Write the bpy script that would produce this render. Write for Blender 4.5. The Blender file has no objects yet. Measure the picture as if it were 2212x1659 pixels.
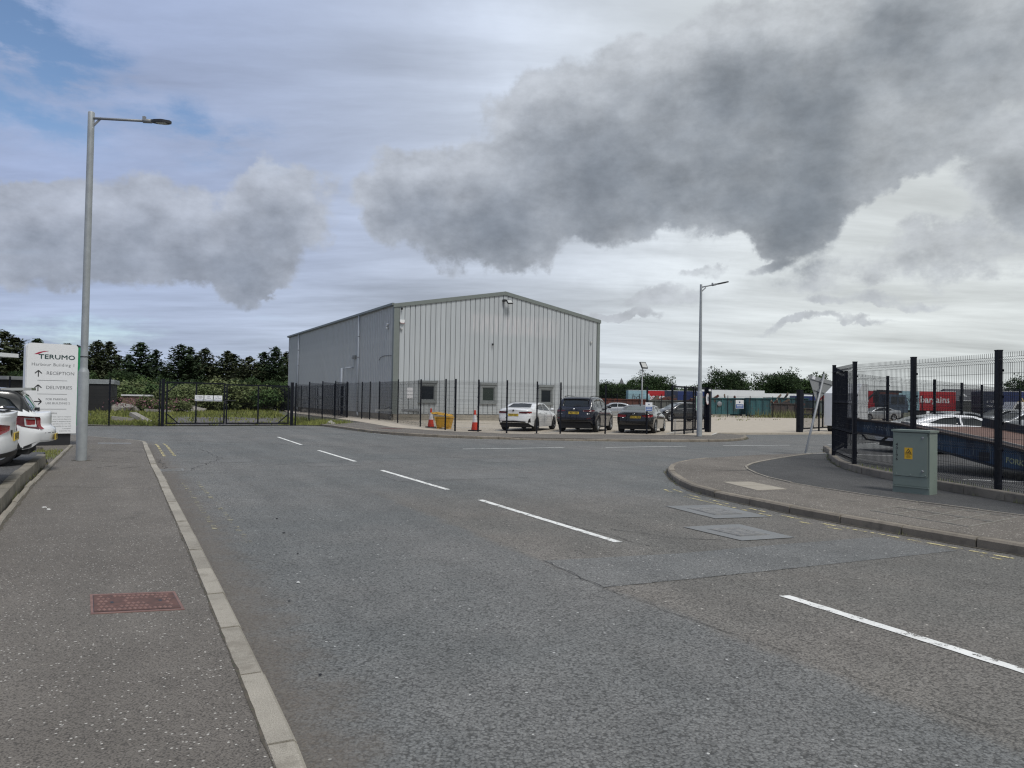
import bpy, bmesh, math, random
import numpy as np
from mathutils import Vector, Matrix
from mathutils.bvhtree import BVHTree

random.seed(7)
SC = bpy.context.scene
COL = SC.collection
R = math.radians

# ------------------------------------------------------------------ camera
cam_d = bpy.data.cameras.new("camera")
cam = bpy.data.objects.new("camera", cam_d)
COL.objects.link(cam)
cam_d.sensor_width = 36.0
cam_d.lens = 36.0 * 1600.0 / 2212.0
cam_d.clip_start = 0.1
cam_d.clip_end = 3000.0
cam.location = (0, 0, 1.65)
# look along +Y, pitched up 1.2 degrees, rolled 1 degree
cam.matrix_world = (Matrix.Translation((0, 0, 1.65)) @ Matrix.Rotation(R(90.0 + 1.2), 4, 'X')
                    @ Matrix.Rotation(R(1.0), 4, 'Z'))
SC.camera = cam

SC.view_settings.view_transform = 'Standard'
SC.view_settings.look = 'None'
SC.view_settings.gamma = 1.0
SC.view_settings.use_curve_mapping = False
SC.view_settings.exposure = 0.10
SC.render.engine = 'CYCLES'
SC.cycles.max_bounces = 6
SC.cycles.diffuse_bounces = 3
SC.cycles.glossy_bounces = 3
SC.cycles.transparent_max_bounces = 8
SC.cycles.use_denoising = True
SC.cycles.denoiser = 'OPENIMAGEDENOISE'
SC.cycles.denoising_input_passes = 'RGB_ALBEDO_NORMAL'
SC.cycles.denoising_prefilter = 'NONE'
SC.cycles.use_adaptive_sampling = True
SC.cycles.adaptive_threshold = 0.012
SC.cycles.filter_width = 1.25

SUN_EL, SUN_AZ = 58.0, 150.0      # degrees; azimuth clockwise from +Y (behind and right of the viewer)
SUN_STR = 2.3

# ------------------------------------------------------------------ world
world = bpy.data.worlds.new("World")
SC.world = world
world.use_nodes = True


class NT:
    """tiny helper for node trees"""

    def __init__(self, tree):
        self.t = tree
        self.n = tree.nodes
        self.l = tree.links

    def new(self, typ, **kw):
        nd = self.n.new(typ)
        for k, v in kw.items():
            setattr(nd, k, v)
        return nd

    def put(self, sock, v):
        if isinstance(v, bpy.types.NodeSocket):
            self.l.new(v, sock)
        else:
            sock.default_value = v

    def math(self, op, a, b=0.0, c=0.0, clamp=False):
        nd = self.new('ShaderNodeMath', operation=op)
        nd.use_clamp = clamp
        self.put(nd.inputs[0], a)
        self.put(nd.inputs[1], b)
        self.put(nd.inputs[2], c)
        return nd.outputs[0]

    def vmath(self, op, a, b=(0, 0, 0), s=1.0):
        nd = self.new('ShaderNodeVectorMath', operation=op)
        self.put(nd.inputs[0], a)
        self.put(nd.inputs[1], b)
        if op == 'SCALE':
            self.put(nd.inputs['Scale'], s)
        return nd.outputs['Value'] if op in ('LENGTH', 'DOT_PRODUCT', 'DISTANCE') else nd.outputs[0]

    def xyz(self, x, y, z=0.0):
        nd = self.new('ShaderNodeCombineXYZ')
        self.put(nd.inputs[0], x)
        self.put(nd.inputs[1], y)
        self.put(nd.inputs[2], z)
        return nd.outputs[0]

    def sep(self, v):
        nd = self.new('ShaderNodeSeparateXYZ')
        self.put(nd.inputs[0], v)
        return nd.outputs

    def noise(self, vec, scale, detail=4.0, rough=0.55, out=0, lac=2.0, dist=0.0):
        nd = self.new('ShaderNodeTexNoise')
        self.put(nd.inputs['Vector'], vec)
        self.put(nd.inputs['Scale'], scale)
        self.put(nd.inputs['Detail'], detail)
        self.put(nd.inputs['Roughness'], rough)
        self.put(nd.inputs['Lacunarity'], lac)
        self.put(nd.inputs['Distortion'], dist)
        return nd.outputs[out]

    def voro(self, vec, scale, out='Distance', feature='F1'):
        nd = self.new('ShaderNodeTexVoronoi', feature=feature)
        self.put(nd.inputs['Vector'], vec)
        self.put(nd.inputs['Scale'], scale)
        return nd.outputs[out]

    def smooth(self, v, a, b, lo=0.0, hi=1.0):
        nd = self.new('ShaderNodeMapRange', interpolation_type='SMOOTHSTEP')
        self.put(nd.inputs[0], v)
        self.put(nd.inputs[1], a)
        self.put(nd.inputs[2], b)
        self.put(nd.inputs[3], lo)
        self.put(nd.inputs[4], hi)
        return nd.outputs[0]

    def lin(self, v, a, b, lo=0.0, hi=1.0):
        nd = self.new('ShaderNodeMapRange')
        self.put(nd.inputs[0], v)
        self.put(nd.inputs[1], a)
        self.put(nd.inputs[2], b)
        self.put(nd.inputs[3], lo)
        self.put(nd.inputs[4], hi)
        return nd.outputs[0]

    def mix(self, f, a, b, typ='MIX'):
        nd = self.new('ShaderNodeMix', data_type='RGBA', blend_type=typ)
        self.put(nd.inputs[0], f)
        self.put(nd.inputs[6], a)
        self.put(nd.inputs[7], b)
        return nd.outputs[2]


def c4(c):
    return (c[0], c[1], c[2], 1.0)


def build_world():
    w = NT(world.node_tree)
    w.n.clear()
    d = w.new('ShaderNodeTexCoord').outputs['Generated']
    x, y, z = w.sep(d)
    zp = w.math('MAXIMUM', z, 0.0)
    az = w.math('MULTIPLY', w.math('ARCTAN2', x, y), 57.29578)
    el = w.math('MULTIPLY', w.math('ARCSINE', z), 57.29578)
    blobs = [  # az, el, radius az, radius el, rotation, strength
        (-32, 10.4, 7.0, 3.6, 0, .72), (-27, 11.6, 6.0, 4.0, 8, .74), (-22.5, 10.6, 6.0, 3.2, 0, .70),
        (-17.5, 13.2, 4.8, 4.0, 0, .82), (-19.6, 9.2, 2.4, 2.0, 30, .55), 
        (-8.6, 14.8, 4.2, 3.2, -12, .58), (-4.4, 13.8, 6.4, 4.8, 0, .98), (2.0, 16.8, 8.0, 6.2, 25, .74),
        (-1.0, 11.6, 4.6, 2.2, 0, .60), (8.0, 19.4, 8.0, 6.0, 25, .62), (14, 21.5, 9.0, 5.6, 20, .58),
        (8.5, 14.8, 5.5, 2.8, 10, .60), (13, 18.0, 8.0, 4.4, 10, .62), (20, 18.0, 9.0, 5.4, 10, .66), (21.8, 14.4, 4.6, 3.6, 20, 1.20),
        (17.5, 15.8, 4.0, 2.6, 0, .62), (26, 17.0, 7.0, 3.4, 18, .80), (29, 24.5, 9.0, 5.0, 0, .78), (35, 19, 8.0, 7.0, 0, .56),
        (20, 24.5, 9, 4.5, 0, .52), (36, 13.5, 5.0, 3.6, 0, .62), (29, 9.6, 13.0, 2.4, 4, .34), (12.0, 8.7, 3.6, 1.1, 8, .46),
        (18.6, 10.5, 2.0, .6, 0, .34), (14.6, 10.9, 2.2, .6, 15, .34), (9.6, 7.1, 4.4, .55, -3, .34),
        (22.0, 5.6, 7.0, .5, 0, .30), (26.0, 7.0, 5.0, .5, 0, .26),
    ]

    def field(dv):
        """cloud thickness seen in direction dv, and the warped (azimuth, elevation) used for it"""
        fx, fy, fz = w.sep(dv)
        faz = w.math('MULTIPLY', w.math('ARCTAN2', fx, fy), 57.29578)
        fel = w.math('MULTIPLY', w.math('ARCSINE', fz), 57.29578)
        wn = w.noise(dv, 5.0, 3.0, 0.5, out=1)
        wv = w.vmath('SCALE', w.vmath('SUBTRACT', wn, (0.5, 0.5, 0.5)), s=6.0)
        wn2 = w.noise(dv, 20.0, 5.0, 0.6, out=1)
        wv2 = w.vmath('SCALE', w.vmath('SUBTRACT', wn2, (0.5, 0.5, 0.5)), s=3.2)
        pp = w.vmath('MULTIPLY', w.vmath('ADD', w.vmath('ADD', w.xyz(faz, fel), wv), wv2), (1, 1, 0))
        tt = None
        for (ba, be, rx, rz, rot, amp) in blobs:
            mp = w.new('ShaderNodeMapping', vector_type='TEXTURE')
            w.put(mp.inputs['Vector'], pp)
            mp.inputs['Location'].default_value = (ba, be, 0)
            mp.inputs['Rotation'].default_value = (0, 0, R(rot))
            mp.inputs['Scale'].default_value = (rx * 1.25, rz * 1.25, 1)
            ln = w.vmath('LENGTH', mp.outputs[0])
            g = w.smooth(ln, 1.0, 0.2, 0.0, amp)
            tt = g if tt is None else w.math('ADD', tt, w.math('MULTIPLY', g, w.math('MAXIMUM', w.math('SUBTRACT', 1.2, tt), 0.0)))
        # away from the view the same broken cloud carries on
        gen = w.smooth(w.noise(dv, 2.6, 3.0, 0.5), 0.42, 0.62)
        away = w.math('MAXIMUM', w.smooth(fel, 27.0, 36.0), w.smooth(w.math('ABSOLUTE', faz), 38.0, 50.0))
        gen = w.math('MULTIPLY', w.math('MULTIPLY', gen, away), w.smooth(fel, 2.0, 9.0))
        tt = w.math('MAXIMUM', tt, gen)
        f1 = w.noise(w.vmath('MULTIPLY', dv, (1, 1, 1.25)), 9.0, 7.0, 0.60)
        f0 = w.noise(w.vmath('MULTIPLY', dv, (1, 1, 1.4)), 5.2, 2.0, 0.5)
        dn = w.math('ADD', tt, w.math('MULTIPLY', w.math('SUBTRACT', f1, 0.5), 1.75))
        dn = w.math('ADD', dn, w.math('MULTIPLY', w.math('SUBTRACT', f0, 0.5), 1.1))
        dn = w.math('MULTIPLY', dn, w.smooth(tt, 0.0, 0.25))
        return dn, tt, pp

    den, tot, p = field(d)
    up2, _, _ = field(w.vmath('NORMALIZE', w.vmath('ADD', d, (0, 0, 0.042))))
    alpha = w.math('MULTIPLY', w.smooth(den, 0.10, 0.46), 0.96)
    # light comes from above: thick cloud overhead leaves the underside dark, the tops stay pale
    thick = w.math('ADD', w.math('MULTIPLY', w.math('MAXIMUM', up2, 0.0), 0.85), w.math('MULTIPLY', w.math('MAXIMUM', den, 0.0), 0.42))
    core = w.smooth(thick, 0.10, 1.90)
    # high cloud layer, on a plane overhead so that it streaks towards the horizon
    q = w.xyz(w.math('DIVIDE', x, w.math('ADD', zp, 0.10)), w.math('DIVIDE', y, w.math('ADD', zp, 0.10)), 0.0)
    s1 = w.noise(q, 0.85, 7.0, 0.58, dist=0.4)
    s2 = w.noise(w.vmath('MULTIPLY', q, (0.55, 1.4, 1)), 2.2, 6.0, 0.6)
    right = w.smooth(az, -34.0, 30.0)
    gap = None
    for (ba, be, rx, rz, rot, amp) in [(-35, 22, 11, 4.2, -8, 1.0), (-25, 18.6, 13, 2.8, -10, .50), (-34, 17.5, 9, 3, 0, .55), (-30, 4.5, 12, 2.4, 0, .34)]:
        mp = w.new('ShaderNodeMapping', vector_type='TEXTURE')
        w.put(mp.inputs['Vector'], p)
        mp.inputs['Location'].default_value = (ba, be, 0)
        mp.inputs['Rotation'].default_value = (0, 0, R(rot))
        mp.inputs['Scale'].default_value = (rx, rz, 1)
        g = w.smooth(w.vmath('LENGTH', mp.outputs[0]), 1.0, 0.0, 0.0, amp)
        gap = g if gap is None else w.math('MAXIMUM', gap, g)
    gn_ = w.noise(w.vmath('MULTIPLY', d, (1, 1, 2.6)), 11.0, 7.0, 0.62)
    gap = w.math('MULTIPLY', gap, w.lin(gn_, 0.36, 0.62, 0.15, 1.45))
    cover = w.math('SUBTRACT', w.math('ADD', w.math('MULTIPLY', s1, 0.9), w.math('MULTIPLY', s2, 0.35)), w.math('MULTIPLY', gap, 0.62))
    cover = w.math('ADD', cover, w.math('MULTIPLY', right, 0.22))
    cover = w.smooth(cover, 0.04, 0.60, 0.0, 1.0)
    strat_l = (0.34, 0.415, 0.61)
    strat_r = (0.66, 0.70, 0.71)
    strat = w.mix(right, c4(strat_l), c4(strat_r))
    streak = w.noise(w.vmath('MULTIPLY', q, (0.35, 1.0, 1)), 1.3, 8.0, 0.62, dist=0.3)
    streak = w.lin(streak, 0.3, 0.7, 0.68, 1.22)
    strat = w.mix(1.0, strat, w.xyz(streak, streak, streak), 'MULTIPLY')
    # whiter towards the horizon and near the bright break at the right
    hor = w.smooth(el, 13.0, 2.0)
    horc = w.mix(right, c4((0.44, 0.515, 0.66)), c4((0.69, 0.73, 0.725)))
    horc = w.mix(1.0, horc, w.xyz(streak, streak, streak), 'MULTIPLY')
    strat = w.mix(w.math('MULTIPLY', hor, 0.75), strat, horc)
    mp = w.new('ShaderNodeMapping', vector_type='TEXTURE')
    w.put(mp.inputs['Vector'], p)
    mp.inputs['Location'].default_value = (14, 11.4, 0)
    mp.inputs['Scale'].default_value = (13, 3.4, 1)
    br = w.smooth(w.vmath('LENGTH', mp.outputs[0]), 1.0, 0.0, 1.0, 1.28)
    strat = w.mix(1.0, strat, w.xyz(br, br, br), 'MULTIPLY')
    mp = w.new('ShaderNodeMapping', vector_type='TEXTURE')
    w.put(mp.inputs['Vector'], p)
    mp.inputs['Location'].default_value = (1, 25, 0)
    mp.inputs['Scale'].default_value = (14, 6.5, 1)
    br = w.smooth(w.vmath('LENGTH', mp.outputs[0]), 1.0, 0.0, 1.0, 1.30)
    strat = w.mix(1.0, strat, w.xyz(br, br, br), 'MULTIPLY')
    # broken-cloud colours
    edge = w.mix(right, c4((0.41, 0.45, 0.535)), c4((0.50, 0.53, 0.56)))
    dark = w.mix(right, c4((0.200, 0.232, 0.292)), c4((0.165, 0.190, 0.222)))
    cmod = w.lin(w.noise(w.vmath('MULTIPLY', d, (1, 1, 1.7)), 17.0, 7.0, 0.62), 0.3, 0.7, 0.80, 1.20)
    cum = w.mix(core, edge, dark)
    cum = w.mix(1.0, cum, w.xyz(cmod, cmod, cmod), 'MULTIPLY')
    cloudcol = w.mix(alpha, strat, cum)
    total = w.math('MAXIMUM', alpha, cover)

    sky = w.new('ShaderNodeTexSky', sky_type='NISHITA')
    sky.sun_disc = False
    sky.sun_elevation = R(SUN_EL)
    sky.sun_rotation = R(SUN_AZ)
    sky.air_density = 1.0
    sky.dust_density = 0.3
    sky.ozone_density = 3.0
    b1 = w.new('ShaderNodeBackground')
    w.put(b1.inputs[0], sky.outputs[0])
    b1.inputs[1].default_value = 0.12
    b2 = w.new('ShaderNodeBackground')
    w.put(b2.inputs[0], cloudcol)
    b2.inputs[1].default_value = 1.0
    ms = w.new('ShaderNodeMixShader')
    w.put(ms.inputs[0], total)
    w.l.new(b1.outputs[0], ms.inputs[1])
    w.l.new(b2.outputs[0], ms.inputs[2])
    out = w.new('ShaderNodeOutputWorld')
    w.l.new(ms.outputs[0], out.inputs[0])


build_world()
world.cycles.sampling_method = 'MANUAL'
world.cycles.sample_map_resolution = 512

sun_d = bpy.data.lights.new("sun", 'SUN')
sun = bpy.data.objects.new("sun", sun_d)
COL.objects.link(sun)
sun_d.energy = SUN_STR
sun_d.angle = R(16)
sun_d.color = (1.0, 0.975, 0.94)
sd = Vector((math.sin(R(SUN_AZ)) * math.cos(R(SUN_EL)), math.cos(R(SUN_AZ)) * math.cos(R(SUN_EL)), math.sin(R(SUN_EL))))
sun.rotation_euler = sd.to_track_quat('Z', 'Y').to_euler()

# ------------------------------------------------------------------ materials
MATS = {}


def base_mat(name):
    m = bpy.data.materials.new(name)
    m.use_nodes = True
    nt = NT(m.node_tree)
    b = nt.n['Principled BSDF']
    MATS[name] = m
    return m, nt, b


def mat(name, col, rough=0.6, metal=0.0, coat=0.0, var=0.12, vscale=3.0, bump=0.0, bscale=60.0, spec=0.5):
    """plain surface with a little tonal variation and relief"""
    if name in MATS:
        return MATS[name]
    m, nt, b = base_mat(name)
    b.inputs['Roughness'].default_value = rough
    b.inputs['Metallic'].default_value = metal
    b.inputs['Coat Weight'].default_value = coat
    b.inputs['Coat Roughness'].default_value = 0.05
    b.inputs['Specular IOR Level'].default_value = spec
    co = nt.new('ShaderNodeTexCoord').outputs['Object']
    if var > 0:
        n = nt.noise(co, vscale, 5.0, 0.6)
        f = nt.lin(n, 0.25, 0.75, 1 - var, 1 + var)
        nt.put(b.inputs['Base Color'], nt.mix(1.0, c4(col), nt.xyz(f, f, f), 'MULTIPLY'))
    else:
        b.inputs['Base Color'].default_value = c4(col)
    if bump > 0:
        bp = nt.new('ShaderNodeBump')
        bp.inputs['Strength'].default_value = bump
        bp.inputs['Distance'].default_value = 0.01
        nt.put(bp.inputs['Height'], nt.noise(co, bscale, 4.0, 0.6))
        nt.put(b.inputs['Normal'], bp.outputs[0])
    return m


def asphalt(name, colA, colB, chip=(0.5, 0.49, 0.46), chip_amt=0.02, chip_scale=55.0, stone=70.0, kerb_dirt=False, grit=0.35, patchy=0.18, bump=0.5, elong=1.0, tracks=0.12):
    """tarmac: tone patches, visible stones, pale chippings, relief"""
    m, nt, b = base_mat(name)
    co = nt.new('ShaderNodeNewGeometry').outputs['Position']
    big = nt.smooth(nt.noise(co, 0.22, 5.0, 0.6), 0.35, 0.65)
    col = nt.mix(big, c4(colA), c4(colB))
    mid = nt.lin(nt.noise(co, 1.7, 6.0, 0.65), 0.25, 0.75, 1 - patchy, 1 + patchy)
    col = nt.mix(1.0, col, nt.xyz(mid, mid, mid), 'MULTIPLY')
    # faint wheel tracks along the road
    lx, ly, lz = nt.sep(co)
    tu = nt.math('ADD', nt.math('MULTIPLY', lx, -0.465), nt.math('MULTIPLY', ly, 0.885))
    tv = nt.math('ADD', nt.math('MULTIPLY', lx, 0.885), nt.math('MULTIPLY', ly, 0.465))
    tk = nt.noise(nt.xyz(nt.math('MULTIPLY', tv, 0.8), nt.math('MULTIPLY', tu, 0.07), 0.0), 1.6, 4.0, 0.6)
    tk = nt.lin(tk, 0.3, 0.7, 1 - tracks, 1 + tracks)
    col = nt.mix(1.0, col, nt.xyz(tk, tk, tk), 'MULTIPLY')
    ol = nt.smooth(nt.noise(co, 0.9, 3.0, 0.7), 0.64, 0.74, 1.0, 0.80)
    col = nt.mix(1.0, col, nt.xyz(ol, ol, ol), 'MULTIPLY')
    # stones
    co_s = nt.vmath('ADD', co, nt.vmath('SCALE', nt.vmath('SUBTRACT', nt.noise(co, stone * .8, 2.0, 0.6, out=1), (.5, .5, .5)), s=1.1 / stone))
    vc = nt.voro(co_s, stone, 'Color')
    r, g, bl = nt.sep(vc)
    st = nt.lin(r, 0.0, 1.0, 1 - grit, 1 + grit)
    col = nt.mix(1.0, col, nt.xyz(st, st, st), 'MULTIPLY')
    vd = nt.voro(co_s, stone, 'Distance')
    gap = nt.smooth(vd, 0.45, 0.80, 1.12, 0.55)
    col = nt.mix(1.0, col, nt.xyz(gap, gap, gap), 'MULTIPLY')
    # pale chippings
    cco = nt.vmath('MULTIPLY', co, (1.0, elong, 1.0))
    cc = nt.sep(nt.voro(cco, chip_scale, 'Color'))[1]
    cd = nt.voro(cco, chip_scale, 'Distance')
    cl = nt.lin(nt.noise(co, 2.3, 3.0, 0.6), 0.3, 0.7, 0.3, 1.7)
    thr = nt.math('SUBTRACT', 1.0, nt.math('MULTIPLY', cl, chip_amt))
    cm = nt.math('MULTIPLY', nt.math('GREATER_THAN', cc, thr), nt.smooth(cd, 0.46, 0.34))
    col = nt.mix(nt.math('MULTIPLY', cm, 0.85), col, c4(chip))
    if kerb_dirt:
        # silt washed into the channel along the straight left-hand kerb
        x, y, z = nt.sep(co)
        dd = nt.math('ADD', nt.math('MULTIPLY', nt.math('ADD', x, 0.81), 0.885), nt.math('MULTIPLY', nt.math('SUBTRACT', y, 3.12), 0.465))
        dn = nt.math('ADD', dd, nt.math('MULTIPLY', nt.math('SUBTRACT', nt.noise(co, 3.0, 5.0, 0.65), 0.5), 0.9))
        dm = nt.math('MULTIPLY', nt.smooth(dn, 0.62, 0.05), nt.smooth(y, 27.0, 22.0))
        dcol = nt.mix(nt.smooth(nt.noise(co, 30.0, 4.0, 0.7), 0.35, 0.65), c4((0.15, 0.125, 0.10)), c4((0.115, 0.10, 0.086)))
        col = nt.mix(nt.math('MULTIPLY', dm, 0.65), col, dcol)
        # dustier right-hand half
        dd2 = nt.math('ADD', dd, nt.math('MULTIPLY', nt.math('SUBTRACT', nt.noise(co, 2.5, 4.0, 0.6), 0.5), 0.30))
        col = nt.mix(nt.math('MULTIPLY', nt.math('MULTIPLY', nt.smooth(dd2, 3.02, 3.22), nt.smooth(y, 14.5, 10.5)), 0.65), col, nt.mix(1.0, col, c4((1.08, 0.97, 0.87)), 'MULTIPLY'))
    nt.put(b.inputs['Base Color'], col)
    b.inputs['Roughness'].default_value = 0.85
    b.inputs['Specular IOR Level'].default_value = 0.35
    bp = nt.new('ShaderNodeBump')
    bp.inputs['Strength'].default_value = bump
    bp.inputs['Distance'].default_value = 0.006
    h = nt.math('ADD', nt.math('MULTIPLY', vd, -1.0), nt.math('MULTIPLY', r, 0.5))
    nt.put(bp.inputs['Height'], h)
    nt.put(b.inputs['Normal'], bp.outputs[0])
    return m


def speckle(name, col, grain=160.0, amt=0.35, var=0.2, rough=0.85, stain=None, bump=0.3, each=0.0):
    """concrete / stone with visible grain"""
    m, nt, b = base_mat(name)
    co = nt.new('ShaderNodeNewGeometry').outputs['Position']
    n1 = nt.lin(nt.noise(co, grain, 3.0, 0.7), 0.25, 0.75, 1 - amt, 1 + amt)
    n2 = nt.lin(nt.noise(co, 1.6, 6.0, 0.65), 0.25, 0.75, 1 - var, 1 + var)
    c = nt.mix(1.0, c4(col), nt.xyz(n1, n1, n1), 'MULTIPLY')
    c = nt.mix(1.0, c, nt.xyz(n2, n2, n2), 'MULTIPLY')
    if each:
        e = nt.lin(nt.new('ShaderNodeObjectInfo').outputs['Random'], 0, 1, 1 - each, 1 + each)
        c = nt.mix(1.0, c, nt.xyz(e, e, e), 'MULTIPLY')
    if stain:
        s = nt.smooth(nt.noise(co, 5.0, 6.0, 0.7), 0.48, 0.68)
        c = nt.mix(nt.math('MULTIPLY', s, 0.6), c, c4(stain))
    nt.put(b.inputs['Base Color'], c)
    b.inputs['Roughness'].default_value = rough
    bp = nt.new('ShaderNodeBump')
    bp.inputs['Strength'].default_value = bump
    bp.inputs['Distance'].default_value = 0.004
    nt.put(bp.inputs['Height'], nt.noise(co, grain, 3.0, 0.7))
    nt.put(b.inputs['Normal'], bp.outputs[0])
    return m


def worn_paint(name, col, under, wear=0.42, scale=14.0):
    """road paint worn through to the tarmac in places"""
    m, nt, b = base_mat(name)
    co = nt.new('ShaderNodeNewGeometry').outputs['Position']
    n = nt.noise(co, scale, 6.0, 0.7)
    g = nt.noise(co, 90.0, 3.0, 0.7)
    k = nt.smooth(nt.math('ADD', n, nt.math('MULTIPLY', nt.math('SUBTRACT', g, 0.5), 0.5)), wear - 0.05, wear + 0.06)
    tone = nt.lin(nt.noise(co, 5.0, 4.0, 0.6), 0.3, 0.7, 0.86, 1.06)
    nt.put(b.inputs['Base Color'], nt.mix(1.0, c4(col), nt.xyz(tone, tone, tone), 'MULTIPLY'))
    b.inputs['Roughness'].default_value = 0.75
    nt.put(b.inputs['Alpha'], k)
    return m


def leafmat(name, a, bcol, scale=0.9):
    m, nt, b = base_mat(name)
    g = nt.new('ShaderNodeNewGeometry')
    co = g.outputs['Position']
    n = nt.smooth(nt.noise(co, scale, 4.0, 0.65), 0.32, 0.68)
    ri = nt.new('ShaderNodeObjectInfo').outputs['Random']
    isl = nt.lin(g.outputs['Random Per Island'], 0, 1, 0.6, 1.4)
    c = nt.mix(n, c4(a), c4(bcol))
    c = nt.mix(1.0, c, nt.xyz(isl, isl, isl), 'MULTIPLY')
    v = nt.lin(ri, 0, 1, 0.8, 1.2)
    c = nt.mix(1.0, c, nt.xyz(v, v, v), 'MULTIPLY')
    nt.put(b.inputs['Base Color'], c)
    b.inputs['Roughness'].default_value = 0.75
    b.inputs['Specular IOR Level'].default_value = 0.2
    return m


def mottled(name, a, bcol, scale=4.0, lo=0.42, hi=0.58, rough=0.8, third=None, metal=0.0, streak=False, coords='Object'):
    """two tones in irregular patches (rust, scuffed paint, earth)"""
    m, nt, b = base_mat(name)
    co = nt.new('ShaderNodeTexCoord').outputs['Object'] if coords == 'Object' else nt.new('ShaderNodeNewGeometry').outputs['Position']
    cs = nt.vmath('MULTIPLY', co, (1, 1, 0.25)) if streak else co
    n = nt.smooth(nt.noise(cs, scale, 7.0, 0.68), lo, hi)
    c = nt.mix(n, c4(a), c4(bcol))
    if third:
        n2 = nt.smooth(nt.noise(cs, scale * 3.1, 5.0, 0.65), 0.55, 0.66)
        c = nt.mix(n2, c, c4(third))
    nt.put(b.inputs['Base Color'], c)
    b.inputs['Roughness'].default_value = rough
    b.inputs['Metallic'].default_value = metal
    return m
# ------------------------------------------------------------------ mesh helpers


class MB:
    """collects verts / faces and links them as one mesh object"""

    def __init__(self):
        self.v = []
        self.f = []
        self.m = []
        self.s = []

    def add(self, verts, faces, mi=0, smooth=False):
        o = len(self.v)
        self.v += [tuple(p) for p in verts]
        for f in faces:
            self.f.append(tuple(i + o for i in f))
            self.m.append(mi)
            self.s.append(smooth)
        return self

    def box(self, x0, y0, z0, x1, y1, z1, mi=0, M=None):
        v = [Vector(p) for p in ((x0, y0, z0), (x1, y0, z0), (x1, y1, z0), (x0, y1, z0), (x0, y0, z1), (x1, y0, z1), (x1, y1, z1), (x0, y1, z1))]
        if M is not None:
            v = [M @ p for p in v]
        return self.add(v, [(0, 3, 2, 1), (4, 5, 6, 7), (0, 1, 5, 4), (1, 2, 6, 5), (2, 3, 7, 6), (3, 0, 4, 7)], mi)

    def bar(self, a, b, w, h=None, up=(0, 0, 1), mi=0):
        """rectangular bar between two points"""
        a, b = Vector(a), Vector(b)
        h = w if h is None else h
        d = (b - a).normalized()
        up = Vector(up)
        if abs(d.dot(up)) > 0.99:
            up = Vector((1, 0, 0))
        s = d.cross(up).normalized()
        t = s.cross(d).normalized()
        v = []
        for p in (a, b):
            for (i, j) in ((-1, -1), (1, -1), (1, 1), (-1, 1)):
                v.append(p + s * (i * w / 2) + t * (j * h / 2))
        return self.add(v, [(0, 1, 2, 3), (7, 6, 5, 4), (0, 4, 5, 1), (1, 5, 6, 2), (2, 6, 7, 3), (3, 7, 4, 0)], mi)

    def tube(self, pts, rad, n=8, mi=0, caps=True, smooth=True):
        pts = [Vector(p) for p in pts]
        rad = rad if isinstance(rad, (list, tuple)) else [rad] * len(pts)
        rings = []
        v = []
        ref = None
        for i, p in enumerate(pts):
            d = (pts[min(i + 1, len(pts) - 1)] - pts[max(i - 1, 0)]).normalized()
            up = Vector((0, 0, 1)) if abs(d.z) < 0.95 else Vector((1, 0, 0))
            s = d.cross(up).normalized()
            t = s.cross(d).normalized()
            rings.append(len(v))
            for k in range(n):
                a = 2 * math.pi * k / n
                v.append(p + (s * math.cos(a) + t * math.sin(a)) * rad[i])
        f = []
        for i in range(len(pts) - 1):
            for k in range(n):
                k2 = (k + 1) % n
                f.append((rings[i] + k, rings[i] + k2, rings[i + 1] + k2, rings[i + 1] + k))
        self.add(v, f, mi, smooth)
        if caps:
            o = len(self.v) - len(v)
            self.f.append(tuple(o + k for k in reversed(range(n))))
            self.m.append(mi)
            self.s.append(False)
            self.f.append(tuple(o + rings[-1] + k for k in range(n)))
            self.m.append(mi)
            self.s.append(False)
        return self

    def prism(self, poly, z0, z1, mi=0, M=None):
        """polygon (list of 2D points) extruded in z"""
        n = len(poly)
        v = [Vector((p[0], p[1], z0)) for p in poly] + [Vector((p[0], p[1], z1)) for p in poly]
        if M is not None:
            v = [M @ p for p in v]
        f = [tuple(reversed(range(n))), tuple(range(n, 2 * n))]
        f += [(i, (i + 1) % n, n + (i + 1) % n, n + i) for i in range(n)]
        return self.add(v, f, mi)

    def sheet(self, poly, z, mi=0):
        return self.add([(p[0], p[1], z) for p in poly], [tuple(range(len(poly)))], mi)

    def lathe(self, prof, n=16, mi=0, M=None, smooth=True):
        """profile [(radius, z)] spun round z"""
        v = []
        for (r, z) in prof:
            for k in range(n):
                a = 2 * math.pi * k / n
                v.append(Vector((r * math.cos(a), r * math.sin(a), z)))
        if M is not None:
            v = [M @ p for p in v]
        f = []
        for i in range(len(prof) - 1):
            for k in range(n):
                k2 = (k + 1) % n
                f.append((i * n + k, i * n + k2, (i + 1) * n + k2, (i + 1) * n + k))
        return self.add(v, f, mi, smooth)

    def mesh(self, name, mats):
        me = bpy.data.meshes.new(name)
        me.from_pydata(self.v, [], self.f)
        for m in (mats if isinstance(mats, (list, tuple)) else [mats]):
            me.materials.append(m)
        if len(me.materials) > 1:
            me.polygons.foreach_set('material_index', self.m)
        if any(self.s):
            me.polygons.foreach_set('use_smooth', self.s)
        me.update()
        return me

    def build(self, name, mats, parent=None, loc=None, rotz=None):
        return link(name, self.mesh(name, mats), parent, loc, rotz)


def link(name, data, parent=None, loc=None, rotz=None):
    o = bpy.data.objects.new(name, data)
    COL.objects.link(o)
    if parent is not None:
        o.parent = parent
    if loc is not None:
        o.location = loc
    if rotz is not None:
        o.rotation_euler = (0, 0, rotz)
    return o


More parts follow.
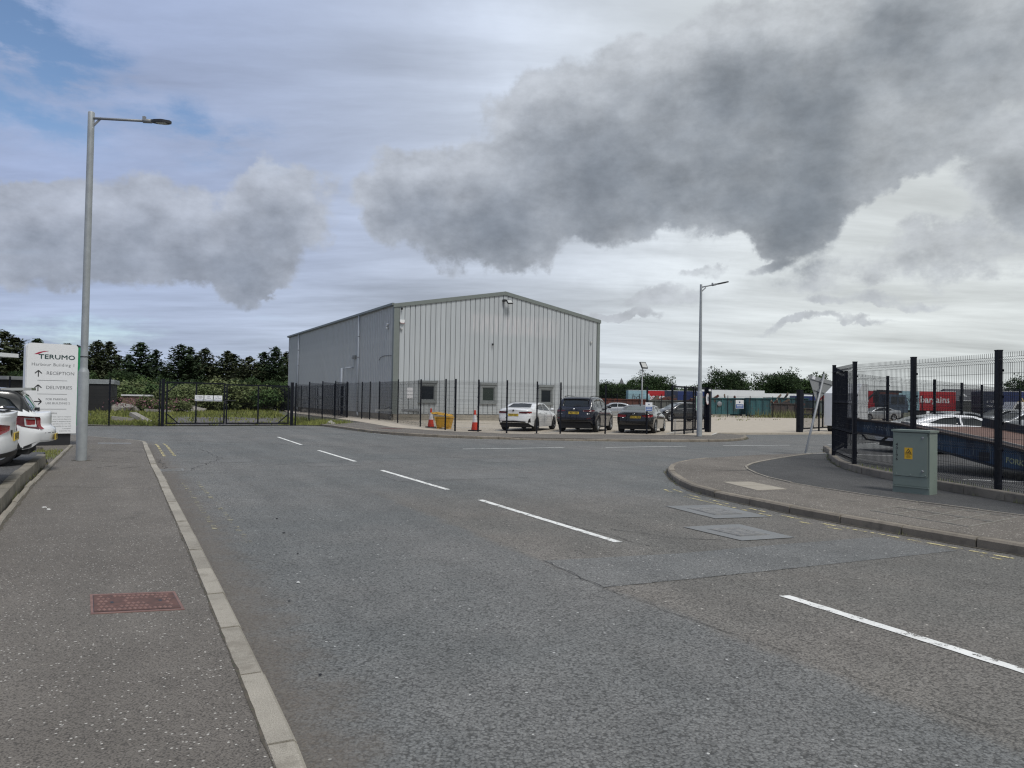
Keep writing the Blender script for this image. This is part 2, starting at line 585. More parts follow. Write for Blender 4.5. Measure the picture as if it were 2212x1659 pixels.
def tag(o, label=None, cat=None, group=None, kind=None):
    if label:
        o['label'] = label
    if cat:
        o['category'] = cat
    if group:
        o['group'] = group
    if kind:
        o['kind'] = kind
    return o


def thing(name, label, cat, loc=(0, 0, 0), rotz=0.0, group=None):
    o = bpy.data.objects.new(name, None)
    COL.objects.link(o)
    o.empty_display_size = 0.2
    o.location = loc
    o.rotation_euler = (0, 0, rotz)
    return tag(o, label, cat, group)


def setting(name, loc=(0, 0, 0)):
    o = bpy.data.objects.new(name, None)
    COL.objects.link(o)
    o.location = loc
    return tag(o, kind='structure')


def copy_thing(o, parent=None):
    c = o.copy()
    COL.objects.link(c)
    if parent is not None:
        c.parent = parent
        c.matrix_parent_inverse = o.matrix_parent_inverse.copy()
    for ch in list(o.children):
        copy_thing(ch, c)
    return c


def text_mesh(s, size, align='CENTER', bold=0.0, xs=1.0, shear=0.0, spacing=1.0):
    cu = bpy.data.curves.new('lettering', 'FONT')
    cu.body = s
    cu.size = size
    cu.align_x = align
    cu.align_y = 'CENTER'
    cu.offset = bold
    cu.shear = shear
    cu.space_character = spacing
    cu.resolution_u = 2
    ob = bpy.data.objects.new('lettering', cu)
    COL.objects.link(ob)
    dg = bpy.context.evaluated_depsgraph_get()
    me = bpy.data.meshes.new_from_object(ob.evaluated_get(dg))
    bpy.data.objects.remove(ob)
    bpy.data.curves.remove(cu)
    if xs != 1.0:
        me.transform(Matrix.Diagonal((xs, 1, 1, 1)))
    return me


def lettering(s, size, m, parent, M, align='CENTER', bold=0.0, xs=1.0, shear=0.0, name='lettering', spacing=1.0):
    """flat lettering as a part: text lies in local XY, moved by M"""
    me = text_mesh(s, size, align, bold, xs, shear, spacing)
    me.materials.clear()
    me.materials.append(m)
    me.transform(M)
    return link(name, me, parent)


def face_matrix(origin, right, up):
    """matrix taking local x->right, y->up, z->normal"""
    r = Vector(right).normalized()
    u = Vector(up).normalized()
    n = r.cross(u).normalized()
    return Matrix(((r.x, u.x, n.x, origin[0]), (r.y, u.y, n.y, origin[1]), (r.z, u.z, n.z, origin[2]), (0, 0, 0, 1)))


def resample(pts, step):
    """polyline -> points every `step` metres, with the running lengths"""
    pts = [Vector((p[0], p[1])) for p in pts]
    d = [0.0]
    for a, b in zip(pts, pts[1:]):
        d.append(d[-1] + (b - a).length)
    n = max(1, round(d[-1] / step))
    out = []
    for i in range(n + 1):
        s = d[-1] * i / n
        k = max(j for j in range(len(d)) if d[j] <= s + 1e-9)
        k = min(k, len(pts) - 2)
        t = (s - d[k]) / max(1e-9, d[k + 1] - d[k])
        out.append(pts[k].lerp(pts[k + 1], t))
    return out


def smooth_line(pts, it=2):
    """Chaikin corner cutting, ends kept"""
    pts = [Vector((p[0], p[1])) for p in pts]
    for _ in range(it):
        q = [pts[0]]
        for a, b in zip(pts, pts[1:]):
            q += [a.lerp(b, 0.25), a.lerp(b, 0.75)]
        q.append(pts[-1])
        pts = q
    return [(p.x, p.y) for p in pts]


def offset_line(pts, d):
    """shift a polyline to its left by d"""
    P = [Vector((p[0], p[1])) for p in pts]
    out = []
    for i, p in enumerate(P):
        t = (P[min(i + 1, len(P) - 1)] - P[max(i - 1, 0)]).normalized()
        out.append((p.x - t.y * d, p.y + t.x * d))
    return out


def kerb_run(name, pts, width, z0, z1, m, step=0.915, gap=0.018, cham=0.018, side=1, tops=None, parent=None):
    """kerb of single stones; pts = road-side edge, stones lie on its left (side=1) or right (-1)"""
    root = parent or setting(name)
    P = resample(pts, step)
    rng = random.Random(hash(name) % 1000 if False else len(pts) * 7 + 3)
    for i, (a, b) in enumerate(zip(P, P[1:])):
        t = (b - a).normalized()
        n = Vector((-t.y, t.x)) * side
        a2, b2 = a + t * gap / 2, b - t * gap / 2
        dz = rng.uniform(-.006, .006)
        j = rng.uniform(-.006, .006)
        za = z1 + dz
        zb = za
        if tops:
            za = tops(i / (len(P) - 1)) + dz
            zb = tops((i + 1) / (len(P) - 1)) + dz
        prof = [(0 + j, None), (0 + j, -cham), (cham + j, 0), (width + j, 0), (width + j, None)]
        v = []
        for (q, z) in ((a2, za), (b2, zb)):
            for (o, h) in prof:
                pp = q + n * o
                v.append((pp.x, pp.y, z0 if h is None else z + h))
        f = [(0, 1, 2, 3, 4), (9, 8, 7, 6, 5)] + [(k, k + 5, k + 6, k + 1) for k in range(4)]
        if side == 1:
            f = [tuple(reversed(x)) for x in f]
        mb = MB().add(v, f)
        mb.build('kerb_stone', m, root)
    return root


# ------------------------------------------------------------------ ground, roads, pavements
M_ROAD = asphalt('road_tarmac', (0.132, 0.137, 0.134), (0.160, 0.158, 0.151), chip=(0.55, 0.55, 0.53), chip_amt=0.004, chip_scale=42, stone=62, kerb_dirt=True, grit=0.26, patchy=0.13, bump=0.8)
M_PATCH = asphalt('road_patch_tarmac', (0.142, 0.145, 0.142), (0.156, 0.155, 0.149), chip=(0.42, 0.41, 0.39), chip_amt=0.03, chip_scale=40, stone=75, grit=0.25, patchy=0.12, bump=0.4)
M_PAVE = asphalt('pavement_tarmac', (0.131, 0.118, 0.103), (0.155, 0.141, 0.124), chip=(0.50, 0.48, 0.44), chip_amt=0.055, chip_scale=66, stone=110, grit=0.16, patchy=0.12, bump=0.35, elong=1.0)
M_PAVE2 = asphalt('island_tarmac', (0.132, 0.117, 0.100), (0.165, 0.148, 0.127), chip=(0.52, 0.49, 0.44), chip_amt=0.09, chip_scale=46, stone=90, grit=0.25, patchy=0.16, bump=0.4)
M_DARKT = asphalt('dark_tarmac', (0.060, 0.060, 0.060), (0.075, 0.074, 0.072), chip=(0.22, 0.22, 0.21), chip_amt=0.03, chip_scale=70, stone=90, grit=0.3, patchy=0.14, bump=0.5)
M_PARK = asphalt('car_park_tarmac', (0.075, 0.075, 0.076), (0.095, 0.094, 0.092), chip=(0.25, 0.25, 0.24), chip_amt=0.02, stone=60, grit=0.25, bump=0.4)
M_KERB = speckle('kerb_granite', (0.30, 0.275, 0.23), grain=190, amt=0.5, var=0.18, stain=(0.17, 0.15, 0.12), each=.14)
M_KERBD = speckle('kerb_concrete', (0.225, 0.195, 0.155), grain=120, amt=0.25, var=0.25, stain=(0.11, 0.095, 0.075), each=.14)
M_WALLK = speckle('kerb_mossy', (0.20, 0.18, 0.145), grain=60, amt=0.3, var=0.3, stain=(0.085, 0.085, 0.055), each=.12)
M_EDGE = speckle('edging_concrete', (0.26, 0.235, 0.195), grain=120, amt=0.3, var=0.2)
M_CONC = speckle('yard_concrete', (0.42, 0.37, 0.30), grain=25, amt=0.08, var=0.13, stain=(0.30, 0.265, 0.215), bump=0.1)
M_CONC2 = speckle('cover_surround_concrete', (0.185, 0.19, 0.19), grain=70, amt=0.22, var=0.15)
M_CONC3 = speckle('pale_slab_concrete', (0.33, 0.295, 0.24), grain=60, amt=0.2, var=0.15)
M_EARTH = mottled('earth', (0.13, 0.115, 0.09), (0.085, 0.10, 0.045), 0.5, coords='P', third=(0.16, 0.15, 0.13))
M_GRAVEL = asphalt('gravel_track', (0.125, 0.118, 0.112), (0.15, 0.14, 0.13), chip=(0.35, 0.33, 0.3), chip_amt=0.06, chip_scale=18, stone=22, grit=0.4, patchy=0.25, bump=0.5)
M_WHITE = worn_paint('road_paint_white', (0.76, 0.76, 0.73), (0.15, 0.15, 0.145), wear=0.395, scale=9.0)
M_WHITE2 = worn_paint('bay_paint_white', (0.62, 0.61, 0.57), (0.36, 0.33, 0.28), wear=0.42)
M_YELL = worn_paint('road_paint_yellow', (0.60, 0.52, 0.27), (0.135, 0.13, 0.12), wear=0.49, scale=9.0)
M_YELLF = worn_paint('road_paint_yellow_faint', (0.36, 0.33, 0.22), (0.125, 0.12, 0.108), wear=0.58, scale=7.0)
M_CRACK = mat('crack_tar', (0.03, 0.03, 0.03), 0.9)

tag(MB().sheet([(-900, -300), (900, -300), (900, 1500), (-900, 1500)], -0.06).build('ground', M_EARTH), kind='structure')
tag(MB().sheet([(-90, -25), (110, -25), (110, 62), (-90, 62)], 0.0).build('road', M_ROAD), kind='structure')

# left footway: straight kerb running away beside the road
LK = [(-0.55, 2.55), (-0.81, 3.12), (-1.27, 4.02), (-2.10, 5.61), (-2.86, 7.05), (-4.44, 10.05), (-6.21, 13.40), (-8.00, 16.75), (-10.75, 22.00)]
LK_END = smooth_line([(-10.75, 22.00), (-11.45, 23.35), (-11.95, 24.25), (-12.8, 24.85), (-15.19, 26.5), (-19.0, 28.9)], 2)
kerb_run('kerb', LK, 0.13, -0.02, 0.104, M_KERB, side=1)
kerb_run('kerb', LK_END, 0.12, -0.02, 0.09, M_KERB, step=0.75, side=1)
pave = offset_line(LK, 0.128) + offset_line(LK_END, 0.118)[1:]
pave = pave + [(-24, 29), (-24, 20), (-13.0, 20.6), (-9.9, 15.9), (-4.0, 5.0), (-2.6, 2.55)]
tag(MB().prism(pave, -0.02, 0.1).build('pavement', M_PAVE), kind='structure')

# car park on the left, held up by a low kerb wall with an edging strip at its foot
cp = [(-2.75, 2.6), (-4.12, 5.0), (-6.56, 9.40), (-8.07, 12.10), (-10.05, 15.9), (-10.6, 16.9), (-30, 8), (-30, -2)]
tag(MB().prism(cp, -0.02, 0.27).build('car_park', M_PARK), kind='structure')
WK = [(-2.55, 2.4), (-4.1, 5.15), (-6.42, 9.38), (-7.95, 12.10), (-9.9, 15.80)]
kerb_run('retaining_kerb', WK, 0.15, 0.0, 0.31, M_WALLK, side=1, cham=0.012)
kerb_run('edging', [(-2.35, 2.4), (-3.95, 5.15), (-6.10, 9.0), (-7.80, 12.10), (-9.75, 15.85), (-12.6, 21.3)], 0.06, 0.05, 0.135, M_EDGE, side=1, step=0.915, cham=0.02)

# island footway on the right
RK = smooth_line([(7.6, 22.55), (6.9, 22.1), (6.38, 21.62), (5.18, 20.55), (4.41, 19.5), (3.90, 18.31), (3.55, 16.9), (3.33, 14.6), (3.44, 13.25), (3.88, 12.16), (4.25, 11.15), (4.79, 10.05), (5.24, 9.25), (5.66, 8.5), (6.6, 6.8), (8.2, 3.9)], 2)
kerb_run('kerb', RK, 0.14, -0.02, 0.12, M_KERBD, side=1, step=0.915, tops=lambda t: 0.02 + 0.10 * min(1, t * 9), cham=0.025)
isl = offset_line(RK, 0.138)
isl = isl + [(13, 4), (13, 20), (13, 26.5), (10.4, 24.2), (8.6, 22.9)]
tag(MB().prism(isl, -0.02, 0.118).build('pavement', M_PAVE2), kind='structure')
ED = smooth_line([(10.3, 24.0), (8.96, 22.71), (7.61, 21.05), (6.41, 19.35), (5.90, 18.47), (5.62, 17.71), (5.43, 16.5), (5.38, 15.46), (5.46, 14.64), (5.74, 13.69), (6.12, 12.71), (6.62, 11.81), (7.12, 11.0), (8.0, 9.6), (10, 6.4)], 2)
dk = ED + [(13, 6.4), (13, 25.9)]
tag(MB().sheet(dk, 0.123).build('pavement', M_DARKT), kind='structure')
kerb_run('edging', ED, 0.055, 0.06, 0.132, M_EDGE, side=-1, step=0.915, cham=0.01)
# kerb along the foot of the right-hand fence, with the sunken parking yard behind it
FK = smooth_line([(10.6, 25.2), (9.9, 23.0), (9.15, 21.4), (8.45, 19.4), (7.98, 17.8), (7.84, 16.0), (7.90, 13.8), (8.14, 12.4), (8.32, 11.0), (8.5, 9.0), (8.7, 6)], 2)
kerb_run('fence_kerb', FK, 0.13, 0.0, 0.27, M_KERBD, side=1, step=0.915, cham=0.015)

# far footway along the fence of the yard
FARK = smooth_line([(-10.6, 41.2), (-10.04, 40.31), (-8.76, 38.18), (-7.43, 35.85), (-6.2, 33.9), (-4.23, 31.75), (-1.52, 30.55), (1.53, 30.35), (4.6, 30.45), (8.4, 31.29), (9.9, 32.5), (11.0, 34.5), (11.6, 36.6)], 2)
kerb_run('kerb', FARK, 0.13, -0.02, 0.11, M_KERBD, side=1, step=0.915, tops=lambda t: 0.115 if t < .52 else (0.05 if t < .64 else 0.10), cham=0.02)
YARD_F = [(-13.2, 54), (-9.1, 45.5), (-6.2, 38.6), (-4.0, 35.9), (-2.6, 34.8), (-1.56, 34.6), (-.21, 33.6), (1.17, 33.8), (2.27, 34.0), (4.44, 34.7), (6.49, 35.1), (8.4, 35.5), (9.6, 35.6), (10.7, 38.3)]
ff = offset_line(FARK, 0.128) + list(reversed(YARD_F[1:]))
tag(MB().prism(ff, -0.02, 0.10).build('pavement', M_PAVE), kind='structure')
yard = YARD_F + [(10.9, 38.8), (16.3, 41.0), (24, 45.0), (36, 51.5), (60, 62), (80, 76), (60, 100), (10, 92), (-12, 84), (-24, 78), (-20.4, 68)]
tag(MB().prism(yard, -0.02, 0.106).build('yard', M_CONC), kind='structure')

# scrub beyond the gates
scrub = [(-90, 36.5), (-19.8, 36.3), (-17.5, 37.3), (-15.5, 38.8), (-12.6, 40.5), (-11.6, 41.2), (-10.4, 41.3), (-11.6, 47), (-13.2, 54), (-20.4, 68), (-24, 78), (-36, 140), (-120, 140)]
tag(MB().sheet(scrub, 0.03).build('scrub_ground', M_EARTH), kind='structure')
tag(MB().sheet(smooth_line([(-17.6, 37.6), (-12.4, 41.0), (-13.0, 45), (-14.6, 49.5), (-17.8, 52.8), (-21.5, 52.5), (-22.5, 47), (-20.3, 41), (-17.6, 37.6)], 3), 0.045).build('track', M_GRAVEL), kind='structure')


def line_on_road(name, a, b, w, m, z=0.0048, mb=None):
    a, b = Vector((a[0], a[1])), Vector((b[0], b[1]))
    t = (b - a).normalized()
    n = Vector((-t.y, t.x)) * w / 2
    mb = mb or MB()
    # ragged edges, as thermoplastic paint has
    P = resample([a, b], 0.09)
    k = len(P)
    v = []
    for s_ in (-1, 1):
        for i, q in enumerate(P):
            e = t * (random.uniform(-.02, .02) if i in (0, k - 1) else 0)
            c = q + n * s_ * random.uniform(.88, 1.06) + e
            v.append((c.x, c.y, z))
    mb.add(v, [(i, i + 1, k + i + 1, k + i) for i in range(k - 1)])
    return mb


# painted lines: each dash is a piece of one marking
mk = setting('centre_line')
for a, b in [((-9.26, 29.44), (-7.05, 24.97)), ((-5.85, 22.56), (-3.96, 18.91)), ((-2.91, 16.76), (-1.13, 13.42)), ((-0.49, 12.14), (1.28, 8.70)), ((2.37, 6.42), (4.2, 2.80))]:
    line_on_road('dash', a, b, 0.105, M_WHITE).build('dash', M_WHITE, mk)
mk = setting('side_road_line')
for a, b in [((-1.57, 24.3), (1.85, 25.92)), ((3.36, 26.38), (6.63, 28.0)), ((8.22, 28.75), (11.25, 29.95)), ((7.85, 22.97), (8.6, 23.30)), ((13.2, 30.9), (16.4, 32.6))]:
    line_on_road('dash', a, b, 0.10, M_WHITE).build('dash', M_WHITE, mk)
mk = setting('edge_line')
for a, b in [((-6.2, 33.55), (-5.2, 32.45)), ((-4.1, 31.4), (-1.6, 30.25)), ((-1.6, 30.25), (1.5, 30.05)), ((1.5, 30.05), (4.6, 30.15))]:
    line_on_road('edge_line', a, b, 0.06, M_WHITE2).build('line', M_WHITE2, mk)
# worn double yellow lines in both channels
mk = setting('yellow_lines')
for off in (0.27, 0.46):
    base = offset_line(RK, -off)
    rs = resample(base, 0.25)
    st = [i for i, p in enumerate(rs) if p.y < 14.2]
    for k in st[:-1]:
        if random.random() < (0.62 if off < 0.3 else 0.5) and rs[k].y > 8.2:
            q = rs[k].lerp(rs[k + 1], random.uniform(.6, 1.0))
            line_on_road('dash', rs[k], q, 0.055, M_YELL).build('dash', M_YELL, mk)
for off in (-0.30, -0.55):
    rs = resample(offset_line(LK[3:], off) + offset_line(LK_END[:10], off), 0.9)
    for k in range(len(rs) - 1):
        y = rs[k].y
        if 8.2 < y < 13.5:
            line_on_road('dash', rs[k], rs[k + 1], 0.07, M_YELLF).build('dash', M_YELLF, mk)
        elif y > 19.0:
            line_on_road('dash', rs[k], rs[k].lerp(rs[k + 1], random.uniform(.7, .98)), 0.07, M_YELL).build('dash', M_YELL, mk)

# resurfaced patches, cracks and joints in the carriageway
pt = setting('road_patches')
for poly, m, z in [
    ([(0.36, 7.64), (0.83, 6.58), (2.25, 7.21), (5.15, 8.55), (4.62, 9.35), (3.2, 8.75), (1.85, 8.12)], M_PATCH, 0.003),
    ([(-2.2, 14.6), (0.4, 15.8), (-0.1, 16.9), (-2.75, 15.7)], M_PATCH, 0.003),
    ([(-7.4, 17.7), (-6.2, 18.3), (-6.6, 19.1), (-7.8, 18.5)], M_PATCH, 0.003),
    ([(-4.65, 17.3), (-3.6, 17.8), (-3.9, 18.35), (-4.9, 17.85)], M_PATCH, 0.003),
    ([(-0.6, 19.3), (0.7, 19.9), (0.3, 20.7), (-1.0, 20.1)], M_PATCH, 0.003),
]:
    MB().sheet(poly, z).build('patch', m, pt)


def crack(pts, w, z=0.0062, parent=None, jag=0.03, m=M_CRACK):
    P = resample(pts, 0.12)
    L, Rr = [], []
    for i, p in enumerate(P):
        t = (P[min(i + 1, len(P) - 1)] - P[max(i - 1, 0)]).normalized()
        n = Vector((-t.y, t.x))
        c = p + n * random.uniform(-jag, jag)
        ww = w * random.uniform(0.15, 1.0)
        L.append(c + n * ww / 2)
        Rr.append(c - n * ww / 2)
    mb = MB()
    v = [(p.x, p.y, z) for p in L] + [(p.x, p.y, z) for p in Rr]
    k = len(L)
    mb.add(v, [(i, i + k, i + k + 1, i + 1) for i in range(k - 1)])
    return mb.build('crack', m, parent)


ck = setting('road_cracks')
crack([(0.36, 7.64), (0.83, 6.58), (2.25, 7.21), (2.9, 7.5)], 0.009, parent=ck)
crack([(0.83, 6.55), (1.9, 4.9), (2.7, 3.5)], 0.008, parent=ck, jag=0.03)
crack([(1.3, 9.6), (2.0, 9.05), (2.6, 8.95)], 0.016, parent=ck)
crack([(0.3, 10.7), (1.2, 9.2), (1.6, 8.5)], 0.010, parent=ck)
crack([(-9.4, 22.4), (-7.5, 19.2), (-6.9, 16.0)], 0.02, parent=ck, jag=.06)
crack([(-12, 26.4), (-6, 24.4), (-3, 25.2), (0, 24.1)], 0.03, parent=ck, jag=.08)
crack([(-6.0, 17.2), (-3.5, 19.9), (0.5, 21.6), (3.0, 20.9)], 0.025, parent=ck, jag=.06)
crack([(-7.0, 13.9), (-7.6, 16.4), (-8.9, 18.7)], 0.02, parent=ck, jag=.05)
pk = setting('pavement_joints')
crack([(-8.15, 12.2), (-5.75, 12.0)], 0.014, z=0.1035, parent=pk, jag=.01)
crack([(-10.2, 17.9), (-8.9, 17.4)], 0.02, z=0.1035, parent=pk, jag=.01)
crack([(-10.0, 16.9), (-8.2, 16.35)], 0.02, z=0.1035, parent=pk, jag=.01)
crack([(-8.5, 15.2), (-8.35, 15.8)], 0.03, z=0.1035, parent=pk, jag=.01)
crack([(-7.95, 15.1), (-7.85, 15.7)], 0.02, z=0.1035, parent=pk, jag=.01)
crack([(-11.4, 20.1), (-9.7, 19.5)], 0.025, z=0.1035, parent=pk, jag=.01)
crack([(4.9, 12.9), (5.5, 11.8)], 0.012, z=0.1215, parent=pk, jag=.01)
for a, b in [((5.6, 17.0), (4.7, 17.0))]:
    crack([a, b], 0.10, z=0.1212, parent=pk, jag=.01, m=M_DARKT)
# bay lines in the yard, running the way the parked cars face
mk = setting('bay_lines')
for x, y, L in [(-2.9, 38.3, 4.6), (-.75, 36.1, 4.6), (1.85, 35.5, 5.0), (4.70, 35.6, 5.0), (7.55, 36.1, 4.6), (10.7, 38.6, -2.6)]:
    line_on_road('bay', (x, y), (x + .342 * L, y + .94 * L), 0.11, M_WHITE2, 0.1095).build('line', M_WHITE2, mk)
for a, b in [((-6.5, 46.5), (4, 50.5)), ((-4.2, 42.5), (2, 45))]:
    line_on_road('bay', a, b, 0.09, M_WHITE2, 0.1095).build('line', M_WHITE2, mk)
for a, b in [((9.2, 23.2), (12.2, 22.5)), ((12.2, 18.2), (16, 17.3)), ((9.5, 15.6), (13, 14.7)), ((8.9, 13.1), (13, 12.2)), ((13, 24.5), (19, 23.0))]:
    line_on_road('bay', a, b, 0.08, M_WHITE, 0.1395).build('line', M_WHITE, mk)
tag(MB().prism([offset_line(FK, .12)[i] for i in range(len(FK))] + [(45, 2), (45, 46), (29, 40.5), (22, 34.3), (14, 27.0)], 0.0, 0.136).build('parking_yard', M_DARKT), kind='structure')

# silt and moss gathered in the channels; rings round the lamp columns paint in contact shade too
M_SILT = mottled('channel_silt', (.10, .085, .065), (.065, .058, .045), 9.0, .4, .6, .95, third=(.05, .06, .03), coords='P')
sl_ = setting('channel_silt')
crack([(p[0], p[1]) for p in offset_line(RK, -.04)], .07, z=.0058, parent=sl_, jag=.010, m=M_SILT)
crack([(p[0], p[1]) for p in offset_line(FARK, -.05)], .10, z=.0058, parent=sl_, jag=.012, m=M_SILT)
crack([(p[0] + .03, p[1] - .02) for p in ED[:-6]], .03, z=.1255, parent=sl_, jag=.006, m=M_SILT)
crack(offset_line([(-2.35, 2.4), (-3.95, 5.15), (-6.10, 9.0), (-7.80, 12.10), (-9.75, 15.85), (-12.6, 21.3)], -.02), .05, z=.1032, parent=sl_, jag=.008, m=M_SILT)
crack([(p[0], p[1]) for p in offset_line(LK, .140)], .022, z=.1032, parent=sl_, jag=.006, m=M_SILT)
crack([(p[0], p[1]) for p in offset_line(FK, -.03)[:-3]], .06, z=.1265, parent=sl_, jag=.010, m=M_SILT)
for cx_, cy_, z_, r_ in ((-9.72, 16.8, .1034, .19), (8.65, 34.1, .1034, .22)):
    MB().sheet([(cx_ + r_ * (1 + .25 * math.sin(k * 2.3)) * math.cos(k * math.pi / 9), cy_ + r_ * (1 + .25 * math.sin(k * 2.3)) * math.sin(k * math.pi / 9)) for k in range(18)], z_).build('silt_shade_ring', M_SILT, sl_)
# ------------------------------------------------------------------ warehouse
M_PANEL = None


def panel_mat():
    m, nt, b = base_mat('cladding_light_grey')
    co = nt.new('ShaderNodeTexCoord').outputs['Object']
    ri = nt.new('ShaderNodeObjectInfo').outputs['Random']
    n = nt.lin(nt.noise(nt.vmath('MULTIPLY', co, (6, 6, 0.35)), 1.0, 5.0, 0.6), 0.25, 0.75, 0.90, 1.08)
    v = nt.lin(ri, 0, 1, 0.965, 1.035)
    c = nt.mix(1.0, c4((0.405, 0.430, 0.445)), nt.xyz(n, n, n), 'MULTIPLY')
    c = nt.mix(1.0, c, nt.xyz(v, v, v), 'MULTIPLY')
    # streaky ghost left where large lettering has been taken off
    x, y, z = nt.sep(co)
    gm = nt.math('MULTIPLY', nt.math('MULTIPLY', nt.smooth(x, 4.6, 6.5), nt.smooth(x, 14.0, 12.0)), nt.math('MULTIPLY', nt.smooth(z, 6.0, 6.6), nt.smooth(z, 8.0, 7.4)))
    gs = nt.noise(nt.vmath('MULTIPLY', co, (7.0, 1.0, .5)), 1.3, 4.0, .6)
    c = nt.mix(nt.math('MULTIPLY', gm, nt.smooth(gs, .35, .68)), c, c4((.52, .51, .52)))
    gr = nt.math('MULTIPLY', nt.smooth(z, 1.6, .4), nt.smooth(nt.noise(nt.vmath('MULTIPLY', co, (3, 1, .6)), 2.0, 5.0, .65), .35, .65))
    c = nt.mix(nt.math('MULTIPLY', gr, .30), c, c4((.30, .29, .25)))
    nt.put(b.inputs['Base Color'], c)
    b.inputs['Roughness'].default_value = 0.42
    b.inputs['Specular IOR Level'].default_value = 0.4
    return m


M_PANEL = panel_mat()
M_SIDE = mat('cladding_mid_grey', (0.46, 0.47, 0.465), 0.5, var=0.08, vscale=2.0)
M_GROOVE = mat('cladding_groove', (0.25, 0.26, 0.265), 0.6, var=0.05)  # darker than the panels: recess shade is put into this colour
M_TRIM = mat('trim_green_grey', (0.165, 0.185, 0.175), 0.45, var=0.08)
M_TRIM2 = mat('window_frame_grey', (0.20, 0.215, 0.215), 0.4, var=0.06)
M_ROOF = mat('roof_sheet', (0.25, 0.26, 0.26), 0.5)
M_BLOCK = speckle('concrete_block', (0.30, 0.275, 0.23), grain=50, amt=0.2, var=0.2, stain=(0.2, 0.18, 0.15))
M_PIPE = mat('downpipe_grey', (0.48, 0.51, 0.54), 0.4, var=0.05)
M_PIPED = mat('pipe_dark', (0.09, 0.095, 0.10), 0.5)
M_BLACK = mat('black_metal', (0.018, 0.019, 0.022), 0.5, var=0.1)
M_NAVY = mat('navy_black_powder_coat', (0.0055, 0.007, 0.012), 0.5, var=0.15, vscale=5, spec=0.22)
M_WHITEP = mat('white_plastic', (0.72, 0.73, 0.73), 0.4, var=0.04)
M_GALV = mat('galvanised_steel', (0.32, 0.34, 0.35), 0.5, metal=0.25, var=0.14, vscale=5.0)
M_GALVD = mat('galvanised_dark', (0.24, 0.25, 0.26), 0.5, metal=0.2, var=0.12)
M_LENS = mat('lamp_lens', (0.45, 0.46, 0.45), 0.25, var=0.0)
M_PAPER = mat('paper', (0.78, 0.78, 0.80), 0.8, var=0.03)


def glassmat(name, col, rough=0.06, spec=0.6):
    m, nt, b = base_mat(name)
    b.inputs['Base Color'].default_value = c4(col)
    b.inputs['Roughness'].default_value = rough
    b.inputs['Specular IOR Level'].default_value = spec
    return m


M_GLASS = glassmat('window_glass', (0.008, 0.011, 0.015), spec=.25)
M_GLASSG = glassmat('window_glass_blind', (0.030, 0.040, 0.035), 0.15, .25)

WX, WY, WA = -8.05, 50.3, math.atan2(.477, .879)
WW, WL, WE, WR = 16.9, 33.8, 7.95, 9.48


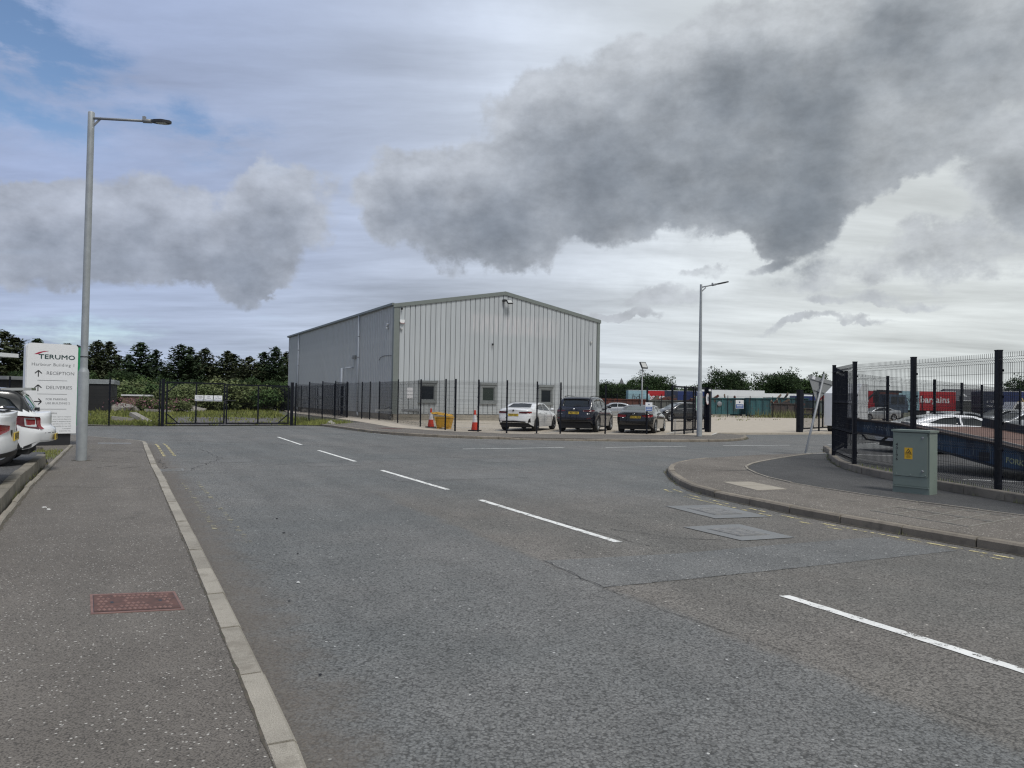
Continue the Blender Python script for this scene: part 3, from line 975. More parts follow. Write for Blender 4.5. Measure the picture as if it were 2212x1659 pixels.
def warehouse():
    root = thing('warehouse', 'large light grey metal clad warehouse with low gable roof and three shuttered windows', 'warehouse', (WX, WY, 0.10), WA)
    # x = along the gable, y = away along the side wall
    sl = (WR - WE) / (WW / 2)

    def roof_z(x):
        return WE + sl * (WW / 2 - abs(x - WW / 2))
    # inner wall behind the cladding = grooves between panels
    mb = MB()
    mb.prism([(0.05, 0.05), (WW - .05, 0.05), (WW - .05, WL), (0.05, WL)], 0.02, 0.42)
    v = [(0.05, 0.05, 0.42), (WW - .05, 0.05, 0.42), (WW - .05, 0.05, WE - .06), (WW / 2, 0.05, WR - .06), (0.05, 0.05, WE - .06)]
    v += [(a, WL - .02, c) for (a, b, c) in v]
    mb.add(v, [(0, 1, 2, 3, 4), (9, 8, 7, 6, 5), (1, 6, 7, 2), (0, 4, 9, 5)])
    mb.build('wall', M_GROOVE, root)
    n = 43
    x0, x1 = 0.34, WW - 0.22
    w = (x1 - x0) / n
    for i in range(n):
        a, b = x0 + i * w + 0.015, x0 + (i + 1) * w - 0.015
        za, zb = roof_z(a) - .1, roof_z(b) - .1
        pts = [(a, 0.45), (b, 0.45), (b, zb)]
        if a < WW / 2 < b:
            pts.append((WW / 2, roof_z(WW / 2) - .1))
        pts.append((a, za))
        mb = MB()
        k = len(pts)
        v = [(p[0] + (0.012 if p[0] == a else (-0.012 if p[0] == b else 0)), -0.012, p[1]) for p in pts] + [(p[0], 0.05, p[1]) for p in pts]
        mb.add(v, [tuple(range(k))] + [(j, j + k, (j + 1) % k + k, (j + 1) % k) for j in range(k)])
        mb.build('wall_panel', M_PANEL, root)
    # side wall: trapezoid ribs as real relief, in sheets one metre wide
    rib = 0.40
    sheet = MB()
    prof = []
    for r in range(3):
        y = r * rib
        prof += [(y, 0.0), (y + .22, 0.0), (y + .26, -0.045), (y + .36, -0.045)]
    prof.append((1.2, 0.0))
    v = [(p[1], p[0], 0.42) for p in prof] + [(p[1], p[0], WE - .05) for p in prof]
    k = len(prof)
    sheet.add(v, [(i + 1, i, i + k, i + k + 1) for i in range(k - 1)])
    me = sheet.mesh('cladding_sheet', M_SIDE)
    for i in range(28):
        link('cladding_sheet', me, root, (0.0, 0.2 + i * 1.2, 0))
    # plinth of concrete blocks
    bm_ = MB().box(0.0, 0, 0, 0.44, 0.09, 0.205).mesh('plinth_block', M_BLOCK)
    for r in range(2):
        for i in range(38):
            link('plinth_block', bm_, root, (0.03 + i * 0.445 - (0.2 if r and i else 0), -0.05 + .004 * random.random(), -0.01 + r * 0.213))
    pm = MB()
    for r in range(2):
        for i in range(77):
            pm.box(-0.05, 0.1 + i * .447, -0.01 + r * .213, 0.04, 0.54 + i * .447, .195 + r * .213)
    tag(pm.build('plinth_course', M_BLOCK, root), kind='stuff')
    # corner and verge trims
    MB().box(-0.07, -0.045, 0.42, 0.32, 0.0, WE - .05).box(-0.07, 0.0, 0.42, -0.0, 0.2, WE - .05).build('corner_trim', M_TRIM, root)
    MB().box(WW - .2, -0.045, 0.42, WW + .06, 0.0, WE - .05).box(WW, 0.0, 0.42, WW + .06, 0.3, WE - .05).build('corner_trim', M_TRIM, root)
    for s in (0, 1):
        xa, xb = (-.12, WW / 2) if s == 0 else (WW / 2, WW + .12)
        za, zb = (WE - .02, WR) if s == 0 else (WR, WE - .02)
        y0, y1 = -.09, .1
        v = [(xa, y0, za - .26), (xb, y0, zb - .26), (xb, y0, zb), (xa, y0, za), (xa, y1, za - .26), (xb, y1, zb - .26), (xb, y1, zb), (xa, y1, za)]
        MB().add(v, [(0, 1, 2, 3), (5, 4, 7, 6), (3, 2, 6, 7), (0, 4, 5, 1), (0, 3, 7, 4), (1, 5, 6, 2)]).build('verge_trim', M_TRIM, root)
        v = [(xa, .1, za - .05), (xb, .1, zb - .05), (xb, WL, zb - .05), (xa, WL, za - .05)]
        v += [(a, b, c - .1) for a, b, c in v]
        MB().add(v, [(0, 1, 2, 3), (7, 6, 5, 4), (0, 4, 5, 1), (1, 5, 6, 2), (2, 6, 7, 3), (3, 7, 4, 0)]).build('roof_slope', M_ROOF, root)
    MB().box(-.22, -.05, WE - .12, -.06, WL + .1, WE + .03).build('gutter', M_TRIM, root)
    # downpipes on the side wall
    for (y, top) in ((7.8, WE - .12), (28.6, WE - .12)):
        mb = MB()
        mb.tube([(-.14, y, top), (-.14, y, 0.45)], 0.07, 8)
        mb.tube([(-.14, y, 0.46), (-.14, y - .02, 0.36), (-.14, y - .22, 0.12)], 0.068, 8)
        p = mb.build('downpipe', M_PIPE, root)
        for z in (1.2, 2.6, 4.6, 6.2):
            MB().lathe([(.08, -.03), (.085, -.02), (.085, .02), (.08, .03)], 8, M=Matrix.Translation((-.14, y, z))).build('bracket', M_GALVD, p)
    mb = MB().tube([(-.14, 12.3, 3.9), (-.14, 12.3, 0.5)], 0.10, 8).tube([(-.14, 12.3, 0.5), (-.14, 12.15, 0.30), (-.14, 11.95, 0.1)], 0.098, 8)
    mb.build('flue_pipe', M_PIPE, root)
    # row of vent caps, lamp box, cable on the side wall
    for k in range(5):
        MB().tube([(-.02, 9.4 + k * .42, 3.88), (-.15, 9.4 + k * .42, 3.88), (-.2, 9.4 + k * .42, 3.80)], 0.055, 7).build('vent_cap', M_PIPE, root)
    MB().box(-.22, 8.75, 4.55, -.03, 9.15, 4.80).box(-.3, 8.85, 4.50, -.2, 9.05, 4.66).build('wall_lamp', M_GALVD, root)
    MB().tube([(-.07, 3.0, 4.18), (-.08, 2.6, 4.38), (-.08, 1.8, 4.46), (-.08, .3, 4.40)], 0.018, 5).build('cable', M_BLACK, root)
    for k, (y, z) in enumerate(((1.15, 6.62), (1.25, 6.35), (1.3, 6.5))):
        MB().lathe([(0, -.06), (.07, -.05), (.09, 0), (.06, .05), (0, .06)], 10, M=Matrix.Translation((-.12, y, z))).build('security_camera', M_WHITEP, root)
    # windows with raised shutter boxes
    for i, (xa, xb, za, zb) in enumerate(((1.80, 3.16, 1.27, 2.60), (6.51, 7.85, 1.25, 2.58), (11.42, 12.70, 1.22, 2.52))):
        mb = MB()
        t = .16
        mb.box(xa, -.11, za, xa + t, .02, zb).box(xb - t, -.11, za, xb, .02, zb)
        mb.box(xa + t, -.112, zb - t, xb - t, .02, zb).box(xa + t, -.108, za, xb - t, .02, za + t * .8)
        win = mb.build('window', M_TRIM2, root)
        mb = MB()
        t2 = .07
        a, b, c, d = xa + t, xb - t, za + t * .8, zb - t
        mb.box(a, -.07, c, a + t2, .02, d).box(b - t2, -.07, c, b, .02, d).box(a + t2, -.072, d - t2, b - t2, .02, d).box(a + t2, -.068, c, b - t2, .02, c + t2)
        mb.build('frame', M_TRIM2, win)
        MB().box(a + t2, -.04, c + t2, b - t2, -.02, d - t2).build('pane', M_GLASSG if i == 1 else M_GLASS, win)
        MB().box(xa - .03, -.17, zb + .003, xb + .03, .02, zb + .17).build('shutter_box', M_TRIM2, win)
        MB().box(xa - .02, -.13, za - .05, xb + .02, .02, za - .004).build('sill', M_TRIM2, win)
    # fittings on the gable
    fl = MB().box(8.22, -.30, 8.72, 8.42, -.01, 8.86).bar((8.36, -.2, 8.79), (8.6, -.42, 8.70), .05).build('floodlight', M_BLACK, root)
    M = Matrix.Translation((8.60, -.45, 8.68)) @ Matrix.Rotation(R(-38), 4, 'X') @ Matrix.Rotation(R(-8), 4, 'Y')
    MB().box(-.22, -.05, -.17, .22, .05, .17, M=M).build('lamp_housing', M_BLACK, fl)
    MB().box(-.18, -.056, -.13, .18, -.05, .13, M=M).build('lamp_glass', M_LENS, fl)
    al = MB().prism([(-.17, .12), (.17, .12), (.17, -.02), (.08, -.15), (-.08, -.15), (-.17, -.02)], 0, .09, M=face_matrix((.50, -.045, 6.75), (1, 0, 0), (0, 0, 1))).build('alarm_box', M_WHITEP, root)
    MB().box(.34, -.15, 6.62, .66, -.139, 6.64).build('alarm_stripe', mat('alarm_red', (.4, .06, .05)), al)
    MB().box(.42, -.16, 7.55, .50, -.01, 7.70).box(.40, -.26, 7.58, .48, -.12, 7.65).build('security_camera', M_BLACK, root)
    MB().box(7.42, -.16, 5.46, 7.50, -.01, 5.60).box(7.40, -.24, 5.50, 7.48, -.12, 5.57).build('security_camera', M_BLACK, root)
    for x, z in ((.46, 6.26), (16.1, 6.14)):
        MB().lathe([(0, -.09), (.06, -.07), (.09, 0), (.09, .05), (.10, .06), (0, .06)], 12, M=Matrix.Translation((x, -.10, z))).box(x - .02, -.1, z + .02, x + .02, -.01, z + .06).build('security_camera', M_WHITEP, root)
    for k in range(3):
        MB().box(.98, -.03 - k * .002, 1.50 + k * .26, 1.40, -.014, 1.73 + k * .26).build('notice', M_PAPER, root)
    MB().bar((-1.2, .2, .66), (1.9, -.12, .72), .05, .13).build('handrail', M_GALVD, root)
    MB().bar((-.55, .35, .72), (-.2, .3, .88), .03, .03).bar((-.2, .3, .88), (.1, .3, .72), .03, .03).build('bracket', M_BLACK, root)
    MB().tube([(-.2, -.15, .42), (-.22, -.2, .25), (-.35, -.3, .12)], .04, 6).build('drain_pipe', M_PIPED, root)
    return root


warehouse()

# ------------------------------------------------------------------ welded mesh fencing


def wire_panel(L, H, folds=True, pitch=0.05, wire=0.005, fold=0.05):
    """one welded panel: local x along, z up, y the fold depth"""
    if folds:
        fz = [0.045 * H, 0.30 * H, 0.60 * H, 0.945 * H]
        zs = [(0.0, 0)]
        for z in fz:
            zs += [(z - .045, 0), (z, fold), (z + .045, 0)]
        zs.append((H, 0))
        zs = [zs[0]] + [q for q in zs[1:] if q[0] > 0.02]
    else:
        zs = [(0, 0), (H, 0)]
    n = max(2, int(round(L / pitch)))
    xs = np.linspace(0.03, L - 0.03, n)
    h = wire / 2
    verts, faces = [], []
    m = len(zs)
    for x in xs:
        o = len(verts)
        for (z, y) in zs:
            verts += [(x - h, y - h, z), (x + h, y - h, z), (x, y + h, z)]
        for i in range(m - 1):
            a, b = o + 3 * i, o + 3 * i + 3
            faces += [(a, a + 1, b + 1, b), (a + 1, a + 2, b + 2, b + 1), (a + 2, a, b, b + 2)]
    # horizontal wires
    hz = []
    if folds:
        for z in fz:
            hz += [(z - .05, 0), (z, fold), (z + .05, 0)]
        hz += [(.15 * H + .02, 0), (.22 * H + .02, 0), (.38 * H, 0), (.45 * H, 0), (.52 * H, 0), (.69 * H, 0), (.77 * H, 0), (.85 * H, 0)]
    else:
        hz = [(H * k / 10 + .03, 0) for k in range(10)] + [(H - .03, 0)]
    for (z, y) in hz:
        if z < 0.01:
            continue
        o = len(verts)
        for x in (0.0, L):
            verts += [(x, y - h, z - h), (x, y - h, z + h), (x, y + h + .002, z)]
        faces += [(o, o + 3, o + 4, o + 1), (o + 1, o + 4, o + 5, o + 2), (o + 2, o + 5, o + 3, o)]
    me = bpy.data.meshes.new('mesh_panel')
    me.from_pydata(verts, [], faces)
    me.materials.append(M_NAVY)
    me.update()
    return me


def post_mesh(H, w, d):
    mb = MB().box(-w / 2, -d / 2, -0.05, w / 2, d / 2, H)
    mb.box(-w / 2 - .004, -d / 2 - .004, H, w / 2 + .004, d / 2 + .004, H + .02)
    k = int(H / .45)
    for i in range(k):
        mb.box(-w / 2 - .018, -d / 2 - .012, .25 + i * .45, w / 2 + .018, -d / 2 - .001, .29 + i * .45)
    return mb.mesh('post', M_NAVY)


def fence(name, label, pts, H=2.4, post=(0.06, 0.06), folds=True, group=None, plates=(), wire=.005, skip=()):
    """pts: (x, y, base z[, height]) of the posts; a mesh panel hangs between each pair"""
    root = thing(name, label, 'fence', (pts[0][0], pts[0][1], pts[0][2]), 0, group)
    o = Vector(pts[0][:3])
    cache = {}
    for i, p in enumerate(pts):
        h = p[3] if len(p) > 3 else H
        q = pts[min(i + 1, len(pts) - 1)]
        r = pts[max(i - 1, 0)]
        a = math.atan2(q[1] - r[1], q[0] - r[0])
        key = round(h, 2)
        if key not in cache:
            cache[key] = post_mesh(h, *post)
        po = link('post', cache[key], root, Vector(p[:3]) - o, a)
        if i in plates:
            MB().box(-.1, -.1, 0, .1, .1, .015).build('base_plate', M_NAVY, po)
    for i, (p, q) in enumerate(zip(pts, pts[1:])):
        if i in skip:
            continue
        a, b = Vector(p[:3]), Vector(q[:3])
        L = (b - a).to_2d().length - post[0]
        h = (min(p[3] if len(p) > 3 else H, q[3] if len(q) > 3 else H)) - .06
        me = wire_panel(L, h, folds, wire=wire)
        t = (b - a).to_2d().normalized()
        ob = link('mesh_panel', me, root)
        sh = (b.z - a.z) / max(L, .1)
        ob.matrix_basis = Matrix(((t.x, -t.y, 0, a.x + t.x * post[0] / 2 - o.x), (t.y, t.x, 0, a.y + t.y * post[0] / 2 - o.y), (sh, 0, 1, a.z - o.z + .03), (0, 0, 0, 1)))
    return root


fence('mesh_fence', 'black welded mesh fence running along the near edge of the yard past the parked cars', [
    (-8.94, 50.05, .1, 2.60), (-6.91, 45.06, .1, 2.64), (-4.91, 40.02, .1, 2.54), (-3.23, 36.25, .1, 2.48), (-2.66, 35.11, .1, 2.46), (-1.56, 34.9, .1, 2.44),
    (-.21, 33.95, .1, 2.41), (1.17, 34.13, .1, 2.38), (2.27, 34.32, .1, 2.36), (4.44, 35.04, .1, 2.31), (6.49, 35.52, .1, 2.27), (8.42, 36.1, .1, 2.33), (9.22, 37.6, .1, 2.36)], plates=(6, 7), skip=(10,))
fence('mesh_fence', 'black mesh fence close beside the long side wall of the warehouse', [
    (-8.94, 50.05, .1, 2.6), (-9.75, 51.0, .1, 2.6), (-10.66, 52.75, .1, 2.6), (-12.16, 54.92, .1, 2.6), (-14.2, 59.3, .1, 2.55), (-16.2, 63.3, .1, 2.5), (-18.2, 66.6, .1, 2.5), (-19.6, 69.0, .1, 2.5), (-21.3, 72.1, .1, 2.5),
    (-23.2, 75.6, .1, 2.5), (-25.1, 79.1, .1, 2.5), (-27.0, 82.6, .1, 2.5), (-29.0, 86.2, .1, 2.5)])
fence('mesh_fence', 'short black mesh fence linking the double gate to the warehouse fence over the weeds', [(-11.92, 40.9, .03, 2.3), (-11.8, 43.2, .06, 2.4), (-11.95, 46.8, .08, 2.5), (-12.05, 50.6, .1, 2.6), (-12.16, 54.6, .1, 2.65)])
fence('mesh_fence', 'black mesh fence between the lamp post and the double gate', [(-24.4, 36.0, .03, 2.3), (-22.1, 36.2, .03, 2.3), (-19.82, 36.53, .03, 2.33), (-17.62, 37.1, .03, 2.25)])
fence('mesh_fence', 'dark close mesh fence receding behind the green edge of the sign', [(-34.0, 57.5, .03, 2.45), (-35.1, 60.1, .03), (-36.2, 62.7, .03), (-37.3, 65.3, .03), (-38.4, 67.9, .03), (-39.5, 70.5, .03), (-40.6, 73.1, .03), (-41.7, 75.7, .03), (-43.2, 79.2, .03)], wire=.022)
fence('mesh_fence', 'tall navy mesh fence on the kerb beside the green cabinet', [
    (8.55, 7.6, .22), (8.42, 10.1, .22), (8.28, 12.6, .22), (8.16, 15.05, .24), (8.10, 17.5, .27), (8.83, 20.3, .33)], post=(0.085, 0.085), wire=.0058)
fence('mesh_fence', 'navy mesh fence on the far side of the sunken parking yard', [(8.83, 20.3, .33), (10.65, 23.6, .33), (13.7, 27.0, .33), (16.9, 29.6, .33), (19.5, 32.1, .3), (21.9, 34.5, .3), (24.6, 37.2, .3), (27.3, 39.8, .3)], post=(0.085, 0.085))
fence('mesh_fence', 'thin black fence far across the yard in front of the teal skips', [(6.5 + k * 2.55, 80.0 + k * 0.85 - (0.05 * k * k), .1) for k in range(12)], folds=False)
fence('mesh_fence', 'black fence far behind the parking yard in front of the red trailers', [(26.5 + k * 2.9, 58.5 - k * .1, .1) for k in range(7)] + [(49 + k * 2.9, 58 + k, .1) for k in range(5)], folds=False)
fence('mesh_fence', 'thin black fence behind the silver saloon at the back of the yard', [(-1.5 + k * 2.6, 76.5 + k * .6, .1) for k in range(4)], folds=False)

# ------------------------------------------------------------------ double gate to the scrub land
A0, A1, A2 = Vector((-17.45, 37.25, .03)), Vector((-15.02, 38.9, .02)), Vector((-12.18, 40.75, .03))


def gate_leaf(root, o, a, b, H, brace_left, z0=.08):
    """framed leaf with a middle stile, mesh infill and corner braces, from a to b (relative to o)"""
    a, b = Vector(a), Vector(b)
    t = (b - a).normalized()
    L = (b - a).length
    ang = math.atan2(t.y, t.x)
    lf = MB()
    w = .07
    lf.box(0, -w / 2, z0, w, w / 2, H).box(L - w, -w / 2, z0, L, w / 2, H)
    lf.box(w, -w / 2 + .002, H - w, L - w, w / 2 - .002, H).box(w, -w / 2 + .002, z0, L - w, w / 2 - .002, z0 + w)
    lf.box(L / 2 - .035, -w / 2 + .004, z0 + w, L / 2 + .035, w / 2 - .004, H - w)
    x0, x1, s = (w, .55, 1) if brace_left else (L - w, L - .55, -1)
    for (za, zb) in ((z0 + .5, z0 + .07), (H - .5, H - .07)):
        lf.bar((x0, 0, za), (x1, 0, zb), .05)
    ob = lf.build('leaf_frame', M_NAVY, root, a - o, ang)
    me = wire_panel(L - 2 * w, H - z0 - 2 * w, folds=False, wire=.005)
    m = link('mesh_panel', me, root)
    m.location = (a - o) + Vector((t.x * w, t.y * w, z0 + w))
    m.rotation_euler = (0, 0, ang)
    return ob, ang


g = thing('double_gate', 'closed black double gate with mesh infill in front of the overgrown scrub', 'gate', A0)
for p, q in ((A0 + Vector((-.07, -.03, 0)), A1), (A2 + Vector((.08, .05, 0)), A1)):
    d = (q - p).normalized()
    MB().box(-.07, -.07, -.05, .07, .07, 2.32).box(-.075, -.075, 2.32, .075, .075, 2.35).build('gate_post', M_NAVY, g, p - A0, math.atan2(d.y, d.x))
gate_leaf(g, A0, A0 + Vector((.06, .04, 0)), A1 - Vector((.02, .015, 0)), 2.22, True)
gate_leaf(g, A0, A1 + Vector((.02, .015, 0)), A2 - Vector((.05, .035, 0)), 2.18, False)
MB().bar((A1 - A0) + Vector((0, -.06, 1.32)), (A1 - A0) + Vector((.45, .22, 1.32)), .04).box(A1.x - A0.x - .06, A1.y - A0.y - .1, 1.15, A1.x - A0.x + .06, A1.y - A0.y - .04, 1.3).build('latch', M_BLACK, g)
MB().bar((A1 - A0) + Vector((-.2, -.16, .05)), (A1 - A0) + Vector((-.2, -.16, .55)), .035).build('drop_bolt', M_BLACK, g)

M_SIGNW = mat('sign_white', (.74, .75, .76), .35, var=.02)
M_SIGNB = mat('sign_blue', (.02, .05, .16), .4, var=.02)
M_INK = mat('sign_ink', (.04, .06, .12), .5, var=0)
M_INKG = mat('sign_grey_ink', (.13, .135, .145), .5, var=0)
gt = (A1 - A0).normalized()
gn = Vector((gt.y, -gt.x, 0))
for k, (s, lines, lab) in enumerate(((1.62, None, 'small white gate sign with grey map drawing and blue band, left of three'), (2.08, ('Site', 'Office'), 'small white gate sign reading Site Office above a blue band'), (2.54, ('Site', 'Car Park'), 'small white gate sign reading Site Car Park above a blue band'))):
    c = A0 + gt * s + gn * .06 + Vector((0, 0, 1.42))
    t = thing('gate_sign', lab, 'sign', c, 0, 'signs on the double gate')
    Mf = face_matrix((0, 0, 0), gt, (0, 0, 1))
    MB().prism([(-.21, -.15), (.21, -.15), (.21, .15), (-.21, .15)], 0, .012, M=Mf).build('board', M_SIGNW, t)
    MB().prism([(-.19, -.125), (.19, -.125), (.19, -.068), (-.19, -.068)], .012, .015, M=Mf).build('band', M_SIGNB, t)
    MB().prism([(-.16, -.118), (.12, -.118), (.12, -.112), (.19, -.097), (.12, -.080), (.12, -.088), (-.16, -.088)], .015, .0165, M=Mf @ Matrix.Rotation(math.pi, 4, 'Z') @ Matrix.Translation((0, .194, 0))).build('arrow', M_SIGNW, t)
    if lines:
        lettering(lines[0], .085, M_INK, t, Mf @ Matrix.Translation((0, .085, .014)))
        lettering(lines[1], .085, M_INK, t, Mf @ Matrix.Translation((0, .0, .014)))
    else:
        ml = MB()
        for r, (x, y, w) in enumerate(((-.12, .10, .10), (.05, .10, .2), (.05, .06, .22), (-.12, .05, .06), (-.08, .0, .12), (.08, .02, .16), (.06, -.03, .12))):
            ml.prism([(x - w / 2, y - .008), (x + w / 2, y - .008), (x + w / 2, y + .008), (x - w / 2, y + .008)], .012, .0145, M=Mf)
        ml.build('drawing', M_INKG, t)

# ------------------------------------------------------------------ yard entrance gates
yg = thing('sliding_gate', 'open navy framed gate leaf with mesh in its lower panels left of the yard entrance', 'gate', (7.7, 35.6, .1))
o = Vector((7.7, 35.6, .1))
pa, pb = Vector((7.7, 35.6, .1)), Vector((10.25, 39.2, .1))
d = (pb - pa)
L = d.length
ang = math.atan2(d.y, d.x)
w = .08
fr = MB()
fr.box(0, -w / 2, .14, w, w / 2, 2.36).box(L - w, -w / 2, .14, L, w / 2, 2.36).box(w, -w / 2, 2.28, L - w, w / 2, 2.355).box(w, -w / 2, .145, L - w, w / 2, .22)
for x in (L * .38, L * .68):
    fr.box(x - .035, -w / 2 + .003, .22, x + .035, w / 2 - .003, 2.28)
fr.box(w, -w / 2 + .005, .80, L - w, w / 2 - .005, .86)
fr.build('leaf_frame', M_NAVY, yg, (0, 0, 0), ang)
me = wire_panel(L - 2 * w, .58, folds=False)
m = link('mesh_panel', me, yg, (math.cos(ang) * w, math.sin(ang) * w, .22), ang)
MB().tube([(0.12, -.12, -.02), (0.12, -.12, .75)], .018, 6).build('drop_bolt', M_GALVD, yg, (0, 0, 0), ang)
gp = MB().box(-.13, -.13, -.05, .13, .13, 2.34).box(-.135, -.135, 2.34, .135, .135, 2.36)
tag(gp.build('gate_post', M_NAVY, None, (10.42, 39.3, .1), ang), 'thick navy gate post carrying a round speed sign left of the yard entrance', 'gate post')
gp = MB().box(-.13, -.13, -.05, .13, .13, 2.36).box(-.135, -.135, 2.36, .135, .135, 2.38).box(-.16, -.05, .3, -.13, .05, .4)
tag(gp.build('gate_post', M_NAVY, None, (16.1, 41.4, .1), R(28)), 'thick navy gate post right of the yard entrance behind the leaning sign', 'gate post')
yg2 = thing('sliding_gate', 'open navy gate leaf with mesh infill right of the yard entrance', 'gate', (16.3, 41.5, .1))
pa, pb = Vector((16.3, 41.5, 0)), Vector((19.5, 45.3, 0))
L = (pb - pa).length
ang2 = math.atan2(pb.y - pa.y, pb.x - pa.x)
fr = MB()
fr.box(0, -.04, .16, .08, .04, 2.2).box(L - .08, -.04, .16, L, .04, 2.2).box(.08, -.04, 2.12, L - .08, .04, 2.195).box(.08, -.04, .165, L - .08, .04, .24).box(.08, -.035, .98, L - .08, .035, 1.04)
fr.box(L * .35, -.036, .24, L * .35 + .07, .036, 2.12).box(L * .7, -.036, .24, L * .7 + .07, .036, 2.12)
fr.build('leaf_frame', M_NAVY, yg2, (0, 0, 0), ang2)
link('mesh_panel', wire_panel(L - .16, .76, folds=False), yg2, (math.cos(ang2) * .08, math.sin(ang2) * .08, .23), ang2)
MB().box(-.04, -.04, -.05, .04, .04, 2.35).build('gate_stop_post', M_NAVY, yg2, (1.75, 2.0, 0), ang2)

# signs near the entrance
M_GREEN = mat('sign_green', (.01, .22, .13), .35, var=.02)
M_RED = mat('sign_red', (.45, .03, .03), .4, var=.03)
dd = Vector((math.cos(ang), math.sin(ang), 0))
nn = Vector((dd.y, -dd.x, 0))
c = Vector((9.45, 38.0, 1.62)) + nn * .09
t = thing('assembly_sign', 'green and white assembly point sign hung on the open gate behind the lamp post', 'sign', c)
Mf = face_matrix((0, 0, 0), dd, (0, 0, 1))
MB().prism([(-.22, -.36), (.22, -.36), (.22, .36), (-.22, .36)], 0, .01, M=Mf).build('board', M_SIGNW, t)
MB().prism([(-.2, -.2), (.2, -.2), (.2, .34), (-.2, .34)], .01, .013, M=Mf).build('field', M_GREEN, t)
MB().prism([(-.2, -.34), (.2, -.34), (.2, -.23), (-.2, -.23)], .01, .013, M=Mf).build('band', M_GREEN, t)
pm = MB()
for (x, y, s) in ((-.06, .08, 1), (.06, .08, 1), (-.03, .14, .8), (.04, .0, 1)):
    pm.prism([(x + .022 * s * math.cos(a), y + .022 * s * math.sin(a)) for a in [k * math.pi / 4 for k in range(8)]], .013, .015, M=Mf)
    pm.prism([(x - .025 * s, y - .09), (x + .025 * s, y - .09), (x + .03 * s, y - .025), (x - .03 * s, y - .025)], .013, .0145, M=Mf)
for (sx, sy) in ((1, 1), (-1, 1), (1, -1), (-1, -1)):
    X, Y = .17 * sx, .07 + .24 * sy
    pm.prism([(X, Y), (X - .07 * sx, Y - .0 * sy), (X - .05 * sx, Y - .03 * sy), (X - .09 * sx, Y - .08 * sy), (X - .07 * sx, Y - .1 * sy), (X - .03 * sx, Y - .05 * sy), (X, Y - .07 * sy)][::(1 if sx * sy > 0 else -1)], .013, .0145, M=Mf)
pm.build('pictogram', M_SIGNW, t)
c = Vector((10.33, 39.15, 1.86))
t = thing('speed_sign', 'small round white ten limit sign on the left gate post', 'sign', c)
q = Vector((.80, .60, 0)).normalized()
Mf = face_matrix((-.02, -.14, 0), Vector((.5, .85, 0)), (0, 0, 1))
cir = [(.30 * math.cos(k * math.pi / 14), .30 * math.sin(k * math.pi / 14)) for k in range(28)]
MB().prism(cir, 0, .01, M=Mf).build('board', M_SIGNW, t)
rg = MB()
k = len(cir)
rg.add([Mf @ Vector((a, b, .012)) for a, b in cir] + [Mf @ Vector((a * .86, b * .86, .012)) for a, b in cir], [(i, (i + 1) % k, k + (i + 1) % k, k + i) for i in range(k)])
rg.build('rim', mat('sign_pale_red', (.62, .40, .38), .4, var=.02), t)
lettering('10', .32, M_INK, t, Mf @ Matrix.Translation((0, 0, .013)), bold=.006)
tag(MB().prism([(-.14, -.05), (.14, -.05), (.14, .05), (-.14, .05)], 0, .01, M=face_matrix((10.45, 39.12, 2.32), dd, (0, 0, 1))).build('small_plate', M_SIGNW), 'tiny blank white plate at the top of the left gate post', 'plate')

for (x, y, z, w, h, lab, txt) in ((6.55, 35.42, 1.42, .34, .42, 'small blue and white notice cable tied to the fence above the black coupe', 'CCTV'), (26.2, 85.2, 1.55, .95, 1.0, 'blue and white notice fixed to the far fence in front of the teal skip', '30')):
    t = thing('fence_notice', lab, 'sign', (x, y, z))
    Mf = face_matrix((0, -.06, 0), (1, .1, 0), (0, 0, 1))
    MB().prism([(-w / 2, -h / 2), (w / 2, -h / 2), (w / 2, h / 2), (-w / 2, h / 2)], 0, .01, M=Mf).build('board', M_SIGNW, t)
    MB().prism([(-w * .46, -h * .46), (w * .46, -h * .46), (w * .46, h * .0), (-w * .46, h * .0)], .01, .013, M=Mf).build('band', mat('sign_mid_blue', (.03, .10, .32), .4, var=.02), t)
    for r in range(2):
        MB().prism([(-w * .36, -h * (.14 + r * .16) - h * .03), (w * .36, -h * (.14 + r * .16) - h * .03), (w * .36, -h * (.14 + r * .16) + h * .03), (-w * .36, -h * (.14 + r * .16) + h * .03)], .013, .0145, M=Mf).build('text_line', M_SIGNW, t)
    MB().prism([(w * .1 * math.cos(k * .7), h * .25 + w * .1 * math.sin(k * .7)) for k in range(9)], .01, .013, M=Mf).build('symbol', M_SIGNB, t)

# ------------------------------------------------------------------ lamp columns


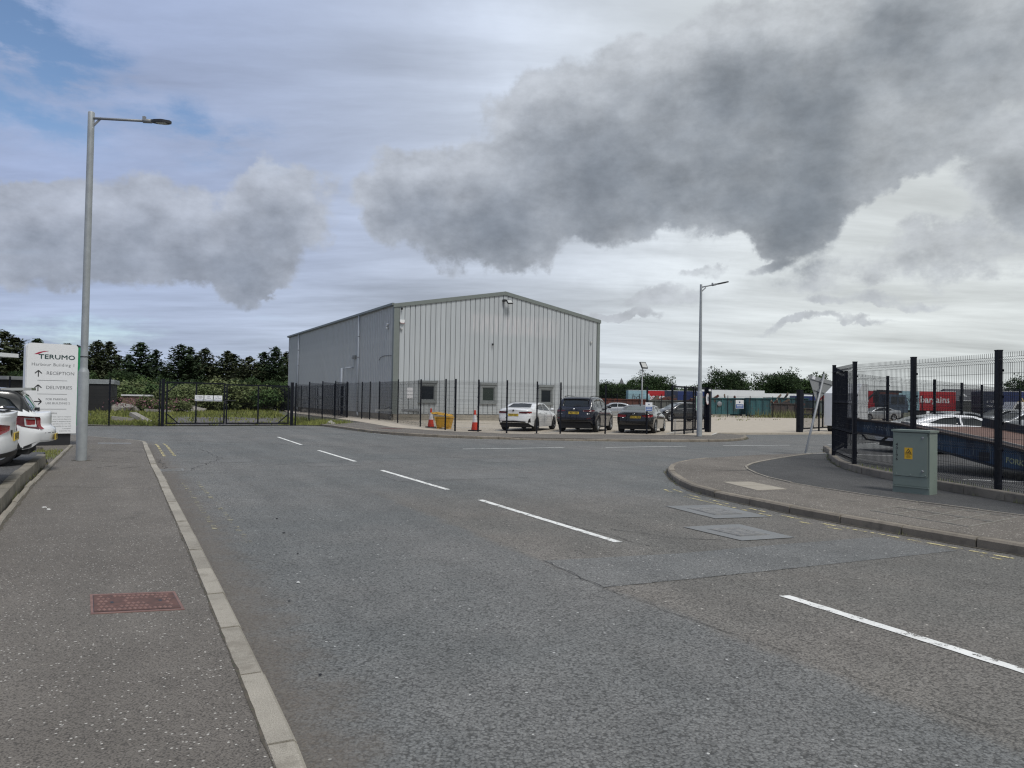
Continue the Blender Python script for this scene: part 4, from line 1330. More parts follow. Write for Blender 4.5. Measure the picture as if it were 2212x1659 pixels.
def lamp_column(label, loc, H, r0, r1, base_h, arm, arm_len, arm_rise, head_len, group):
    root = thing('lamp_column', label, 'lamp post', loc, 0, group)
    MB().lathe([(r0 * 1.42, -.1), (r0 * 1.42, base_h - .06), (r0 * 1.36, base_h - .03), (r0 * 1.02, base_h + .03), (r0, base_h + .06)], 20).build('base_shaft', M_GALV, root)
    MB().lathe([(r0, base_h + .05), (r1, H - .5), (r1, H), (r1 * .9, H + .02), (0, H + .02)], 20).build('shaft', M_GALV, root)
    if arm_len > 1.2:
        for z in (1.9, 2.35):
            rr = r0 + (r1 - r0) * z / H + .003
            MB().lathe([(rr, z - .012), (rr + .004, z - .012), (rr + .004, z + .012), (rr, z + .012)], 20).build('cable_tie', M_BLACK, root)
    a = Vector(arm).normalized()
    p0 = Vector((0, 0, H - .12))
    p1 = p0 + a * arm_len + Vector((0, 0, arm_rise))
    ar = MB().tube([p0, p1], .03, 8)
    ar.bar(p0 + Vector((0, 0, -.18)) + a * r1 * .8, p0 + a * (r1 + .18), .012, .05)
    ar.build('arm', M_GALVD, root)
    dirv = (p1 - p0).normalized()
    MB().tube([p1 - dirv * .02, p1 + dirv * .18], .05, 8).box(p1.x - .03, p1.y - .03, p1.z + .03, p1.x + .03, p1.y + .03, p1.z + .1).build('spigot', M_GALVD, root)
    # lantern: flat tapered body
    Mh = face_matrix(p1 + dirv * .2, dirv, Vector((-dirv.y, dirv.x, 0)).normalized())
    prof = [(0, .04), (.08, .08), (.25, .11), (head_len * .7, .10), (head_len, .04)]
    poly = prof + [(x, -y) for x, y in reversed(prof)]
    ln = MB().prism(poly, -.03, .03, M=Mh).build('lantern', M_BLACK, root)
    MB().prism([(.12, -.07), (head_len * .8, -.07), (head_len * .8, .07), (.12, .07)], -.038, -.03, M=Mh).build('lens', M_LENS, ln)
    return root


lamp_column('tall grey lamp column with a long arm rising from the left footway beside the sign', (-9.72, 16.8, .1), 7.93, .078, .070, 2.05, (1, -.12, 0), 1.30, -.10, .44, 'lamp columns beside the roads')
lamp_column('grey lamp column with a short upward arm by the yard entrance kerb', (8.65, 34.1, .1), 7.0, .088, .055, 2.05, (1, .15, 0), .55, .13, .6, 'lamp columns beside the roads')
yl = thing('yard_light', 'slim pole with a tilted floodlight standing behind the black coupe', 'floodlight', (12.3, 70, .1))
MB().lathe([(.08, -.1), (.055, 4.6), (0, 4.62)], 10).box(-.25, -.03, 4.5, .15, .03, 4.58).build('pole', M_GALVD, yl)
M = Matrix.Translation((.12, 0, 5.0)) @ Matrix.Rotation(R(35), 4, 'Z') @ Matrix.Rotation(R(-30), 4, 'X')
MB().box(-.38, -.06, -.34, .38, .06, .34, M=M).bar((0, 0, 4.55), (.1, 0, 4.95), .06).build('lamp_housing', M_BLACK, yl)
MB().box(-.3, -.07, -.26, .3, -.06, .26, M=M).build('lamp_glass', M_LENS, yl)
# ------------------------------------------------------------------ vehicles


def paint(name, col, flake=0.0, rough=0.22):
    m, nt, b = base_mat(name)
    b.inputs['Base Color'].default_value = c4(col)
    b.inputs['Roughness'].default_value = rough
    b.inputs['Metallic'].default_value = flake
    b.inputs['Coat Weight'].default_value = 0.8
    b.inputs['Coat Roughness'].default_value = 0.04
    return m


P_WHITE = paint('paint_white', (.78, .79, .80))
P_NAVY = paint('paint_dark_navy', (.010, .012, .020))
P_BLACK = paint('paint_black', (.008, .008, .009))
P_SILVER = paint('paint_silver', (.42, .44, .46), .5, .3)
P_GREY = paint('paint_dark_grey', (.022, .024, .027), .2)
M_CGLASS = glassmat('car_glass', (.014, .018, .020), .03)
M_CGLASSL = glassmat('car_glass_pale', (.10, .12, .12), .08)
M_TYRE = mat('tyre_rubber', (.018, .018, .019), .85, var=.1)
M_RIM = mat('alloy_rim', (.34, .35, .36), .35, metal=.6, var=.02)
M_RIMD = mat('alloy_rim_dark', (.05, .05, .055), .4, metal=.5, var=.02)
M_TAIL = glassmat('tail_lamp_red', (.20, .008, .010), .12)
M_TAILD = glassmat('tail_lamp_dark_red', (.075, .006, .010), .12)
M_HEAD = glassmat('head_lamp', (.42, .44, .45), .1)
M_TRIMB = mat('black_plastic', (.016, .016, .017), .6, var=.05)
M_CHROME = mat('chrome', (.60, .61, .62), .18, metal=.9, var=0)
M_PLATEY = mat('plate_yellow', (.62, .44, .05), .45, var=.02)
M_PLATEW = mat('plate_white', (.62, .62, .60), .45, var=.02)
M_BLACKINK = mat('black_ink', (.012, .012, .014), .6, var=0)


def wheel_parts(rad, wid, dark):
    ty = MB().lathe([(rad * .64, -wid / 2 + .02), (rad * .90, -wid / 2), (rad * .985, -wid * .32), (rad, -wid * .1), (rad, wid * .1), (rad * .985, wid * .32), (rad * .90, wid / 2), (rad * .66, wid / 2 - .015)], 28)
    ri = MB().lathe([(rad * .66, wid / 2 - .016), (rad * .68, wid / 2 - .006), (rad * .63, wid / 2 - .02), (rad * .60, 0.01), (0, 0.0)], 28)
    for k in range(5):
        for dl in (-.13, .13):
            a = k * 2 * math.pi / 5
            ri.bar((.05 * math.cos(a), .05 * math.sin(a), wid / 2 - .05), (rad * .65 * math.cos(a + dl), rad * .65 * math.sin(a + dl), wid / 2 - .022), .030, .03)
    ri.lathe([(0, wid / 2 - .03), (.05, wid / 2 - .035), (.055, .0)], 12)
    return ty.mesh('tyre', M_TYRE), ri.mesh('rim', M_RIMD if dark else M_RIM)


def ip(poly, x):
    return float(np.interp(x, [p[0] for p in poly], [p[1] for p in poly]))


def catmull(P, sub):
    out = []
    n = len(P)
    for i in range(n - 1):
        p0, p1, p2, p3 = P[max(i - 1, 0)], P[i], P[i + 1], P[min(i + 2, n - 1)]
        for k in range(sub):
            t = k / sub
            out.append(tuple(0.5 * ((2 * b) + (c - a) * t + (2 * a - 5 * b + 4 * c - d) * t * t + (3 * b - a - 3 * c + d) * t ** 3) for a, b, c, d in zip(p0, p1, p2, p3)))
    out.append(P[-1])
    return out


class Car:
    """body lofted through cross-sections; x runs from the rear bumper (0) to the nose (L)"""

    def __init__(s, name, label, loc, ang, sp, body, group=None, roofmat=None, cat='car'):
        s.sp = sp
        s.root = thing(name, label, cat, loc, ang, group)
        L, W = sp['L'], sp['W']
        xs = sorted(set([0, .015, .04, .08, .13, L - .13, L - .08, L - .04, L - .015, L] + list(np.round(np.arange(.18, L - .15, .07), 3))))
        Rw = sp['R']
        rows = []
        sm = sp.get('smooth', .07)

        def sf(poly, x):
            return sum(ip(poly, x + k * sm) * wt for k, wt in ((-1, .25), (0, .5), (1, .25)))
        for x in xs:
            zl = ip(sp['sill'], x)
            zb, zt = sf(sp['belt'], x), sf(sp['top'], x)
            zt = max(zt, zb + .025)
            w = W / 2 * ip(sp['plan'], x)
            for xw in (sp['xr'], sp['xf']):
                ra = Rw * 1.13
                if abs(x - xw) < ra:
                    zl = max(zl, Rw + math.sqrt(ra * ra - (x - xw) ** 2) - .01)
            h = zt - zb
            t = max(0, min(1, (h - .05) / .28))
            wr = (1 - t) * w * .80 + t * (w * .93 - sp.get('tumble', .36) * h)
            zr = zb + h * ((1 - t) * .62 + t * .90)
            zm = max(zl + .05, .5 * (zl + zb) if zl < .45 else zl + .06)
            P = [(w * .955, zl), (w * 1.0, zm), (w * .99, max(zm + .02, zb - .13)), (w * .945, zb), (wr + (w * .945 - wr) * .45, zb + (zr - zb) * .5), (wr, zr), (wr * .62, zt - .2 * (zt - zr)), (0.0, zt)]
            P = catmull(P, 3)
            rows.append((x, P))
        k = len(rows[0][1])
        verts = []

        def shift(x, z):
            r = ip(sp['rear'], z) * max(0, 1 - x / .55) ** 1.5
            f = ip(sp['nose'], z) * max(0, 1 - (L - x) / .6) ** 1.5
            return x + r - f
        for sgn in (1, -1):
            for (x, P) in rows:
                for (y, z) in P:
                    verts.append((shift(x, z), sgn * y, z))
        n = len(rows)
        faces = []
        for i in range(n - 1):
            for j in range(k - 1):
                a, b, c, d = i * k + j, (i + 1) * k + j, (i + 1) * k + j + 1, i * k + j + 1
                faces.append((a, b, c, d))
                o = n * k
                faces.append((o + d, o + c, o + b, o + a))
        mb = MB().add(verts, faces, 0, True)
        # end caps, slightly bowed in plan
        for (i, sg) in ((0, -1), (n - 1, 1)):
            x, P = rows[i]
            g = []
            m = 8
            for (y, z) in P:
                row = []
                for q in range(m + 1):
                    u = 1 - 2 * q / m
                    row.append((shift(x, z) + sg * sp.get('bow', .10) * (1 - u * u) * (1 if sg > 0 else 1), y * u, z))
                g.append(row)
            v = [p for r in g for p in r]
            f = []
            for a in range(k - 1):
                for b in range(m):
                    q0 = a * (m + 1) + b
                    fc = (q0, q0 + 1, q0 + m + 2, q0 + m + 1)
                    f.append(fc if sg > 0 else tuple(reversed(fc)))
            mb.add(v, f, 0, True)
        s.verts, s.faces = mb.v, mb.f
        s.bvh = BVHTree.FromPolygons([Vector(p) for p in mb.v], mb.f)
        me = mb.mesh('body', body)
        bm = bmesh.new()
        bm.from_mesh(me)
        bmesh.ops.remove_doubles(bm, verts=bm.verts, dist=0.0015)
        bmesh.ops.recalc_face_normals(bm, faces=bm.faces)
        bm.to_mesh(me)
        bm.free()
        if roofmat is not None:      # roof and pillars in a second colour
            me.materials.append(roofmat)
            for pl in me.polygons:
                q = pl.center
                if .12 < q.x < 2.9 and q.z > ip(sp['belt'], q.x) + .06:
                    pl.material_index = 1
        s.body = link('body', me, s.root)
        # dark floor pan and wheel wells
        MB().box(.18, -W * .40, .20, L - .2, W * .40, .48).box(sp['xr'] - Rw * 1.2, -W * .44, .3, sp['xr'] + Rw * 1.2, W * .44, Rw * 2.05).box(sp['xf'] - Rw * 1.2, -W * .44, .3, sp['xf'] + Rw * 1.2, W * .44, Rw * 2.02).build('underbody', M_TRIMB, s.root)
        ty, ri = wheel_parts(Rw, .23, sp.get('darkrim', False))
        for xw in (sp['xr'], sp['xf']):
            for sg in (1, -1):
                w_ = link('wheel', None, s.root)
                w_.location = (xw, sg * (W / 2 - .125), Rw)
                w_.rotation_euler = (R(-90) if sg > 0 else R(90), 0, 0)
                link('tyre', ty, w_)
                link('rim', ri, w_)

    def hit(s, side, a, b):
        if side in 'LR':
            sg = 1 if side == 'L' else -1
            o, d = Vector((a, 3 * sg, b)), Vector((0, -sg, 0))
        elif side == 'B':
            o, d = Vector((-2, a, b)), Vector((1, 0, 0))
        elif side == 'F':
            o, d = Vector((s.sp['L'] + 2, a, b)), Vector((-1, 0, 0))
        else:
            o, d = Vector((a, b, 4)), Vector((0, 0, -1))
        h = s.bvh.ray_cast(o, d)
        if h[0] is None:
            h = s.bvh.find_nearest(o + d * 2.2)
        return h[0], -d

    def patch(s, name, side, lo, hi, m, off=.006, n=10, k=5, parent=None, thick=True):
        """surface piece laid on the body between two lines given in the plane seen from that side"""
        lo, hi = [Vector(p) for p in lo], [Vector(p) for p in hi]

        def at(P, t):
            d = [0]
            for a, b in zip(P, P[1:]):
                d.append(d[-1] + (b - a).length)
            q = t * d[-1]
            i = max(j for j in range(len(d)) if d[j] <= q + 1e-9)
            i = min(i, len(P) - 2)
            return P[i].lerp(P[i + 1], (q - d[i]) / max(1e-9, d[i + 1] - d[i]))
        v, f = [], []
        for i in range(n + 1):
            a, b = at(lo, i / n), at(hi, i / n)
            for j in range(k + 1):
                p = a.lerp(b, j / k)
                h, d = s.hit(side, p.x, p.y)
                v.append(h + d * off)
        for i in range(n):
            for j in range(k):
                f.append((i * (k + 1) + j, (i + 1) * (k + 1) + j, (i + 1) * (k + 1) + j + 1, i * (k + 1) + j + 1))
        # skirt down into the body so that the piece has an edge
        nv = len(v)
        rim = [i * (k + 1) for i in range(n + 1)] + [n * (k + 1) + j for j in range(1, k + 1)] + [i * (k + 1) + k for i in range(n - 1, -1, -1)] + [j for j in range(k - 1, 0, -1)]
        _, d = s.hit(side, lo[0].x, lo[0].y)
        for r in rim:
            v.append(v[r] - d * (off + .01))
        q = len(rim)
        for i in range(q):
            f.append((rim[i], rim[(i + 1) % q], nv + (i + 1) % q, nv + i))
        return MB().add(v, f, 0, True).build(name, m, parent or s.root)

    def plate(s, side, y, z, txt, m, w=.52, h=.115):
        c, d = s.hit(side, y, z)
        c = c + d * .010
        rt = Vector((0, -1, 0)) if side == 'B' else Vector((0, 1, 0))
        Mf = face_matrix(c, rt, (0, 0, 1))
        p = MB().prism([(-w / 2, -h / 2), (w / 2, -h / 2), (w / 2, h / 2), (-w / 2, h / 2)], -.008, .004, M=Mf).build('number_plate', m, s.root)
        lettering(txt, h * .95, M_BLACKINK, p, Mf @ Matrix.Translation((0, 0, .006)), bold=.002, xs=.92)
        return p

    def mirror(s, x, z, m):
        for sg in (1, -1):
            h, d = s.hit('L' if sg > 0 else 'R', x, z)
            MB().bar(h, h + Vector((0, sg * .12, .03)), .05, .04).lathe([(0, -.11), (.06, -.09), (.085, 0), (.07, .08), (0, .10)], 10, M=Matrix.Translation(h + Vector((0, sg * .18, .06))) @ Matrix.Rotation(R(90), 4, 'X') @ Matrix.Diagonal((.8, .85, 1, 1))).build('door_mirror', m, s.root)

    def seams(s, xs, z0, z1):
        for sd in 'LR':
            for x in xs:
                s.patch('door_seam', sd, [(x - .006, z0), (x + .006, z0)], [(x - .006, z1), (x + .006, z1)], M_TRIMB, off=.004, n=1, k=8)

    def handles(s, pts, m):
        for sd in 'LR':
            for (x, z) in pts:
                s.patch('door_handle', sd, [(x - .10, z - .015), (x + .10, z - .015)], [(x - .10, z + .015), (x + .10, z + .015)], m, off=.03, n=2, k=1)


SEDAN = dict(L=4.70, W=1.83, H=1.43, R=.335, xr=.96, xf=3.81,
             top=[(0, 1.06), (.05, 1.10), (.12, 1.125), (.45, 1.13), (.62, 1.14), (1.35, 1.375), (1.75, 1.425), (2.2, 1.43), (2.7, 1.395), (3.35, 1.06), (3.5, .985), (4.2, .88), (4.55, .77), (4.7, .62)],
             belt=[(0, .98), (.15, 1.03), (.6, 1.02), (1.2, 1.0), (2.2, .96), (3.4, .92), (4.2, .81), (4.55, .69), (4.7, .55)],
             sill=[(0, .42), (.1, .33), (.5, .25), (.62, .21), (4.15, .20), (4.4, .18), (4.7, .26)],
             plan=[(0, .82), (.03, .86), (.1, .91), (.3, .965), (.9, 1), (3.7, 1), (4.3, .95), (4.55, .86), (4.65, .78), (4.7, .70)],
             rear=[(.3, .10), (.45, .02), (.62, 0), (.75, .03), (.95, .03), (1.1, .0), (1.2, .05)], nose=[(.2, .1), (.4, .0), (.6, .0), (.8, .15), (1.0, .2)], bow=.12)

SUV = dict(L=4.90, W=1.98, H=1.76, R=.385, xr=.98, xf=3.95,
           top=[(0, 1.13), (.06, 1.18), (.13, 1.26), (.42, 1.66), (.60, 1.72), (1.3, 1.755), (2.2, 1.75), (2.7, 1.70), (3.4, 1.24), (3.55, 1.16), (4.4, 1.06), (4.75, .93), (4.9, .75)],
           belt=[(0, 1.06), (.15, 1.13), (.6, 1.16), (2.2, 1.12), (3.4, 1.09), (4.3, .99), (4.7, .86), (4.9, .68)],
           sill=[(0, .52), (.1, .42), (.5, .33), (.62, .27), (4.3, .27), (4.6, .25), (4.9, .35)],
           plan=[(0, .84), (.03, .88), (.1, .93), (.3, .97), (.9, 1), (3.9, 1), (4.5, .95), (4.75, .86), (4.9, .74)],
           rear=[(.3, .12), (.5, .03), (.7, 0), (.95, .03), (1.2, .06), (1.7, .16)], nose=[(.2, .1), (.5, .0), (.8, .0), (1.1, .15)], bow=.12, tumble=.30)

HATCH = dict(L=3.95, W=1.72, H=1.46, R=.315, xr=.66, xf=3.12,
             top=[(0, .98), (.05, 1.0), (.10, 1.06), (.30, 1.35), (.42, 1.42), (.9, 1.455), (1.5, 1.46), (1.95, 1.43), (2.75, 1.03), (2.9, .97), (3.5, .86), (3.8, .74), (3.95, .58)],
             belt=[(0, .90), (.12, .93), (.5, .96), (1.6, .93), (2.8, .90), (3.5, .79), (3.8, .66), (3.95, .52)],
             sill=[(0, .42), (.1, .32), (.36, .27), (.45, .22), (3.5, .20), (3.7, .19), (3.95, .28)],
             plan=[(0, .70), (.03, .76), (.1, .84), (.25, .93), (.6, .99), (1.0, 1), (3.0, 1), (3.6, .93), (3.85, .80), (3.95, .68)],
             rear=[(.3, .06), (.5, .0), (.66, .0), (.72, .08), (.9, .08), (1.1, .10), (1.4, .12)], nose=[(.2, .1), (.4, .0), (.7, .1), (1.0, .2)], bow=.20, tumble=.36)

FASTB = dict(SEDAN, L=4.71, W=1.85, H=1.39,
             top=[(0, 1.00), (.05, 1.03), (.12, 1.05), (.30, 1.06), (.5, 1.10), (1.2, 1.32), (1.7, 1.385), (2.1, 1.39), (2.6, 1.36), (3.35, 1.03), (3.5, .96), (4.2, .86), (4.55, .74), (4.71, .6)],
             belt=[(0, .93), (.15, .97), (.6, .985), (1.2, .97), (2.2, .93), (3.4, .90), (4.2, .80), (4.55, .68), (4.71, .54)])

MPV = dict(L=4.36, W=1.79, H=1.57, R=.325, xr=.80, xf=3.50,
           top=[(0, 1.05), (.05, 1.08), (.12, 1.14), (.40, 1.46), (.6, 1.52), (1.3, 1.57), (2.0, 1.56), (2.5, 1.51), (3.3, 1.10), (3.45, 1.04), (3.95, .94), (4.2, .82), (4.36, .66)],
           belt=[(0, .98), (.15, 1.03), (.6, 1.05), (2.0, 1.0), (3.3, .96), (3.95, .86), (4.2, .74), (4.36, .58)],
           sill=[(0, .42), (.1, .33), (.4, .26), (.5, .21), (3.8, .20), (4.1, .18), (4.36, .27)],
           plan=[(0, .80), (.03, .85), (.1, .91), (.3, .97), (.8, 1), (3.4, 1), (4.0, .94), (4.2, .86), (4.36, .72)],
           rear=[(.3, .1), (.5, .02), (.7, 0), (.95, .04), (1.2, .06), (1.5, .14)], nose=[(.2, .1), (.4, .0), (.7, .05), (1.0, .2)], bow=.12, tumble=.32)


def saloon_glass(c, L, rear_lo=1.16, rear_hi=1.37, light_rear=False, top_dz=0.0):
    g = M_CGLASS
    for sd in 'LR':
        c.patch('side_window', sd, [(1.02, 1.085), (1.5, 1.055), (2.05, 1.03)], [(1.10, 1.14 + top_dz), (1.5, 1.30 + top_dz), (2.03, 1.355 + top_dz)], g, n=8, k=4)
        c.patch('side_window', sd, [(2.12, 1.028), (2.6, 1.01), (3.18, .985)], [(2.10, 1.357 + top_dz), (2.5, 1.325 + top_dz), (2.98, 1.10 + top_dz)], g, n=8, k=4)
    c.patch('rear_screen', 'B', [(-.60, rear_lo), (0, rear_lo - .005), (.60, rear_lo)], [(-.50, rear_hi - .03), (0, rear_hi), (.50, rear_hi - .03)], M_CGLASSL if light_rear else g, n=10, k=6)
    c.patch('windscreen', 'F', [(-.66, 1.05), (0, 1.02), (.66, 1.05)], [(-.52, 1.30), (0, 1.35), (.52, 1.30)], g, n=10, k=6)


h20 = R(70)
# white saloon
c = Car('parked_car', 'white saloon with yellow rear number plate parked nose in behind the fence', (.12, 36.05, .106), h20, dict(SEDAN, darkrim=True), P_WHITE, 'cars parked along the yard fence')
saloon_glass(c, 4.7)
for sg in (1, -1):
    c.patch('tail_lamp', 'B', [(sg * .30, .885), (sg * .80, .87)], [(sg * .28, .955), (sg * .80, .985)], M_TAILD, off=.012, n=6, k=2)
    c.patch('tail_lamp', 'L' if sg > 0 else 'R', [(.03, .89), (.20, .90)], [(.03, .985), (.24, .97)], M_TAIL, off=.008, n=4, k=2)
c.patch('rear_diffuser', 'B', [(-.62, .36), (0, .36), (.62, .36)], [(-.60, .49), (0, .53), (.60, .49)], M_TRIMB, off=.015, n=8, k=2)
for sg in (1, -1):
    c.patch('bumper_vent', 'B', [(sg * .70, .40), (sg * .82, .44)], [(sg * .76, .60), (sg * .82, .66)], M_TRIMB, off=.014, n=2, k=3)
    h, d = c.hit('B', sg * .52, .41)
    MB().tube([h + Vector((.1, 0, 0)), h + Vector((-.05, 0, 0))], .055, 10).build('exhaust', M_CHROME, c.root)
h, d = c.hit('B', 0, 1.02)
MB().lathe([(0, .012), (.042, .012), (.045, 0)], 14, M=face_matrix(h - Vector((.004, 0, 0)), (0, -1, 0), (0, 0, 1))).build('badge', M_BLACKINK, c.root)
c.plate('B', 0, .80, 'YB74 OSY', M_PLATEY)
c.mirror(3.05, 1.0, P_WHITE)
c.seams((1.05, 2.08, 3.28), .36, .98)
c.handles(((1.35, .90), (2.4, .88)), P_WHITE)

# navy SUV
c = Car('parked_car', 'dark navy sport utility car with yellow rear plate parked between white saloon and black coupe', (3.05, 36.05, .106), h20, SUV, P_NAVY, 'cars parked along the yard fence')
for sd in 'LR':
    c.patch('side_window', sd, [(.62, 1.24), (1.15, 1.22)], [(.78, 1.55), (1.15, 1.62)], M_CGLASS, n=5, k=4)
    c.patch('side_window', sd, [(1.24, 1.21), (2.08, 1.18)], [(1.24, 1.625), (2.06, 1.635)], M_CGLASS, n=5, k=4)
    c.patch('side_window', sd, [(2.16, 1.175), (3.22, 1.145)], [(2.14, 1.632), (2.75, 1.53)], M_CGLASS, n=7, k=4)
c.patch('rear_screen', 'B', [(-.70, 1.27), (0, 1.25), (.70, 1.27)], [(-.62, 1.58), (0, 1.60), (.62, 1.58)], M_CGLASS, n=10, k=5)
c.patch('roof_spoiler', 'B', [(-.66, 1.62), (0, 1.645), (.66, 1.62)], [(-.64, 1.66), (0, 1.69), (.64, 1.66)], P_NAVY, off=.10, n=10, k=2)
c.patch('windscreen', 'F', [(-.72, 1.22), (0, 1.19), (.72, 1.22)], [(-.58, 1.60), (0, 1.66), (.58, 1.60)], M_CGLASS, n=10, k=5)
for sg in (1, -1):
    c.patch('tail_lamp', 'B', [(sg * .45, 1.03), (sg * .88, 1.0)], [(sg * .42, 1.08), (sg * .88, 1.12)], M_TAILD, off=.012, n=6, k=2)
    c.patch('tail_lamp', 'L' if sg > 0 else 'R', [(.06, 1.02), (.34, 1.05)], [(.06, 1.12), (.34, 1.10)], M_TAILD, off=.008, n=4, k=2)
    c.patch('reflector', 'B', [(sg * .62, .66), (sg * .84, .68)], [(sg * .64, .71), (sg * .84, .74)], M_TAILD, off=.010, n=3, k=1)
    h, d = c.hit('B', sg * .60, .50)
    MB().tube([h + Vector((.1, 0, 0)), h + Vector((-.04, 0, 0))], .06, 10).build('exhaust', M_GALVD, c.root)
    MB().tube([(.6, sg * .66, 1.735), (1.2, sg * .665, 1.785), (2.3, sg * .665, 1.775), (2.7, sg * .66, 1.71)], .018, 6).build('roof_rail', M_TRIMB, c.root)
c.patch('wiper', 'B', [(-.28, 1.275), (.05, 1.28)], [(-.28, 1.295), (.05, 1.30)], M_TRIMB, off=.02, n=3, k=1)
c.patch('bumper_trim', 'B', [(-.75, .50), (0, .48), (.75, .50)], [(-.70, .60), (0, .62), (.70, .60)], M_TRIMB, off=.012, n=8, k=2)
c.patch('badge', 'B', [(-.78, .90), (-.62, .90)], [(-.78, .94), (-.62, .94)], M_CHROME, off=.008, n=2, k=1)
c.patch('badge', 'B', [(.58, .90), (.74, .90)], [(.58, .94), (.74, .94)], M_CHROME, off=.008, n=2, k=1)
h, d = c.hit('B', 0, 1.13)
MB().lathe([(0, .012), (.042, .012), (.045, 0)], 14, M=face_matrix(h - Vector((.004, 0, 0)), (0, -1, 0), (0, 0, 1))).build('badge', M_CHROME, c.root)
c.plate('B', 0, .95, 'MJ21 HBS', M_PLATEY)
c.mirror(3.0, 1.18, P_NAVY)
c.seams((1.2, 2.12, 3.3), .42, 1.1)
c.handles(((1.45, 1.03), (2.45, 1.01)), P_NAVY)

# black coupe
c = Car('parked_car', 'low black coupe with sloping pale rear window and red tail lamps', (5.95, 35.95, .106), h20, FASTB, P_BLACK, 'cars parked along the yard fence')
saloon_glass(c, 4.71, 1.115, 1.34, True, -.04)
for sg in (1, -1):
    c.patch('tail_lamp', 'B', [(sg * .40, .80), (sg * .80, .80)], [(sg * .36, .90), (sg * .80, .93)], M_TAIL, off=.012, n=6, k=3)
    c.patch('tail_lamp', 'L' if sg > 0 else 'R', [(.04, .80), (.26, .85)], [(.04, .93), (.30, .93)], M_TAIL, off=.008, n=4, k=2)
c.patch('boot_lip', 'B', [(-.60, 1.00), (0, 1.01), (.60, 1.00)], [(-.60, 1.02), (0, 1.03), (.60, 1.02)], P_BLACK, off=.04, n=8, k=1)
c.plate('B', -.08, .80, 'BN16 NDX', M_PLATEY)
for yy in (-.03, .03):
    h, d = c.hit('B', yy, .94)
    MB().lathe([(.030, 0), (.030, .01), (.038, .01), (.038, 0)], 12, M=face_matrix(h - Vector((.005, 0, 0)), (0, -1, 0), (0, 0, 1))).build('badge', M_CHROME, c.root)
MB().prism([(1.55, 1.37), (1.75, 1.40), (1.55, 1.47)], -.012, .012, M=Matrix.Rotation(R(90), 4, 'X')).build('aerial', M_TRIMB, c.root)
c.patch('boot_badge', 'B', [(.46, .745), (.56, .745)], [(.46, .775), (.56, .775)], M_CHROME, off=.008, n=1, k=1)
c.patch('bumper_crease', 'B', [(-.74, .60), (0, .60), (.74, .60)], [(-.74, .612), (0, .612), (.74, .612)], M_TRIMB, off=.003, n=8, k=1)
c.mirror(3.05, .98, P_BLACK)
c.seams((1.35, 3.28), .36, .94)
c.handles(((1.65, .86),), P_BLACK)

# silver saloon at the back
c = Car('parked_car', 'silver saloon seen side on behind the navy sport utility car', (12.0, 69.5, .106), R(174), SEDAN, P_SILVER, 'cars parked further back in the yard')
saloon_glass(c, 4.7)
c.mirror(3.05, 1.0, P_BLACK)
c.seams((1.05, 2.08, 3.28), .36, .98)
c.handles(((1.3, .90), (2.35, .88)), P_SILVER)
c.patch('sill_strip', 'L', [(1.35, .36), (3.4, .36)], [(1.35, .40), (3.4, .40)], M_CHROME, off=.006, n=3, k=1)
for sg in (1, -1):
    c.patch('tail_lamp', 'L' if sg > 0 else 'R', [(.03, .89), (.20, .90)], [(.03, .985), (.24, .97)], M_TAIL, off=.008, n=4, k=2)
    c.patch('head_lamp', 'L' if sg > 0 else 'R', [(4.15, .70), (4.5, .62)], [(4.12, .76), (4.45, .70)], M_HEAD, off=.008, n=4, k=2)

# dark grey hatchback, front quarter
c = Car('parked_car', 'dark grey tall hatchback with chrome window line parked sideways behind the open gate', (15.9, 61.6, .106), R(198), MPV, P_GREY, 'cars parked further back in the yard')
for sd in 'LR':
    c.patch('side_window', sd, [(.55, 1.13), (1.05, 1.10)], [(.80, 1.32), (1.05, 1.42)], M_CGLASS, n=5, k=4)
    c.patch('side_window', sd, [(1.12, 1.095), (2.0, 1.06)], [(1.12, 1.43), (1.98, 1.455)], M_CGLASS, n=5, k=4)
    c.patch('side_window', sd, [(2.08, 1.055), (3.12, 1.02)], [(2.06, 1.452), (2.55, 1.38)], M_CGLASS, n=7, k=4)
    c.patch('window_chrome', sd, [(.50, 1.09), (3.2, .985)], [(.50, 1.115), (3.2, 1.01)], M_CHROME, off=.012, n=10, k=1)
    c.patch('window_chrome', sd, [(.62, 1.25), (.85, 1.38), (1.1, 1.455), (2.0, 1.475), (2.6, 1.40), (3.2, 1.01)], [(.60, 1.275), (.84, 1.405), (1.1, 1.48), (2.0, 1.50), (2.63, 1.425), (3.26, 1.01)], M_CHROME, off=.012, n=16, k=1)
    c.patch('head_lamp', sd, [(3.72, .74), (4.12, .66)], [(3.66, .80), (4.08, .78)], M_HEAD, off=.008, n=5, k=2)
c.patch('windscreen', 'F', [(-.66, 1.10), (0, 1.07), (.66, 1.10)], [(-.52, 1.42), (0, 1.48), (.52, 1.42)], M_CGLASSL, n=10, k=5)
for sg in (1, -1):
    c.patch('head_lamp', 'F', [(sg * .52, .66), (sg * .78, .70)], [(sg * .52, .76), (sg * .74, .82)], M_HEAD, off=.01, n=4, k=2)
c.patch('grille', 'F', [(-.4, .58), (.4, .58)], [(-.42, .74), (.42, .74)], M_TRIMB, off=.012, n=6, k=2)
c.plate('F', 0, .45, 'SN14 KRB', M_PLATEW)
c.mirror(2.95, 1.03, P_GREY)
c.seams((1.08, 2.04, 3.18), .36, 1.0)
c.handles(((1.35, .93), (2.35, .91)), P_CH if False else M_CHROME)

